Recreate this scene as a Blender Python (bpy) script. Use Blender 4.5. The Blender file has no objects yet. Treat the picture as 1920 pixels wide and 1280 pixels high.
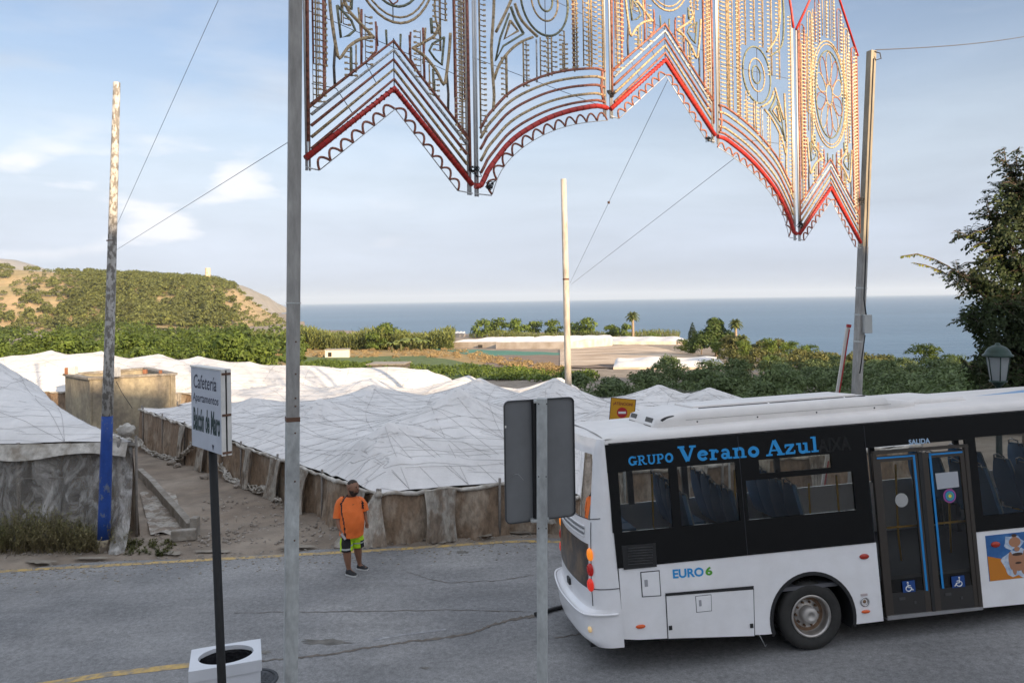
import bpy, bmesh, math, random
import numpy as np
from mathutils import Vector, Matrix
random.seed(7); np.random.seed(7)
S = bpy.context.scene
COL = S.collection
# ------------------------------------------------------------------ camera
F = 1400.0; CH = 4.9; CY = 562.5; ROLL = math.atan(0.015)
FW = Vector((0, 1, 0))
RX = Vector((math.cos(ROLL), 0, -math.sin(ROLL))); UP = Vector((math.sin(ROLL), 0, math.cos(ROLL)))
CAM = Vector((0, 0, CH))
cd = bpy.data.cameras.new('camera'); cam = bpy.data.objects.new('camera', cd); COL.objects.link(cam)
cd.sensor_width = 36; cd.lens = F / 1920 * 36; cd.shift_y = -(640 - CY) / 1920
cd.clip_start = 0.1; cd.clip_end = 90000
M4 = Matrix.Identity(4)
for i in range(3):
    M4[i][0] = RX[i]; M4[i][1] = UP[i]; M4[i][2] = -FW[i]; M4[i][3] = CAM[i]
cam.matrix_world = M4
S.camera = cam
# ------------------------------------------------------------------ sky, sun, exposure
SUN_EL = math.radians(15); SUN_AZ = math.atan2(0.58, -0.81)      # compass angle, sun stands behind and right of the camera
SD = Vector((math.sin(SUN_AZ) * math.cos(SUN_EL), math.cos(SUN_AZ) * math.cos(SUN_EL), math.sin(SUN_EL)))
w = bpy.data.worlds.new('World'); S.world = w; w.use_nodes = True
def nodes(nt):
    def N(t, ins=None, **kw):
        n = nt.nodes.new(t)
        for k, v in kw.items(): setattr(n, k, v)
        for k, v in (ins or {}).items():
            s = n.inputs[k]
            if hasattr(v, 'is_output') or hasattr(v, 'links') and hasattr(v, 'node'): nt.links.new(v, s)
            else: s.default_value = v
        return n
    return N
def build_world():
    nt = w.node_tree; nt.nodes.clear(); N = nodes(nt)
    sky = N('ShaderNodeTexSky', sky_type='NISHITA', sun_disc=False)
    sky.sun_elevation = SUN_EL; sky.sun_rotation = SUN_AZ
    sky.air_density = 1.0; sky.dust_density = 1.3; sky.ozone_density = 1.6
    tc = N('ShaderNodeTexCoord')
    sep = N('ShaderNodeSeparateXYZ', {0: tc.outputs['Generated']})
    # high wispy veil, stretched across the sky
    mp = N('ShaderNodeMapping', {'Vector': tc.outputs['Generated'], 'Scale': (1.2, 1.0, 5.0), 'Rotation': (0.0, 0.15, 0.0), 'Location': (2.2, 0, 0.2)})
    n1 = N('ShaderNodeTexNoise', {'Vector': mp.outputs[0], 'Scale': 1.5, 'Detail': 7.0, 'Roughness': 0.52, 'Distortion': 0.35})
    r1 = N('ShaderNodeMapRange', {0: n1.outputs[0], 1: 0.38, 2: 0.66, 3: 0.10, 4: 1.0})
    # veil denser in a band above the sea, slightly thinner higher up
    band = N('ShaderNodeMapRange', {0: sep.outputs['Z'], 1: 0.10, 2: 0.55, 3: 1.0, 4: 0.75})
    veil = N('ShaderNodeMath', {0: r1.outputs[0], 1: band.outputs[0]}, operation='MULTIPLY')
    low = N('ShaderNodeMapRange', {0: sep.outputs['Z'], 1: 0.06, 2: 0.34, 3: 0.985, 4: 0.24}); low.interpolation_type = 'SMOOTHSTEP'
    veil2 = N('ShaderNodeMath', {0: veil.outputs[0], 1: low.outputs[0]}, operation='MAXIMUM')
    # small cumulus low over the hill (left)
    mp2 = N('ShaderNodeMapping', {'Vector': tc.outputs['Generated'], 'Scale': (1.0, 1.0, 3.2), 'Location': (15.3, 0.0, 0.4)})
    n2 = N('ShaderNodeTexNoise', {'Vector': mp2.outputs[0], 'Scale': 7.0, 'Detail': 6.0, 'Roughness': 0.5})
    r2 = N('ShaderNodeMapRange', {0: n2.outputs[0], 1: 0.53, 2: 0.64, 3: 0.0, 4: 0.8})
    hz = N('ShaderNodeMapRange', {0: sep.outputs['Z'], 1: 0.045, 2: 0.075, 3: 0.0, 4: 1.0})
    hz2 = N('ShaderNodeMapRange', {0: sep.outputs['Z'], 1: 0.16, 2: 0.22, 3: 1.0, 4: 0.0})
    c1 = N('ShaderNodeMath', {0: r2.outputs[0], 1: hz.outputs[0]}, operation='MULTIPLY')
    c0 = N('ShaderNodeMath', {0: c1.outputs[0], 1: hz2.outputs[0]}, operation='MULTIPLY')
    lf = N('ShaderNodeMapRange', {0: sep.outputs['X'], 1: -0.28, 2: -0.12, 3: 1.0, 4: 0.0})
    hi = N('ShaderNodeMapRange', {0: sep.outputs['Z'], 1: 0.38, 2: 0.62, 3: 0.0, 4: 0.92}); hi.interpolation_type = 'SMOOTHSTEP'  # overhead veil thickened above the view, added to brighten the foreground
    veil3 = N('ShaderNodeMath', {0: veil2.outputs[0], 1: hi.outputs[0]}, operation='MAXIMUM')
    c2 = N('ShaderNodeMath', {0: c0.outputs[0], 1: lf.outputs[0]}, operation='MULTIPLY')
    tint = N('ShaderNodeMixRGB', {'Fac': 1.0, 'Color1': sky.outputs[0], 'Color2': (0.93, 0.92, 0.97, 1)}, blend_type='MULTIPLY')
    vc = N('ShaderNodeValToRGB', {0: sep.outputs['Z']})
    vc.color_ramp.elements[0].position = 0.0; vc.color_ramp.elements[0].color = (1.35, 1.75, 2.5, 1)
    vc.color_ramp.elements[1].position = 0.5; vc.color_ramp.elements[1].color = (4.4, 4.8, 5.5, 1)  # unseen overhead veil made brighter than the visible sky, as fill light
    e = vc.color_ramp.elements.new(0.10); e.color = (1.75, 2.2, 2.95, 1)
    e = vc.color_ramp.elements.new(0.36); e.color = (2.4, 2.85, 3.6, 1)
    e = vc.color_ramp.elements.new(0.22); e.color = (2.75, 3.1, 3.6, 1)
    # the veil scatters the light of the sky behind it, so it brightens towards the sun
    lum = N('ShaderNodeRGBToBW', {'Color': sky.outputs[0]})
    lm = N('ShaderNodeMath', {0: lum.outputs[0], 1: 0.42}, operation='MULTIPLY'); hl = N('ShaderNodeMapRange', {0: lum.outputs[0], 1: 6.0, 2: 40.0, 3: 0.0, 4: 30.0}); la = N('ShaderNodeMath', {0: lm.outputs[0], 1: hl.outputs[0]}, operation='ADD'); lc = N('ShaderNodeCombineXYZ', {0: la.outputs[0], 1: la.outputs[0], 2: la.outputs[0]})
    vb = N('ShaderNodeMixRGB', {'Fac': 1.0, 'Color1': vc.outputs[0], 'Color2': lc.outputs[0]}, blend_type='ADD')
    mp3 = N('ShaderNodeMapping', {'Vector': tc.outputs['Generated'], 'Scale': (1.0, 1.0, 6.0), 'Rotation': (0.0, -0.1, 0.3)})
    n3 = N('ShaderNodeTexNoise', {'Vector': mp3.outputs[0], 'Scale': 3.2, 'Detail': 8.0, 'Roughness': 0.58, 'Distortion': 0.4})
    r3 = N('ShaderNodeMapRange', {0: n3.outputs[0], 1: 0.3, 2: 0.7, 3: 0.88, 4: 1.08}); g3 = N('ShaderNodeCombineXYZ', {0: r3.outputs[0], 1: r3.outputs[0], 2: r3.outputs[0]})
    vb2 = N('ShaderNodeMixRGB', {'Fac': 1.0, 'Color1': vb.outputs[0], 'Color2': g3.outputs[0]}, blend_type='MULTIPLY')
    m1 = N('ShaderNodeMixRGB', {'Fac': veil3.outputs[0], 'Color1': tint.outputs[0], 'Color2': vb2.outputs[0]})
    m2 = N('ShaderNodeMixRGB', {'Fac': c2.outputs[0], 'Color1': m1.outputs[0], 'Color2': (5.9, 5.9, 6.1, 1)})
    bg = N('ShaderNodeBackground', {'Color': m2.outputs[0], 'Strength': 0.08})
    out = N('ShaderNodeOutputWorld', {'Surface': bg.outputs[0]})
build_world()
sl = bpy.data.lights.new('sun', 'SUN'); sl.energy = 4.3; sl.angle = math.radians(0.5); sl.color = (1.0, 0.76, 0.50)
so = bpy.data.objects.new('sun', sl); COL.objects.link(so)
so.rotation_euler = (-SD).to_track_quat('-Z', 'Y').to_euler()
S.view_settings.view_transform = 'Standard'; S.view_settings.look = 'None'
S.view_settings.exposure = 1.2; S.view_settings.gamma = 1; S.view_settings.use_curve_mapping = False
S.render.engine = 'CYCLES'
S.cycles.use_denoising = True
S.cycles.max_bounces = 6; S.cycles.diffuse_bounces = 3; S.cycles.glossy_bounces = 3
S.cycles.transparent_max_bounces = 16; S.cycles.transmission_bounces = 4; S.cycles.volume_bounces = 0
S.cycles.caustics_reflective = False; S.cycles.caustics_refractive = False
S.cycles.sample_clamp_indirect = 4.0
# ------------------------------------------------------------------ small helpers
def V(*a): return Vector(a)
def ray(x, y): return FW + RX * ((x - 960) / F) + UP * ((CY - y) / F)
def at(x, y, Y): return CAM + ray(x, y) * Y
def on_plane(x, y, P, n):
    v = ray(x, y); return CAM + v * ((Vector(P) - CAM).dot(n) / v.dot(n))
def lerp(a, b, t): return a + (b - a) * t
def sstep(a, b, x):
    t = max(0.0, min(1.0, (x - a) / (b - a))); return t * t * (3 - 2 * t)
def interp(x, xs, ys):
    if x <= xs[0]: return ys[0]
    for i in range(1, len(xs)):
        if x <= xs[i]: return lerp(ys[i - 1], ys[i], (x - xs[i - 1]) / (xs[i] - xs[i - 1]))
    return ys[-1]
class MB:
    """collects shapes; build() links them as ONE mesh object"""
    def __init__(s): s.v = []; s.f = []; s.sm = []
    def add(s, vs, fs, smooth=False):
        o = len(s.v); s.v += [tuple(p) for p in vs]
        s.f += [tuple(i + o for i in f) for f in fs]; s.sm += [smooth] * len(fs); return s
    def box(s, c, size, rot=None, ax=None):
        c = Vector(c); hx, hy, hz = [d / 2 for d in size]
        if ax is None:
            R = rot.to_matrix() if hasattr(rot, 'to_matrix') else (rot or Matrix.Identity(3)); ax = [R.col[0], R.col[1], R.col[2]]
        P = [c + ax[0] * (sx * hx) + ax[1] * (sy * hy) + ax[2] * (sz * hz) for sz in (-1, 1) for sy in (-1, 1) for sx in (-1, 1)]
        return s.add(P, [(0, 2, 3, 1), (4, 5, 7, 6), (0, 1, 5, 4), (2, 6, 7, 3), (0, 4, 6, 2), (1, 3, 7, 5)])
    def tube(s, pts, r, n=8, caps=True, closed=False, r2=None, smooth=True):
        pts = [Vector(p) for p in pts]; m = len(pts); rings = []
        prev = None
        for i, p in enumerate(pts):
            if closed: d = pts[(i + 1) % m] - pts[i - 1]
            else: d = (pts[min(i + 1, m - 1)] - pts[max(i - 1, 0)])
            if d.length < 1e-9: d = Vector((0, 0, 1))
            d.normalize()
            if prev is None:
                a = Vector((0, 0, 1)) if abs(d.z) < 0.9 else Vector((0, 1, 0))
                u = d.cross(a).normalized()
            else:
                u = prev - d * prev.dot(d)
                u = u.normalized() if u.length > 1e-6 else d.orthogonal().normalized()
            prev = u; v = d.cross(u)
            rr = r[i] if isinstance(r, (list, tuple)) else (r if r2 is None else lerp(r, r2, i / max(1, m - 1)))
            rings.append([p + (u * math.cos(2 * math.pi * k / n) + v * math.sin(2 * math.pi * k / n)) * rr for k in range(n)])
        vs = [q for R in rings for q in R]; fs = []
        for i in range(m if closed else m - 1):
            j = (i + 1) % m
            for k in range(n):
                k2 = (k + 1) % n; fs.append((i * n + k, i * n + k2, j * n + k2, j * n + k))
        s.add(vs, fs, smooth)
        if caps and not closed:
            o = len(s.v) - len(vs)
            s.f.append(tuple(o + k for k in range(n - 1, -1, -1))); s.f.append(tuple(o + (m - 1) * n + k for k in range(n))); s.sm += [False, False]
        return s
    def lathe(s, prof, base=(0, 0, 0), n=20, axis=None, u=None, smooth=True):
        base = Vector(base); axis = Vector(axis or (0, 0, 1)).normalized()
        u = Vector(u).normalized() if u is not None else axis.orthogonal().normalized(); v = axis.cross(u)
        vs = [base + axis * h + (u * math.cos(2 * math.pi * k / n) + v * math.sin(2 * math.pi * k / n)) * r for r, h in prof for k in range(n)]
        fs = [(i * n + k, i * n + (k + 1) % n, (i + 1) * n + (k + 1) % n, (i + 1) * n + k) for i in range(len(prof) - 1) for k in range(n)]
        return s.add(vs, fs, smooth)
    def prism(s, pts, d):
        """extrude a planar polygon (3-D points) by vector d"""
        d = Vector(d); n = len(pts); P = [Vector(p) for p in pts]
        vs = P + [p + d for p in P]
        fs = [tuple(range(n - 1, -1, -1)), tuple(range(n, 2 * n))] + [(i, (i + 1) % n, n + (i + 1) % n, n + i) for i in range(n)]
        return s.add(vs, fs)
    def poly(s, pts): return s.add(pts, [tuple(range(len(pts)))])
    def grid(s, P, smooth=True):
        r = len(P); c = len(P[0])
        return s.add([q for R in P for q in R], [(i * c + j, i * c + j + 1, (i + 1) * c + j + 1, (i + 1) * c + j) for i in range(r - 1) for j in range(c - 1)], smooth)
    def mesh(s, name, mat=None):
        me = bpy.data.meshes.new(name); me.from_pydata([tuple(p) for p in s.v], [], s.f)
        if any(s.sm): me.polygons.foreach_set('use_smooth', s.sm)
        if mat: me.materials.append(mat)
        me.update(); return me
    def build(s, name, mat, parent=None, fix=False, bev=0):
        me = s.mesh(name, mat)
        if fix:
            bm = bmesh.new(); bm.from_mesh(me); bmesh.ops.recalc_face_normals(bm, faces=bm.faces); bm.to_mesh(me); bm.free()
        o = link(name, me, parent)
        if bev:
            b = o.modifiers.new('bevel', 'BEVEL'); b.width = bev; b.segments = 2; b.limit_method = 'ANGLE'
        return o
def link(name, me, parent=None):
    o = bpy.data.objects.new(name, me); COL.objects.link(o)
    if parent is not None: o.parent = parent
    return o
def tag(o, label=None, cat=None, group=None, kind=None):
    if label: o['label'] = label
    if cat: o['category'] = cat
    if group: o['group'] = group
    if kind: o['kind'] = kind
    return o
def thing(name, loc, label, cat, group=None, mat3=None):
    o = bpy.data.objects.new(name, None); COL.objects.link(o); o.empty_display_size = 0.2
    if mat3 is not None:
        m = mat3.to_4x4(); m.translation = Vector(loc); o.matrix_world = m
    else: o.location = loc
    return tag(o, label, cat, group)
def put(name, mb, mat, parent=None, **kw):
    """mb in world coordinates, parented under a thing that stands at its own base: vertices move into its frame"""
    if parent is not None:
        inv = world_of(parent).inverted(); mb.v = [tuple(inv @ Vector(p)) for p in mb.v]
    return mb.build(name, mat, parent, **kw)
def world_of(o):
    m = o.matrix_basis.copy()
    while o.parent is not None: o = o.parent; m = o.matrix_basis @ m
    return m
def copy_tree(o, parent=None):
    c = o.copy(); COL.objects.link(c)
    if parent is not None: c.parent = parent
    for ch in [x for x in bpy.data.objects if x.parent == o]: copy_tree(ch, c)
    return c
# ------------------------------------------------------------------ materials
MATS = {}
def mat(name, col, rough=0.6, metal=0.0, var=0.0, vscale=6.0, bump=0.0, bscale=40.0, col2=None, mix=0.5, mscale=3.0, sharp=0.12,
        stretch=(1, 1, 1), spec=0.5, coat=0.0, transl=0.0, island=0.0, coord='Object', bdist=0.02, detail=6.0, emit=None):
    """general weathered surface: base colour, second colour in patches, tonal noise, bump"""
    if name in MATS: return MATS[name]
    m = bpy.data.materials.new(name); m.use_nodes = True; nt = m.node_tree; N = nodes(nt)
    b = nt.nodes['Principled BSDF']; out = nt.nodes['Material Output']
    b.inputs['Roughness'].default_value = rough; b.inputs['Metallic'].default_value = metal
    b.inputs['Specular IOR Level'].default_value = spec; b.inputs['Coat Weight'].default_value = coat
    tc = N('ShaderNodeTexCoord'); mp = N('ShaderNodeMapping', {'Vector': tc.outputs[coord], 'Scale': stretch})
    c = None
    if col2 is not None:
        n = N('ShaderNodeTexNoise', {'Vector': mp.outputs[0], 'Scale': mscale, 'Detail': detail, 'Roughness': 0.62})
        r = N('ShaderNodeMapRange', {0: n.outputs[0], 1: 0.5 + (0.5 - mix) * 0.5 - sharp, 2: 0.5 + (0.5 - mix) * 0.5 + sharp})
        c = N('ShaderNodeMixRGB', {'Fac': r.outputs[0], 'Color1': (*col, 1), 'Color2': (*col2, 1)}).outputs[0]
    if var:
        n = N('ShaderNodeTexNoise', {'Vector': mp.outputs[0], 'Scale': vscale, 'Detail': 8.0, 'Roughness': 0.65})
        r = N('ShaderNodeMapRange', {0: n.outputs[0], 1: 0.25, 2: 0.75, 3: 1 - var, 4: 1 + var})
        g = N('ShaderNodeCombineXYZ', {0: r.outputs[0], 1: r.outputs[0], 2: r.outputs[0]})
        c = N('ShaderNodeMixRGB', {'Fac': 1.0, 'Color1': c if c is not None else (*col, 1), 'Color2': g.outputs[0]}, blend_type='MULTIPLY').outputs[0]
    if island:
        ge = N('ShaderNodeNewGeometry'); oi = N('ShaderNodeObjectInfo')
        a = N('ShaderNodeMath', {0: ge.outputs['Random Per Island'], 1: 0.6}, operation='MULTIPLY')
        a2 = N('ShaderNodeMath', {0: oi.outputs['Random'], 1: 0.4, 2: a.outputs[0]}, operation='MULTIPLY_ADD')
        r = N('ShaderNodeMapRange', {0: a2.outputs[0], 3: 1 - island, 4: 1 + island})
        g = N('ShaderNodeCombineXYZ', {0: r.outputs[0], 1: r.outputs[0], 2: r.outputs[0]})
        c = N('ShaderNodeMixRGB', {'Fac': 1.0, 'Color1': c if c is not None else (*col, 1), 'Color2': g.outputs[0]}, blend_type='MULTIPLY').outputs[0]
    if c is None: b.inputs['Base Color'].default_value = (*col, 1)
    else: nt.links.new(c, b.inputs['Base Color'])
    if bump:
        n = N('ShaderNodeTexNoise', {'Vector': mp.outputs[0], 'Scale': bscale, 'Detail': 5.0, 'Roughness': 0.6})
        bp = N('ShaderNodeBump', {'Height': n.outputs[0], 'Strength': bump, 'Distance': bdist}); nt.links.new(bp.outputs[0], b.inputs['Normal'])
    if emit:
        b.inputs['Emission Color'].default_value = (*emit[0], 1); b.inputs['Emission Strength'].default_value = emit[1]
    if transl:
        t = N('ShaderNodeBsdfTranslucent')
        if c is not None: nt.links.new(c, t.inputs['Color'])
        else: t.inputs['Color'].default_value = (*col, 1)
        mx = N('ShaderNodeMixShader', {0: transl, 1: b.outputs[0], 2: t.outputs[0]}); nt.links.new(mx.outputs[0], out.inputs['Surface'])
    MATS[name] = m; return m
def glass_mat(name, tint, rough=0.02, refl=1.0, dark=0.0, film=(0, 0, 0)):
    """thin pane: tinted see-through with a fresnel reflection and a little dirt"""
    if name in MATS: return MATS[name]
    m = bpy.data.materials.new(name); m.use_nodes = True; nt = m.node_tree; N = nodes(nt); nt.nodes.remove(nt.nodes['Principled BSDF'])
    out = nt.nodes['Material Output']
    fr = N('ShaderNodeFresnel', {'IOR': 1.5}); fm = N('ShaderNodeMath', {0: fr.outputs[0], 1: refl}, operation='MULTIPLY')
    tr = N('ShaderNodeBsdfTransparent', {'Color': (*tint, 1)}); gl = N('ShaderNodeBsdfGlossy', {'Roughness': rough, 'Color': (1, 1, 1, 1)})
    df = N('ShaderNodeBsdfDiffuse', {'Color': (*film, 1)})
    m1 = N('ShaderNodeMixShader', {0: dark, 1: tr.outputs[0], 2: df.outputs[0]})
    m2 = N('ShaderNodeMixShader', {0: fm.outputs[0], 1: m1.outputs[0], 2: gl.outputs[0]}); nt.links.new(m2.outputs[0], out.inputs['Surface'])
    MATS[name] = m; return m
# ================================================================== LAND
def zr(x, y=10.27):                                                 # height of the road: it climbs to the right
    def I(x):
        if x < -3: return 0.01 * (x + 3)
        if x < 4: return 0.01 * (x + 3) + 0.06 / 14 * (x + 3) ** 2
        if x < 20: return 0.01 * 7 + 0.06 / 14 * 49 + 0.07 * (x - 4)
        return 0.28 + 1.12 + 0.02 * (x - 20)
    return I(min(x, 60)) - I(4.09) - 0.075 * sstep(-0.5, 4.0, x) * (max(-6, min(y, 18)) - 10.27)
def ye(x): return 16.05 + 0.095 * max(-60, min(x, 60))     # far edge of the asphalt
def zfar(y): return interp(y, [16, 22, 40, 70, 100, 175, 300, 1500], [-0.25, -0.35, -1.6, -3.4, -4.6, -8.0, -12.0, -13.0])
def land_end(t): return interp(t, [-0.305, -0.27, -0.10, 0.0, 0.22, 0.26, 0.31, 0.38, 0.44, 0.60], [1500, 470, 400, 395, 360, 215, 180, 135, 108, 92])
def Z(x, y):
    e = ye(x); b = sstep(e + 0.3, e + 13, y)
    f = zfar(y) + 0.35 * math.sin(x * 0.05 + y * 0.03) * sstep(40, 90, y)
    z = lerp(zr(x, y) - (0.0 if y < e else 0.03), f, b)
    if y > 60:
        E = land_end(x / y) + 5 * math.sin(x * 0.11)
        if y > E: z -= min(60, (y - E) * 1.5)
    return z
def ground(px, py):                                        # ground point seen at a pixel
    d = ray(px, py); t = 3.0; last = t
    while t < 2000:
        p = CAM + d * t
        if p.z < Z(p.x, p.y):
            a, b = last, t
            for _ in range(30):
                m = (a + b) / 2; q = CAM + d * m
                if q.z < Z(q.x, q.y): b = m
                else: a = m
            return CAM + d * b
        last = t; t *= 1.01
    return CAM + d * 300
# --- materials of the land
soil = mat('soil', (0.29, 0.24, 0.19), 0.95, var=0.35, vscale=1.2, col2=(0.21, 0.165, 0.125), mscale=0.35, bump=0.6, bscale=9, bdist=0.05)
def asphalt_mat():
    m = bpy.data.materials.new('asphalt'); m.use_nodes = True; nt = m.node_tree; N = nodes(nt); b = nt.nodes['Principled BSDF']
    tc = N('ShaderNodeTexCoord')
    st = N('ShaderNodeMapping', {'Vector': tc.outputs['Object'], 'Scale': (0.4, 1.2, 1.0), 'Rotation': (0, 0, 0.08)})
    n1 = N('ShaderNodeTexNoise', {'Vector': tc.outputs['Object'], 'Scale': 55.0, 'Detail': 4.0, 'Roughness': 0.7})
    n2 = N('ShaderNodeTexNoise', {'Vector': st.outputs[0], 'Scale': 1.3, 'Detail': 7.0, 'Roughness': 0.62})
    n3 = N('ShaderNodeTexNoise', {'Vector': tc.outputs['Object'], 'Scale': 0.45, 'Detail': 5.0})
    n4 = N('ShaderNodeTexNoise', {'Vector': tc.outputs['Object'], 'Scale': 13.0, 'Detail': 6.0, 'Roughness': 0.75})
    d4 = N('ShaderNodeMapRange', {0: n4.outputs[0], 1: 0.3, 2: 0.7, 3: 0.70, 4: 1.30})
    vo = N('ShaderNodeTexVoronoi', {'Vector': tc.outputs['Object'], 'Scale': 85.0})
    a = N('ShaderNodeMapRange', {0: n1.outputs[0], 1: 0.3, 2: 0.7, 3: 0.72, 4: 1.28})
    b2 = N('ShaderNodeMapRange', {0: n2.outputs[0], 1: 0.3, 2: 0.72, 3: 0.80, 4: 1.14})
    c = N('ShaderNodeMapRange', {0: n3.outputs[0], 1: 0.35, 2: 0.65, 3: 0.85, 4: 1.15})
    sp = N('ShaderNodeMapRange', {0: vo.outputs[0], 1: 0.04, 2: 0.16, 3: 2.0, 4: 1.0})
    x0 = N('ShaderNodeMath', {0: a.outputs[0], 1: b2.outputs[0]}, operation='MULTIPLY')
    x = N('ShaderNodeMath', {0: x0.outputs[0], 1: d4.outputs[0]}, operation='MULTIPLY')
    y = N('ShaderNodeMath', {0: x.outputs[0], 1: c.outputs[0]}, operation='MULTIPLY')
    z = N('ShaderNodeMath', {0: y.outputs[0], 1: sp.outputs[0]}, operation='MULTIPLY')
    g = N('ShaderNodeCombineXYZ', {0: z.outputs[0], 1: z.outputs[0], 2: z.outputs[0]})
    dust = N('ShaderNodeMixRGB', {'Fac': n3.outputs[0], 'Color1': (0.215, 0.218, 0.225, 1), 'Color2': (0.255, 0.246, 0.236, 1)})
    mx = N('ShaderNodeMixRGB', {'Fac': 1.0, 'Color1': dust.outputs[0], 'Color2': g.outputs[0]}, blend_type='MULTIPLY')
    nt.links.new(mx.outputs[0], b.inputs['Base Color']); b.inputs['Roughness'].default_value = 0.82; b.inputs['Specular IOR Level'].default_value = 0.35
    bp = N('ShaderNodeBump', {'Height': n1.outputs[0], 'Strength': 0.5, 'Distance': 0.01}); nt.links.new(bp.outputs[0], b.inputs['Normal'])
    return m
asphalt = asphalt_mat()
# --- terrain sheet
def terrain():
    ys = [-80, -40, -15, 0, 6, 10, 13]; y = 14.0
    while y < 34: ys.append(y); y += 0.42
    while y < 1480: ys.append(y); y *= 1.022
    ts = np.linspace(-1.25, 1.1, 210)
    g = []
    for y in ys:
        row = []
        for t in ts:
            x = t * (abs(y) * 1.0 + 18)
            z = Z(x, y)
            if y < ye(x) + 0.15: z -= 0.10
            else: z += 0.05 * math.sin(x * 2.1 + y * 1.7) * math.sin(y * 2.9 - x) * min(1, (y - ye(x)) / 2)
            row.append((x, y, z))
        g.append(row)
    mb = MB(); mb.grid(g); tag(mb.build('ground', soil), kind='structure')
terrain()
def road():
    mb = MB(); g = []
    xs = [-70, -50, -35, -25, -18] + [i * 0.7 for i in range(-20, 40)] + [30, 36, 44, 55]
    for k in range(40):
        row = []
        for x in xs:
            e = ye(x) + 0.10 * math.sin(x * 1.3) + 0.05 * math.sin(x * 4.1)
            y = lerp(-30, e, (k / 39) ** 0.6); row.append((x, y, zr(x, y)))
        g.append(row)
    mb.grid(g); tag(mb.build('road', asphalt), kind='structure')
road()
paint = mat('worn_yellow_paint', (0.52, 0.35, 0.12), 0.75, col2=(0.26, 0.22, 0.17), mix=0.45, mscale=6, sharp=0.10, var=0.2, vscale=20)
def stripe(pts, wd, dz=0.004):
    mb = MB(); L = []; R = []
    for i, p in enumerate(pts):
        d = (Vector(pts[min(i + 1, len(pts) - 1)]) - Vector(pts[max(0, i - 1)])); n = Vector((-d.y, d.x, 0)).normalized() * wd / 2
        L.append((p[0] + n.x, p[1] + n.y, zr(p[0] + n.x, p[1] + n.y) + dz)); R.append((p[0] - n.x, p[1] - n.y, zr(p[0] - n.x, p[1] - n.y) + dz))
    mb.grid([L, R], smooth=False); return mb
pts = []
for px in range(-260, 1500, 40):
    py = interp(px, [-260, 0, 1060, 1500], [1080, 1063.5, 997, 970]); q = ground(px, py + 1); pts.append((q.x, min(q.y, ye(q.x) - 0.16)))
tag(stripe(pts, 0.15).build('edge_line', paint), kind='structure')
pts = [ground(px, py)[:2] for px, py in ((-320, 1345), (-120, 1312), (80, 1283), (200, 1264), (340, 1248), (380, 1243))]
tag(stripe(pts, 0.16).build('edge_line', paint), kind='structure')
pts = [ground(px, py)[:2] for px, py in ((700, 1199), (750, 1190), (800, 1184), (836, 1179))]
tag(stripe(pts, 0.07).build('worn_marking', mat('worn_white_marking', (0.42, 0.42, 0.42), .85, col2=(0.23, 0.23, 0.235), mix=.6, mscale=9, sharp=.1)), kind='structure')
# sealed crack that wanders over the asphalt, and the black hose lying in its right end
tar = mat('crack_filler', (0.14, 0.12, 0.10), 0.9, var=0.5, vscale=9, bump=0.8, bscale=20)
def crack(pp, w0, w1, name):
    mb = MB(); L = []; R = []; rnd = random.Random(3)
    P = [];
    for i in range(len(pp) - 1):
        n = 9
        for k in range(n):
            t = k / n; P.append((lerp(pp[i][0], pp[i + 1][0], t), lerp(pp[i][1], pp[i + 1][1], t) + rnd.uniform(-1.3, 1.3)))
    for i, (x, y) in enumerate(P):
        q = ground(x, y); wd = lerp(w0, w1, i / len(P)) * rnd.uniform(0.35, 1.3)
        L.append((q.x, q.y + wd / 2, zr(q.x, q.y) + 0.005)); R.append((q.x, q.y - wd / 2, zr(q.x, q.y) + 0.005))
    mb.grid([L, R], smooth=False); tag(mb.build(name, tar), kind='structure')
crack([(474, 1241), (540, 1234), (620, 1226), (700, 1212), (760, 1203), (830, 1196), (890, 1184), (920, 1172), (960, 1161), (1008, 1153)], 0.05, 0.11, 'road_crack')
crack([(440, 1149), (560, 1147), (700, 1145), (880, 1143), (1000, 1146)], 0.018, 0.018, 'road_crack')
crack([(1040, 1196), (1090, 1188), (1150, 1176), (1220, 1168)], 0.03, 0.02, 'road_crack')
crack([(764, 1072), (800, 1084), (840, 1092), (930, 1088), (1010, 1076)], 0.02, 0.02, 'road_crack')
stain = mat('road_stain', (0.15, 0.14, 0.125), 0.95, var=0.6, vscale=5)
def blotch(cx, cy, rx, ry, m, seed, name='road_stain', zz=0.004):
    rnd = random.Random(seed); mb = MB(); P = []
    for k in range(28):
        a = 2 * math.pi * k / 28; r = 1 + rnd.uniform(-0.35, 0.25); q = ground(cx + rx * r * math.cos(a), cy + ry * r * math.sin(a)); P.append((q.x, q.y, zr(q.x, q.y) + zz))
    mb.poly(P); tag(mb.build(name, m), kind='structure')
blotch(612, 1203, 46, 5.5, stain, 1); blotch(492, 1222, 14, 4, stain, 2); blotch(868, 1035, 12, 3, stain, 3); blotch(797, 1252, 10, 2, stain, 4)
grit = MB(); rn_ = random.Random(4)
for k in range(700):
    px = rn_.uniform(0, 1030); py = interp(px, [0, 1000], [1066, 1003]) + abs(rn_.gauss(0, 16)) + 1; q = ground(px, min(py, 1275)); s = rn_.uniform(.006, .02); grit.box((q.x, q.y, zr(q.x, q.y) + s * .3), (s * 2.2, s * 1.6, s))
tag(grit.build('road_grit', mat('grit', (0.30, 0.27, 0.23), .95, var=.3)), kind='stuff')
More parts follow.
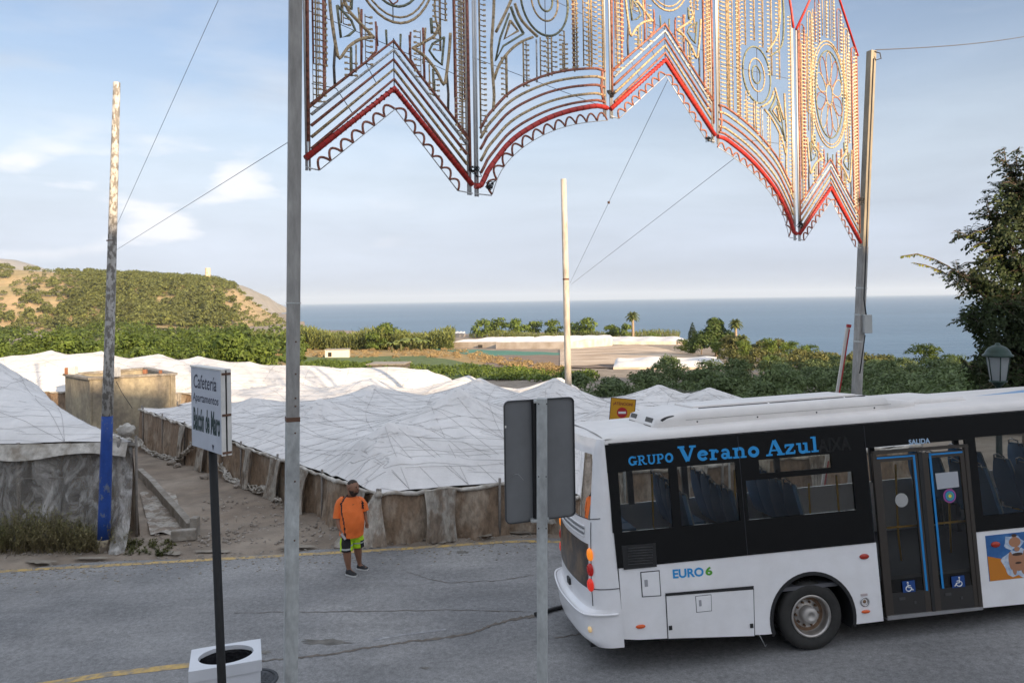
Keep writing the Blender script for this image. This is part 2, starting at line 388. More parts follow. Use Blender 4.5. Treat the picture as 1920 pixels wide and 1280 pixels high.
for k in range(9):                                            # dirt washed over the broken edge of the asphalt
    px = 60 + k * 118 + rn_.uniform(-30, 30); blotch(px, interp(px, [0, 1000], [1059, 998]) + rn_.uniform(-1, 3), rn_.uniform(26, 60), rn_.uniform(2.0, 4.0), mat('washed_dirt', (0.27, 0.235, 0.19), .95, var=.3, vscale=4), 40 + k, 'dirt_patch', .0085)
rubber = mat('black_rubber', (0.02, 0.02, 0.021), 0.55, bump=0.2, bscale=60)
hp = [ground(x, y) for x, y in ((1003, 1155), (1022, 1150), (1040, 1144), (1062, 1139), (1090, 1136), (1120, 1137))]
mb = MB(); mb.tube([(q.x, q.y, zr(q.x, q.y) + 0.035) for q in hp], 0.033, 8)
tag(mb.build('hose', rubber), 'black rubber hose lying on the asphalt and running under the bus tail', 'hose')
# manhole cover beside the bin
q = ground(474, 1276)
mh = thing('manhole_cover', (q.x, q.y, zr(q.x, q.y)), 'round dark iron manhole cover set in the asphalt beside the white bin', 'manhole cover')
iron = mat('cast_iron', (0.06, 0.062, 0.068), 0.55, metal=0.6, var=0.3, vscale=14, bump=0.4, bscale=50)
mb = MB(); mb.lathe([(0.0, 0.016), (0.27, 0.016), (0.28, 0.006), (0.285, 0.006)], n=40)
for i in range(-4, 5):
    for j in range(-4, 5):
        if i * i + j * j < 17: mb.box((i * 0.058, j * 0.058, 0.019), (0.032, 0.032, 0.006))
mb.build('lid', iron, mh)
mb = MB(); mb.lathe([(0.29, 0.003), (0.29, 0.018), (0.335, 0.018), (0.34, 0.003)], n=40); mb.build('ring', iron, mh)
# --- sea
def sea_mat():
    m = bpy.data.materials.new('sea_water'); m.use_nodes = True; nt = m.node_tree; N = nodes(nt); b = nt.nodes['Principled BSDF']
    tc = N('ShaderNodeTexCoord')
    mp = N('ShaderNodeMapping', {'Vector': tc.outputs['Object'], 'Scale': (0.35, 1.0, 1.0)})
    n1 = N('ShaderNodeTexNoise', {'Vector': mp.outputs[0], 'Scale': 0.09, 'Detail': 6.0, 'Roughness': 0.6})
    n2 = N('ShaderNodeTexNoise', {'Vector': mp.outputs[0], 'Scale': 0.0035, 'Detail': 6.0, 'Roughness': 0.6})
    c = N('ShaderNodeMixRGB', {'Fac': N('ShaderNodeMapRange', {0: n2.outputs[0], 1: 0.35, 2: 0.65}).outputs[0], 'Color1': (0.030, 0.085, 0.15, 1), 'Color2': (0.055, 0.125, 0.20, 1)})
    nt.links.new(c.outputs[0], b.inputs['Base Color']); b.inputs['Roughness'].default_value = 0.28; b.inputs['IOR'].default_value = 1.33
    b.inputs['Specular IOR Level'].default_value = 0.4
    bp = N('ShaderNodeBump', {'Height': n1.outputs[0], 'Strength': 1.0, 'Distance': 3.0}); nt.links.new(bp.outputs[0], b.inputs['Normal'])
    return m
mb = MB(); mb.grid([[(x, y, -40.0) for x in np.linspace(-45000, 45000, 8)] for y in (-20000, 60, 1000, 5000, 15000, 48000)], smooth=False)
tag(mb.build('sea', sea_mat()), kind='structure')
# --- the wooded hill behind the plantations, its far neighbours
SKY_X = [-700, -300, 0, 60, 100, 150, 200, 260, 350, 400, 430, 460, 480, 505, 530, 545, 560]
SKY_Y = [470, 488, 504, 508, 511, 514, 517, 519, 524, 528, 536, 554, 571, 588, 603, 618, 640]
def hill_z(x, y):
    px = 960 + F * x / y; yr = 760
    top = CAM.z + (571.5 - (px - 400) * 0.015 - interp(px, SKY_X, SKY_Y)) / F * yr
    base = -13.0
    if y < yr: p = sstep(540, yr + 10, y)
    else: p = 1 - sstep(yr, 1120, y)
    p = p ** 0.8
    g = 2.2 * math.sin(x * 0.035 + 1) * math.sin(y * 0.03) + 1.3 * math.sin(x * 0.09 + y * 0.07)
    z = base + (top - base) * p + g * min(1, max(0, (yr - y) / 60)) * (1 if top > 0 else 0.3)
    if px > 540: z -= (px - 540) * 0.8
    return z
hillm = mat('dry_hillside', (0.47, 0.325, 0.18), 0.95, col2=(0.25, 0.21, 0.10), mix=0.5, mscale=0.02, sharp=0.2, var=0.35, vscale=0.12, bump=0.8, bscale=0.3, bdist=1.0)
mb = MB()
mb.grid([[(t * y, y, hill_z(t * y, y)) for t in np.linspace(-1.25, -0.27, 130)] for y in np.linspace(535, 1120, 60)])
tag(mb.build('hill', hillm), kind='structure')
rockm = mat('pale_rock', (0.28, 0.25, 0.225), 0.95, col2=(0.24, 0.21, 0.15), mscale=0.006, var=0.3, vscale=0.03, bump=0.8, bscale=0.05, bdist=8)
def ridge(name, Y, xs, ys, dy, bx0, bx1, base=-45):
    mb = MB(); g = []
    for k in range(14):
        row = []; f = k / 13
        for px in np.linspace(bx0, bx1, 60):
            y = Y + (f - 0.5) * 2 * dy; x = (px - 960) / F * Y
            h = CAM.z + (571.5 - (px - 400) * 0.015 - interp(px, xs, ys)) / F * Y
            prof = math.sin(math.pi * min(1, max(0, f))) ** 0.7
            rg = Y * 0.004 * (math.sin(px * 0.21 + k) + 0.6 * math.sin(px * 0.5 + 2 * k)) * prof * (1 - prof)
            row.append((x, y, base + (h - base) * prof + rg))
        g.append(row)
    mb.grid(g); return tag(mb.build(name, rockm), kind='structure')
ridge('distant_mountain', 5200, [-700, -200, -40, 0, 18, 40, 70, 120, 200], [520, 505, 497, 490, 486, 494, 505, 520, 560], 900, -700, 200)
ridge('distant_headland', 3400, [300, 380, 410, 440, 465, 485, 497, 510], [540, 521, 525, 533, 545, 562, 578, 600], 500, 300, 510)
# --- fields, each a sheet draped on the land
def field(name, poly, m, dz=0.06, n=26):
    # poly: pixel quad (tl, tr, br, bl); draped grid
    tl, tr, br, bl = poly; g = []
    for i in range(n + 1):
        row = []; a = i / n
        for j in range(n * 2 + 1):
            b = j / (n * 2)
            x = lerp(lerp(tl[0], tr[0], b), lerp(bl[0], br[0], b), a); y = lerp(lerp(tl[1], tr[1], b), lerp(bl[1], br[1], b), a)
            wob = 1.2 * math.sin(x * 0.11) * (1 if 0 < i < n else 0.6)
            q = ground(x, y + wob * 0.6); row.append((q.x, q.y, Z(q.x, q.y) + dz))
        g.append(row)
    mb = MB(); mb.grid(g); return tag(mb.build(name, m), kind='structure')
straw = mat('dry_grass_field', (0.40, 0.27, 0.11), 0.95, col2=(0.27, 0.19, 0.075), mscale=0.4, var=0.35, vscale=2.0, bump=1.0, bscale=2.0, bdist=0.3)
crop = mat('green_crop_field', (0.12, 0.17, 0.045), 0.9, col2=(0.06, 0.095, 0.028), mscale=0.6, var=0.4, vscale=1.4, bump=1.0, bscale=1.5, bdist=0.4)
gnet = mat('green_shade_net', (0.06, 0.19, 0.13), 0.7, var=0.4, vscale=0.6, stretch=(0.3, 2, 1), bump=0.8, bscale=0.8, bdist=0.4)
furrow = mat('brown_furrows', (0.27, 0.20, 0.15), 0.95, col2=(0.14, 0.10, 0.08), mscale=1.2, stretch=(0.15, 1.6, 1), var=0.3, vscale=2, bump=1.0, bscale=1.2, bdist=0.4)
beige = mat('beige_ploughed_net', (0.62, 0.50, 0.38), 0.95, col2=(0.36, 0.26, 0.18), mscale=0.3, sharp=0.08, stretch=(0.3, 1.2, 1), var=0.25, vscale=1.5, bump=1.0, bscale=0.8, bdist=0.4)
field('dry_grass_strip', ((430, 654), (880, 654), (1080, 708), (430, 690)), straw, 0.05)
field('crop_field', ((540, 670), (800, 668), (1060, 712), (540, 712)), crop, 0.12)
field('green_net_field', ((800, 653), (1060, 662), (1060, 672), (900, 668)), gnet, 0.10)
field('furrowed_field', ((930, 667), (1230, 665), (1250, 692), (900, 690)), furrow, 0.15)
field('ploughed_field', ((1050, 656), (1200, 646), (1335, 675), (1050, 690)), beige, 0.22)
# ================================================================== NET GREENHOUSES
def net_mat(name, col, crease):
    m = bpy.data.materials.new(name); m.use_nodes = True; nt = m.node_tree; N = nodes(nt); b = nt.nodes['Principled BSDF']
    tc = N('ShaderNodeTexCoord')
    def ridged(rot, sc, stretch, lo, hi, seed):
        mp = N('ShaderNodeMapping', {'Vector': tc.outputs['Object'], 'Rotation': (0, 0, rot), 'Scale': stretch, 'Location': (seed, seed, 0)})
        n = N('ShaderNodeTexNoise', {'Vector': mp.outputs[0], 'Scale': sc, 'Detail': 2.0, 'Roughness': 0.5, 'Distortion': 0.12})
        s = N('ShaderNodeMath', {0: n.outputs[0], 1: 0.5}, operation='SUBTRACT'); a = N('ShaderNodeMath', {0: s.outputs[0]}, operation='ABSOLUTE')
        return N('ShaderNodeMapRange', {0: a.outputs[0], 1: lo, 2: hi, 3: 0.0, 4: 1.0}).outputs[0]
    c1 = ridged(0.5, 0.9, (0.30, 1.6, 1), 0.0, 0.012, 3.1)
    c2 = ridged(-0.9, 0.7, (0.25, 1.5, 1), 0.0, 0.010, 7.7)
    mn = N('ShaderNodeMath', {0: c1, 1: c2}, operation='MULTIPLY')
    mq = N('ShaderNodeMapping', {'Vector': tc.outputs['Object'], 'Rotation': (0, 0, 0.86), 'Scale': (2.2, 0.45, 1)})
    nq = N('ShaderNodeTexNoise', {'Vector': mq.outputs[0], 'Scale': 1.6, 'Detail': 9.0, 'Roughness': 0.72})
    n3a = N('ShaderNodeTexNoise', {'Vector': tc.outputs['Object'], 'Scale': 0.5, 'Detail': 7.0, 'Roughness': 0.65})
    n3 = N('ShaderNodeMath', {0: nq.outputs[0], 1: 0.5, 2: n3a.outputs[0]}, operation='MULTIPLY_ADD')
    r3 = N('ShaderNodeMapRange', {0: n3.outputs[0], 1: 0.52, 2: 1.0, 3: 0.78, 4: 1.04})
    fold = N('ShaderNodeMapRange', {0: mn.outputs[0], 3: crease, 4: 1.0})  # crease lines slightly darkened in the colour, painted shade of the folds
    f = N('ShaderNodeMath', {0: fold.outputs[0], 1: r3.outputs[0]}, operation='MULTIPLY')
    g = N('ShaderNodeCombineXYZ', {0: f.outputs[0], 1: f.outputs[0], 2: f.outputs[0]})
    mx = N('ShaderNodeMixRGB', {'Fac': 1.0, 'Color1': (*col, 1), 'Color2': g.outputs[0]}, blend_type='MULTIPLY')
    nt.links.new(mx.outputs[0], b.inputs['Base Color']); b.inputs['Roughness'].default_value = 0.75; b.inputs['Specular IOR Level'].default_value = 0.2
    mp = N('ShaderNodeMapping', {'Vector': tc.outputs['Object'], 'Rotation': (0, 0, 0.6), 'Scale': (0.4, 1.5, 1)})
    n4 = N('ShaderNodeTexNoise', {'Vector': mp.outputs[0], 'Scale': 3.0, 'Detail': 6.0, 'Roughness': 0.6})
    hh = N('ShaderNodeMath', {0: n4.outputs[0], 1: mn.outputs[0]}, operation='ADD')
    bp = N('ShaderNodeBump', {'Height': hh.outputs[0], 'Strength': 0.6, 'Distance': 0.06}); nt.links.new(bp.outputs[0], b.inputs['Normal'])
    return m
net = net_mat('white_shade_net', (0.77, 0.745, 0.725), 0.975)
cordm = mat('net_cord', (0.36, 0.34, 0.33), 0.9)
def wall_mat(name, base, pale, mix, sc):
    return mat(name, base, 0.7, col2=pale, mix=mix, mscale=sc, sharp=0.06, stretch=(1.2, 1.2, 0.6), var=0.5, vscale=7, bump=1.0, bscale=6, bdist=0.05, spec=0.4)
wallm = wall_mat('mud_stained_plastic', (0.235, 0.165, 0.11), (0.36, 0.29, 0.22), 0.42, 1.4)
clearm = wall_mat('dusty_clear_plastic', (0.42, 0.385, 0.335), (0.24, 0.19, 0.145), 0.45, 2.2)
hemm = mat('net_hem', (0.56, 0.53, 0.48), 0.85, col2=(0.30, 0.26, 0.21), mscale=3, var=0.3, vscale=7, bump=0.8, bscale=12)
stonem = mat('rough_stone', (0.34, 0.30, 0.26), 0.95, col2=(0.20, 0.17, 0.14), mscale=4, var=0.3, vscale=12, bump=1.0, bscale=14, bdist=0.03)
postm = mat('grey_wood_post', (0.22, 0.20, 0.18), 0.9, var=0.3, vscale=10)
def bil(q, u, v):
    a, b, c, d = [Vector(k) for k in q]                     # front left, front right, back right, back left
    return a.lerp(b, u).lerp(d.lerp(c, u), v)
def net_house(name, label, quad, peaks, rise, nu, nv, walls, cords, sag=0.0, wallh=1.05, fold=0.035):
    fl = Vector(quad[0]); root = thing(name, (fl.x, fl.y, Z(fl.x, fl.y)), label, 'greenhouse', 'net greenhouses')
    W = (Vector(quad[1]) - fl).length; D = (Vector(quad[3]) - fl).length
    def top(u, v):
        p = bil(quad, u, v)
        de = min(u * W, (1 - u) * W, v * D * 0.8, (1 - v) * D * 0.8)
        z = p.z + rise * (1 - math.exp(-de / 1.9))
        z -= 0.10 * (0.5 + 0.5 * math.sin(u * W * 1.4 + v * 3)) * min(1, de)
        h = 0
        for (kx, ky, kh, kr) in peaks:
            d = math.hypot(p.x - kx, p.y - ky); an = math.atan2(p.y - ky, p.x - kx)
            if d < 3.2: z += 0.028 * math.sin(an * 11 + kx) * min(1, d / .6) * (1 - d / 3.2) + 0.016 * math.sin(an * 19 + ky) * min(1, d) * (1 - d / 3.2)
            h = max(h, kh * math.exp(-(math.sqrt(d * d + 0.02)) / kr) + 0.16 * math.exp(-d / 0.45))
        z += h * min(1, de / 0.9 + 0.1)
        z += fold * 0.5 * math.sin(p.x * 2.3 + p.y * 1.1) * math.sin(p.y * 1.9 - p.x * 0.7)
        if v > 0.9: z -= 0.12 * (v - 0.9) * 10 * (0.5 + 0.5 * math.sin(p.x * 1.3))
        return Vector((p.x, p.y, z))
    g = [[top(j / nu, i / nv) for j in range(nu + 1)] for i in range(nv + 1)]
    mb = MB(); mb.grid(g); put('roof_net', mb, net, root)
    # support cords over the net
    cb = MB()
    def line(a, b, n=26):
        P = [top(lerp(a[0], b[0], k / n), lerp(a[1], b[1], k / n)) + Vector((0, 0, 0.012)) for k in range(n + 1)]
        cb.tube(P, 0.0036, 3, caps=False)
    nc, md = cords
    for k in range(1, nc): line((k / nc, 0), (k / nc, 1))
    for k in range(1, md): line((0, k / md), (1, k / md))
    for k in range(1, nc, 2): line((k / nc, 0), (min(1, k / nc + 0.35), 0.9)); line((k / nc, 0.0), (max(0, k / nc - 0.35), 0.9))
    if nc: tag(put('cord', cb, cordm, root), kind='stuff')
    # walls
    C = [Vector(k) for k in quad]; rnd = random.Random(len(name) + nu)
    for side in walls:
        a, b = {'front': (C[0], C[1]), 'left': (C[0], C[3]), 'right': (C[1], C[2]), 'back': (C[3], C[2])}[side]
        d = (b - a); L = math.hypot(d.x, d.y); nrm = Vector((d.y, -d.x, 0)).normalized() * (-1 if side in ('left', 'back') else 1)
        n = int(L / 0.09); g = []
        for i in range(9):
            f = i / 8; row = []
            for j in range(n + 1):
                p = a.lerp(b, j / n); zt = p.z + 0.0; gb = Z(p.x, p.y) - 0.06
                s = j / n * L
                w_ = 0.05 * math.sin(s * 3.7) + 0.035 * math.sin(s * 9.1 + 2 * f) + 0.02 * math.sin(s * 23)
                q = p + nrm * (w_ * (0.3 + f) + 0.10 * f)
                row.append((q.x, q.y, lerp(zt - 0.02, gb, f)))
            g.append(row)
        mb = MB(); mb.grid(g); put('wall', mb, wallm, root)
        # torn, paler sheets hanging over it
        k = 0; s = rnd.uniform(0.2, 1.0)
        while s < L - 1.0 and k < 7:
            wd = rnd.uniform(0.35, 0.8); h0 = 0.0; g = []; hh = rnd.uniform(0.75, 1.12)
            for i in range(9):
                f = i / 8; row = []
                for j in range(13):
                    u = j / 12; nar = 1 - 0.35 * math.sin(f * 3) * (1 if k % 2 else 0.4)
                    p = a + d * ((s + wd * (0.5 + (u - 0.5) * nar) + 0.1 * f * math.sin(k)) / L); gb = Z(p.x, p.y)
                    q = p + nrm * (0.16 + 0.16 * f + 0.045 * math.sin(u * 22 + f * 2 + k)); row.append((q.x, q.y, lerp(p.z, gb + 0.02, f * hh if hh < 1 else f)))
                g.append(row)
            mb = MB(); mb.grid(g); put('torn_sheet', mb, clearm, root); s += wd + rnd.uniform(0.8, 2.6); k += 1
        # rolled hem, bunched every metre or so
        P = []; R = []; m = int(L / 0.16)
        for j in range(m + 1):
            p = a.lerp(b, j / m) + nrm * 0.05; P.append((p.x, p.y, p.z - 0.03 + 0.02 * math.sin(j * 0.9) + rnd.uniform(-0.025, 0.025))); R.append(0.022 + 0.02 * abs(math.sin(j * 0.37)) + rnd.uniform(0, 0.018))
        mb = MB(); mb.tube(P, R, 7); put('hem', mb, hemm, root)
        # stakes
        st = 0.0
        while st <= L:
            p = a.lerp(b, st / L) + nrm * 0.07; mb = MB(); mb.tube([(p.x, p.y, Z(p.x, p.y) - 0.1), (p.x + 0.02, p.y, p.z + 0.12)], 0.03, 6)
            put('stake', mb, postm, root); st += 2.6
    return root, top
QA = [(-2.93, 16.15, 0.76), (9.6, 17.9, 1.45), (8.9, 25.6, 0.75), (3.3, 27.0, 0.70)]
# main house: its near corner stands beside the road; the part right of the valley is lower
def pk(px, py, Y, r=1.8, base=0.95):
    p = at(px, py, Y); return (p.x, p.y, p.z - base, r)
main_q = [(-2.93, 16.15, 0.76), (9.8, 18.1, 1.25), (9.0, 26.0, 0.85), (-15.2, 30.4, 0.72)]
peaks_main = [pk(858, 750, 20.5, 1.9), pk(728, 800, 18.4, 1.7), pk(600, 766, 23.5, 2.4), pk(470, 758, 26.5, 2.2), pk(1040, 738, 23.0, 2.0),
              pk(1235, 748, 23.2, 2.6), pk(1330, 756, 22.4, 2.6), pk(700, 735, 26.5, 2.6), pk(900, 728, 25.8, 2.4), pk(400, 750, 29.5, 2.0), pk(1130, 800, 19.5, 2.0)]
gh1, top1 = net_house('net_greenhouse', 'large white net tent roof with twin peaks and brown side walls, beside the man', main_q, peaks_main, 0.5, 230, 170, ('front', 'left', 'right', 'back'), (20, 24))
mid_q = [(-14.0, 31.2, 0.75), (3.2, 27.9, 0.80), (3.4, 31.5, 0.65), (-12.5, 36.0, 0.6)]
peaks_mid = [pk(430, 728, 32.5, 2.0, 1.1), pk(560, 712, 33.5, 2.0, 1.1), pk(700, 706, 32.6, 2.0, 1.1), pk(880, 702, 31.5, 2.0, 1.1), pk(1050, 708, 30.5, 2.0, 1.1)]
net_house('net_greenhouse', 'middle strip of white net roof between the twin-peaked one and the sunlit back one', mid_q, peaks_mid, 0.6, 110, 40, ('back', 'right', 'left'), (10, 5))
back_q = [(-31.0, 37.2, 0.9), (-2.0, 35.6, 0.35), (-3.0, 41.5, 0.25), (-30.5, 45.5, 1.1)]
peaks_back = [pk(95, 662, 42, 2.6, 1.7), pk(190, 659, 42, 2.6, 1.7), pk(300, 664, 41.5, 2.6, 1.7), pk(372, 668, 41, 1.8, 1.6), pk(470, 675, 40.5, 2.6, 1.7), pk(640, 688, 39, 2.6, 1.7), pk(800, 698, 38.5, 1.6, 1.1)]
net_house('net_greenhouse', 'sunlit pale net roof at the back left, behind the water tank', back_q, peaks_back, 1.3, 130, 50, ('front', 'back'), (14, 5))
# left house, near the blue and white pole
left_q = [(-27, 16.6, 1.78), (-8.75, 17.1, 1.80), (-16.3, 25.6, 1.35), (-30, 25.6, 1.3)]
peaks_left = [pk(-10, 670, 22.5, 3.0, 2.2), pk(60, 735, 20.5, 1.2, 2.2), pk(-260, 660, 22, 3, 2.2)]
gl, topl = net_house('net_greenhouse', 'grey net tent at the left edge with clear plastic walls, behind the blue-white pole', left_q, peaks_left, 0.75, 120, 60, ('back', 'right'), (12, 7), wallh=2)
# its front wall: clear plastic skirt spreading out over the ground
def skirt():
    g = []; n = 230
    for i in range(16):
        f = i / 15; row = []
        for j in range(n + 1):
            u = j / n; x = lerp(-22, -8.75, u); yb = lerp(16.75, 17.1, u)
            fl = 0.35 + (1.0 * sstep(0.90, 1.0, u))
            s = x * 1.0
            fo = 0.05 * math.sin(s * 5 + 3 * f) + 0.04 * math.sin(s * 11.3 - 4 * f) + 0.06 * math.sin(s * 2.1 + f * 5) + 0.02 * math.sin(s * 31)
            q = Vector((x + 0.55 * f * sstep(0.9, 1, u) + 0.15 * f * math.sin(s * 1.7), yb - (fl * f ** 1.6) - fo * (0.25 + f), 0))
            row.append((q.x, q.y, lerp(1.76, Z(q.x, q.y) + 0.012 + 0.02 * math.sin(s * 7), f)))
        g.append(row)
    mb = MB(); mb.grid(g); put('front_wall', mb, sheer, gl)
def sheer_mat():
    m = bpy.data.materials.new('clear_plastic_sheet'); m.use_nodes = True; nt = m.node_tree; N = nodes(nt); b = nt.nodes['Principled BSDF']; out = nt.nodes['Material Output']
    tc = N('ShaderNodeTexCoord'); mp = N('ShaderNodeMapping', {'Vector': tc.outputs['Object'], 'Scale': (1.0, 1, 0.55), 'Rotation': (0, 0.5, 0)})
    n = N('ShaderNodeTexNoise', {'Vector': mp.outputs[0], 'Scale': 1.9, 'Detail': 9.0, 'Roughness': 0.68, 'Distortion': 1.6})
    r = N('ShaderNodeMapRange', {0: n.outputs[0], 1: 0.40, 2: 0.66, 3: 0.30, 4: 0.88})
    c = N('ShaderNodeMixRGB', {'Fac': r.outputs[0], 'Color1': (0.26, 0.235, 0.20, 1), 'Color2': (0.56, 0.54, 0.51, 1)}); nt.links.new(c.outputs[0], b.inputs['Base Color'])
    b.inputs['Roughness'].default_value = 0.22; b.inputs['Specular IOR Level'].default_value = 0.6
    n2 = N('ShaderNodeTexNoise', {'Vector': mp.outputs[0], 'Scale': 4.0, 'Detail': 6.0, 'Roughness': 0.6, 'Distortion': 1.5})
    bp = N('ShaderNodeBump', {'Height': n2.outputs[0], 'Strength': 1.0, 'Distance': 0.08}); nt.links.new(bp.outputs[0], b.inputs['Normal'])
    t = N('ShaderNodeBsdfTransparent', {'Color': (0.93, 0.9, 0.86, 1)})
    mx = N('ShaderNodeMixShader', {0: r.outputs[0], 1: t.outputs[0], 2: b.outputs[0]}); nt.links.new(mx.outputs[0], out.inputs['Surface']); return m
sheer = sheer_mat(); skirt()
# behind the sheet: posts and a brown planted bed, seen dimly
for x in (-20.5, -18.2, -15.9, -13.6, -11.3, -9.0):
    mb = MB(); mb.tube([(x, 17.0, Z(x, 17) - 0.1), (x, 17.0, 1.82)], 0.045, 7); put('post', mb, postm, gl)
mb = MB(); mb.box((-15.5, 17.06, 1.0), (13.5, 0.03, 0.03)); put('rail', mb, postm, gl)
mb = MB(); mb.box((-15.6, 17.03, 1.75), (13.9, 0.05, 0.06)); put('eave_rail', mb, postm, gl)
mb = MB(); P = []; R = []
for j in range(150):
    x = -22 + j * 0.0893; P.append((x, 16.93 + 0.35 * (x + 22) / 13.3, 1.72 + 0.05 * math.sin(j * 0.33) + 0.02 * math.sin(j * 1.7))); R.append(0.055 + 0.025 * abs(math.sin(j * 0.4)))
mb.tube(P, R, 7); put('hem', mb, hemm, gl)
g = []
for i in range(4):
    row = []
    for j in range(120):
        u = j / 119; x = lerp(-22, -8.8, u); row.append((x, lerp(16.72, 17.0, u) - 0.04 * i + 0.02 * math.sin(x * 9), 1.80 - 0.07 * i - 0.05 * i * (0.5 + 0.5 * math.sin(x * 2.1))))
    g.append(row)
mb = MB(); mb.grid(g); put('valance', mb, hemm, gl)
# bunched net at the corner of the left house
for cx, cy, Yq, s, k in ((236, 806, 17.2, 0.20, 1), (214, 826, 17.1, 0.15, 2)):
    p = at(cx, cy, Yq); bm = bmesh.new(); bmesh.ops.create_icosphere(bm, subdivisions=3, radius=1); rnd = random.Random(k)
    for v in bm.verts: v.co = Vector((v.co.x * s, v.co.y * s * 0.7, v.co.z * s * 0.75)) * (1 + 0.22 * math.sin(v.co.x * 7 + k) * math.sin(v.co.z * 9) + rnd.uniform(-0.04, 0.04)) + p - gl.location
    me = bpy.data.meshes.new('net_bundle'); bm.to_mesh(me); bm.free(); me.materials.append(hemm); me.polygons.foreach_set('use_smooth', [True] * len(me.polygons)); link('net_bundle', me, gl)
# loose net and rope sagging along the brown side wall
def swag(name, label, pts, r, m, cat, n=3, seed=1):
    rnd = random.Random(seed); root = thing(name, pts[0], label, cat)
    for k in range(n):
        P = []
        for i in range(len(pts) - 1):
            for q in range(6):
                t = q / 6; p = Vector(pts[i]).lerp(Vector(pts[i + 1]), t); P.append(p + Vector((rnd.uniform(-.09, .09), rnd.uniform(-.09, .09), rnd.uniform(-.04, .07) + 0.04 * math.sin(k * 2 + i))))
        R = [r * rnd.uniform(0.6, 1.3) for _ in P]; mb = MB(); mb.tube(P, R, 6); put('strand', mb, m, root)
def gnd(x, y, dz=0.0): q = ground(x, y); return (q.x, q.y, Z(q.x, q.y) + dz)
def wallpt(px, py, off=0.22):
    a = Vector((-2.93, 16.15, 0)); b = Vector((-15.2, 30.4, 0)); n = Vector((-(b - a).y, (b - a).x, 0)).normalized()
    n = n if n.x < 0 else -n; p = on_plane(px, py, a + n * off, n); return (p.x, p.y, max(p.z, Z(p.x, p.y) + 0.05))
swag('rolled_net', 'grey tangle of rolled net sagging along the foot of the brown side wall', [wallpt(256, 822), wallpt(275, 845), wallpt(300, 858), wallpt(330, 862), wallpt(352, 846), wallpt(362, 830)], 0.024, hemm, 'net roll', 8, 2)
swag('rolled_net', 'bundle of net and cord looping down the wall behind the cafeteria sign pole', [wallpt(412, 872), wallpt(430, 905), wallpt(452, 925), wallpt(480, 930), wallpt(500, 915), wallpt(512, 940), wallpt(528, 950)], 0.024, hemm, 'net roll', 8, 3)
# white plastic draped over the near corner post
def corner_drape():
    root = thing('plastic_drape', (-3.0, 16.0, Z(-3, 16)), 'crumpled pale plastic gathered at the near corner of the twin-peaked net greenhouse', 'plastic sheet')
    g = []
    for i in range(10):
        f = i / 9; row = []
        for j in range(26):
            u = j / 25; ang = lerp(math.radians(195), math.radians(290), u); r = 0.10 + 0.85 * f ** 1.2 * (1.15 - 0.5 * u) + 0.04 * math.sin(j * 2.2) * f
            x = -2.93 + r * math.cos(ang); y = 16.1 + 0.45 * r * math.sin(ang); row.append((x, y, lerp(0.80, Z(x, y) + 0.02, f)))
        g.append(row)
    mb = MB(); mb.grid(g); put('sheet', mb, clearm, root)
    mb = MB(); mb.lathe([(0.04, 0), (0.08, 0.03), (0.09, 0.08), (0.05, 0.13), (0.02, 0.15)], base=(-2.93, 16.05, 0.70), n=12); put('knot', mb, hemm, root)
corner_drape()
# stones and rubble
def rock(name, p, s, seed, label, m=stonem, sq=0.7, group=None):
    bm = bmesh.new(); bmesh.ops.create_icosphere(bm, subdivisions=3, radius=1); rnd = random.Random(seed)
    import mathutils.noise as mn
    for v in bm.verts:
        n = mn.noise(v.co * 1.3 + Vector((seed * 3.1, 0, 0))) * 0.55 + mn.noise(v.co * 3.5 + Vector((seed, 5, 0))) * 0.22
        c = v.co * (1 + n); v.co = Vector((c.x * s, c.y * s * 0.8, c.z * s * sq))
    me = bpy.data.meshes.new(name); bm.to_mesh(me); bm.free(); me.materials.append(m); me.polygons.foreach_set('use_smooth', [True] * len(me.polygons))
    o = link(name, me); o.location = (p[0], p[1], p[2] + s * sq * 0.55); return tag(o, label, 'rock', group)
rock('rock', gnd(784, 998), 0.26, 1, 'flat brown stone just right of the low stone at the greenhouse corner post', sq=0.6)
rock('rock', gnd(757, 997), 0.20, 9, 'low brown stone closest to the greenhouse corner post')
rock('rock', gnd(832, 996), 0.24, 2, 'biggest pale boulder in the middle of the row under the brown wall', sq=0.85)
rock('rock', gnd(884, 993), 0.25, 3, 'dark lumpy stone right of the pale boulder', sq=0.6)
rock('rock', gnd(920, 990), 0.17, 4, 'small stone beside the grey sign board edge, right end of the row', sq=0.6)
rock('rock', gnd(322, 872), 0.16, 5, 'white broken stone on the dirt path by the rolled net')
rock('rock', gnd(333, 876), 0.12, 6, 'small white chip on the dirt path next to the broken stone')
rock('rock', gnd(383, 898), 0.13, 7, 'pale stone on the dirt path just left of the cafeteria sign pole')
rock('rock', gnd(445, 915), 0.11, 8, 'grey stone at the wall foot right of the cafeteria sign pole')
rub = MB(); rnd = random.Random(5)
for k in range(900):
    if k < 420: x = rnd.uniform(0, 1010); y = lerp(1052, 996, x / 1000) - rnd.uniform(4, 34)
    else: x = rnd.uniform(380, 700); y = rnd.uniform(930, 1020)
    q = gnd(x, y); s = rnd.uniform(0.008, 0.035); a = rnd.uniform(0, 3)
    rub.box((q[0], q[1], q[2] + s * 0.3), (s * 2, s * 1.5, s), ax=[Vector((math.cos(a), math.sin(a), 0.2)).normalized(), Vector((-math.sin(a), math.cos(a), 0)), Vector((0, 0.2, 1)).normalized()])
tag(rub.build('gravel', stonem), kind='stuff')
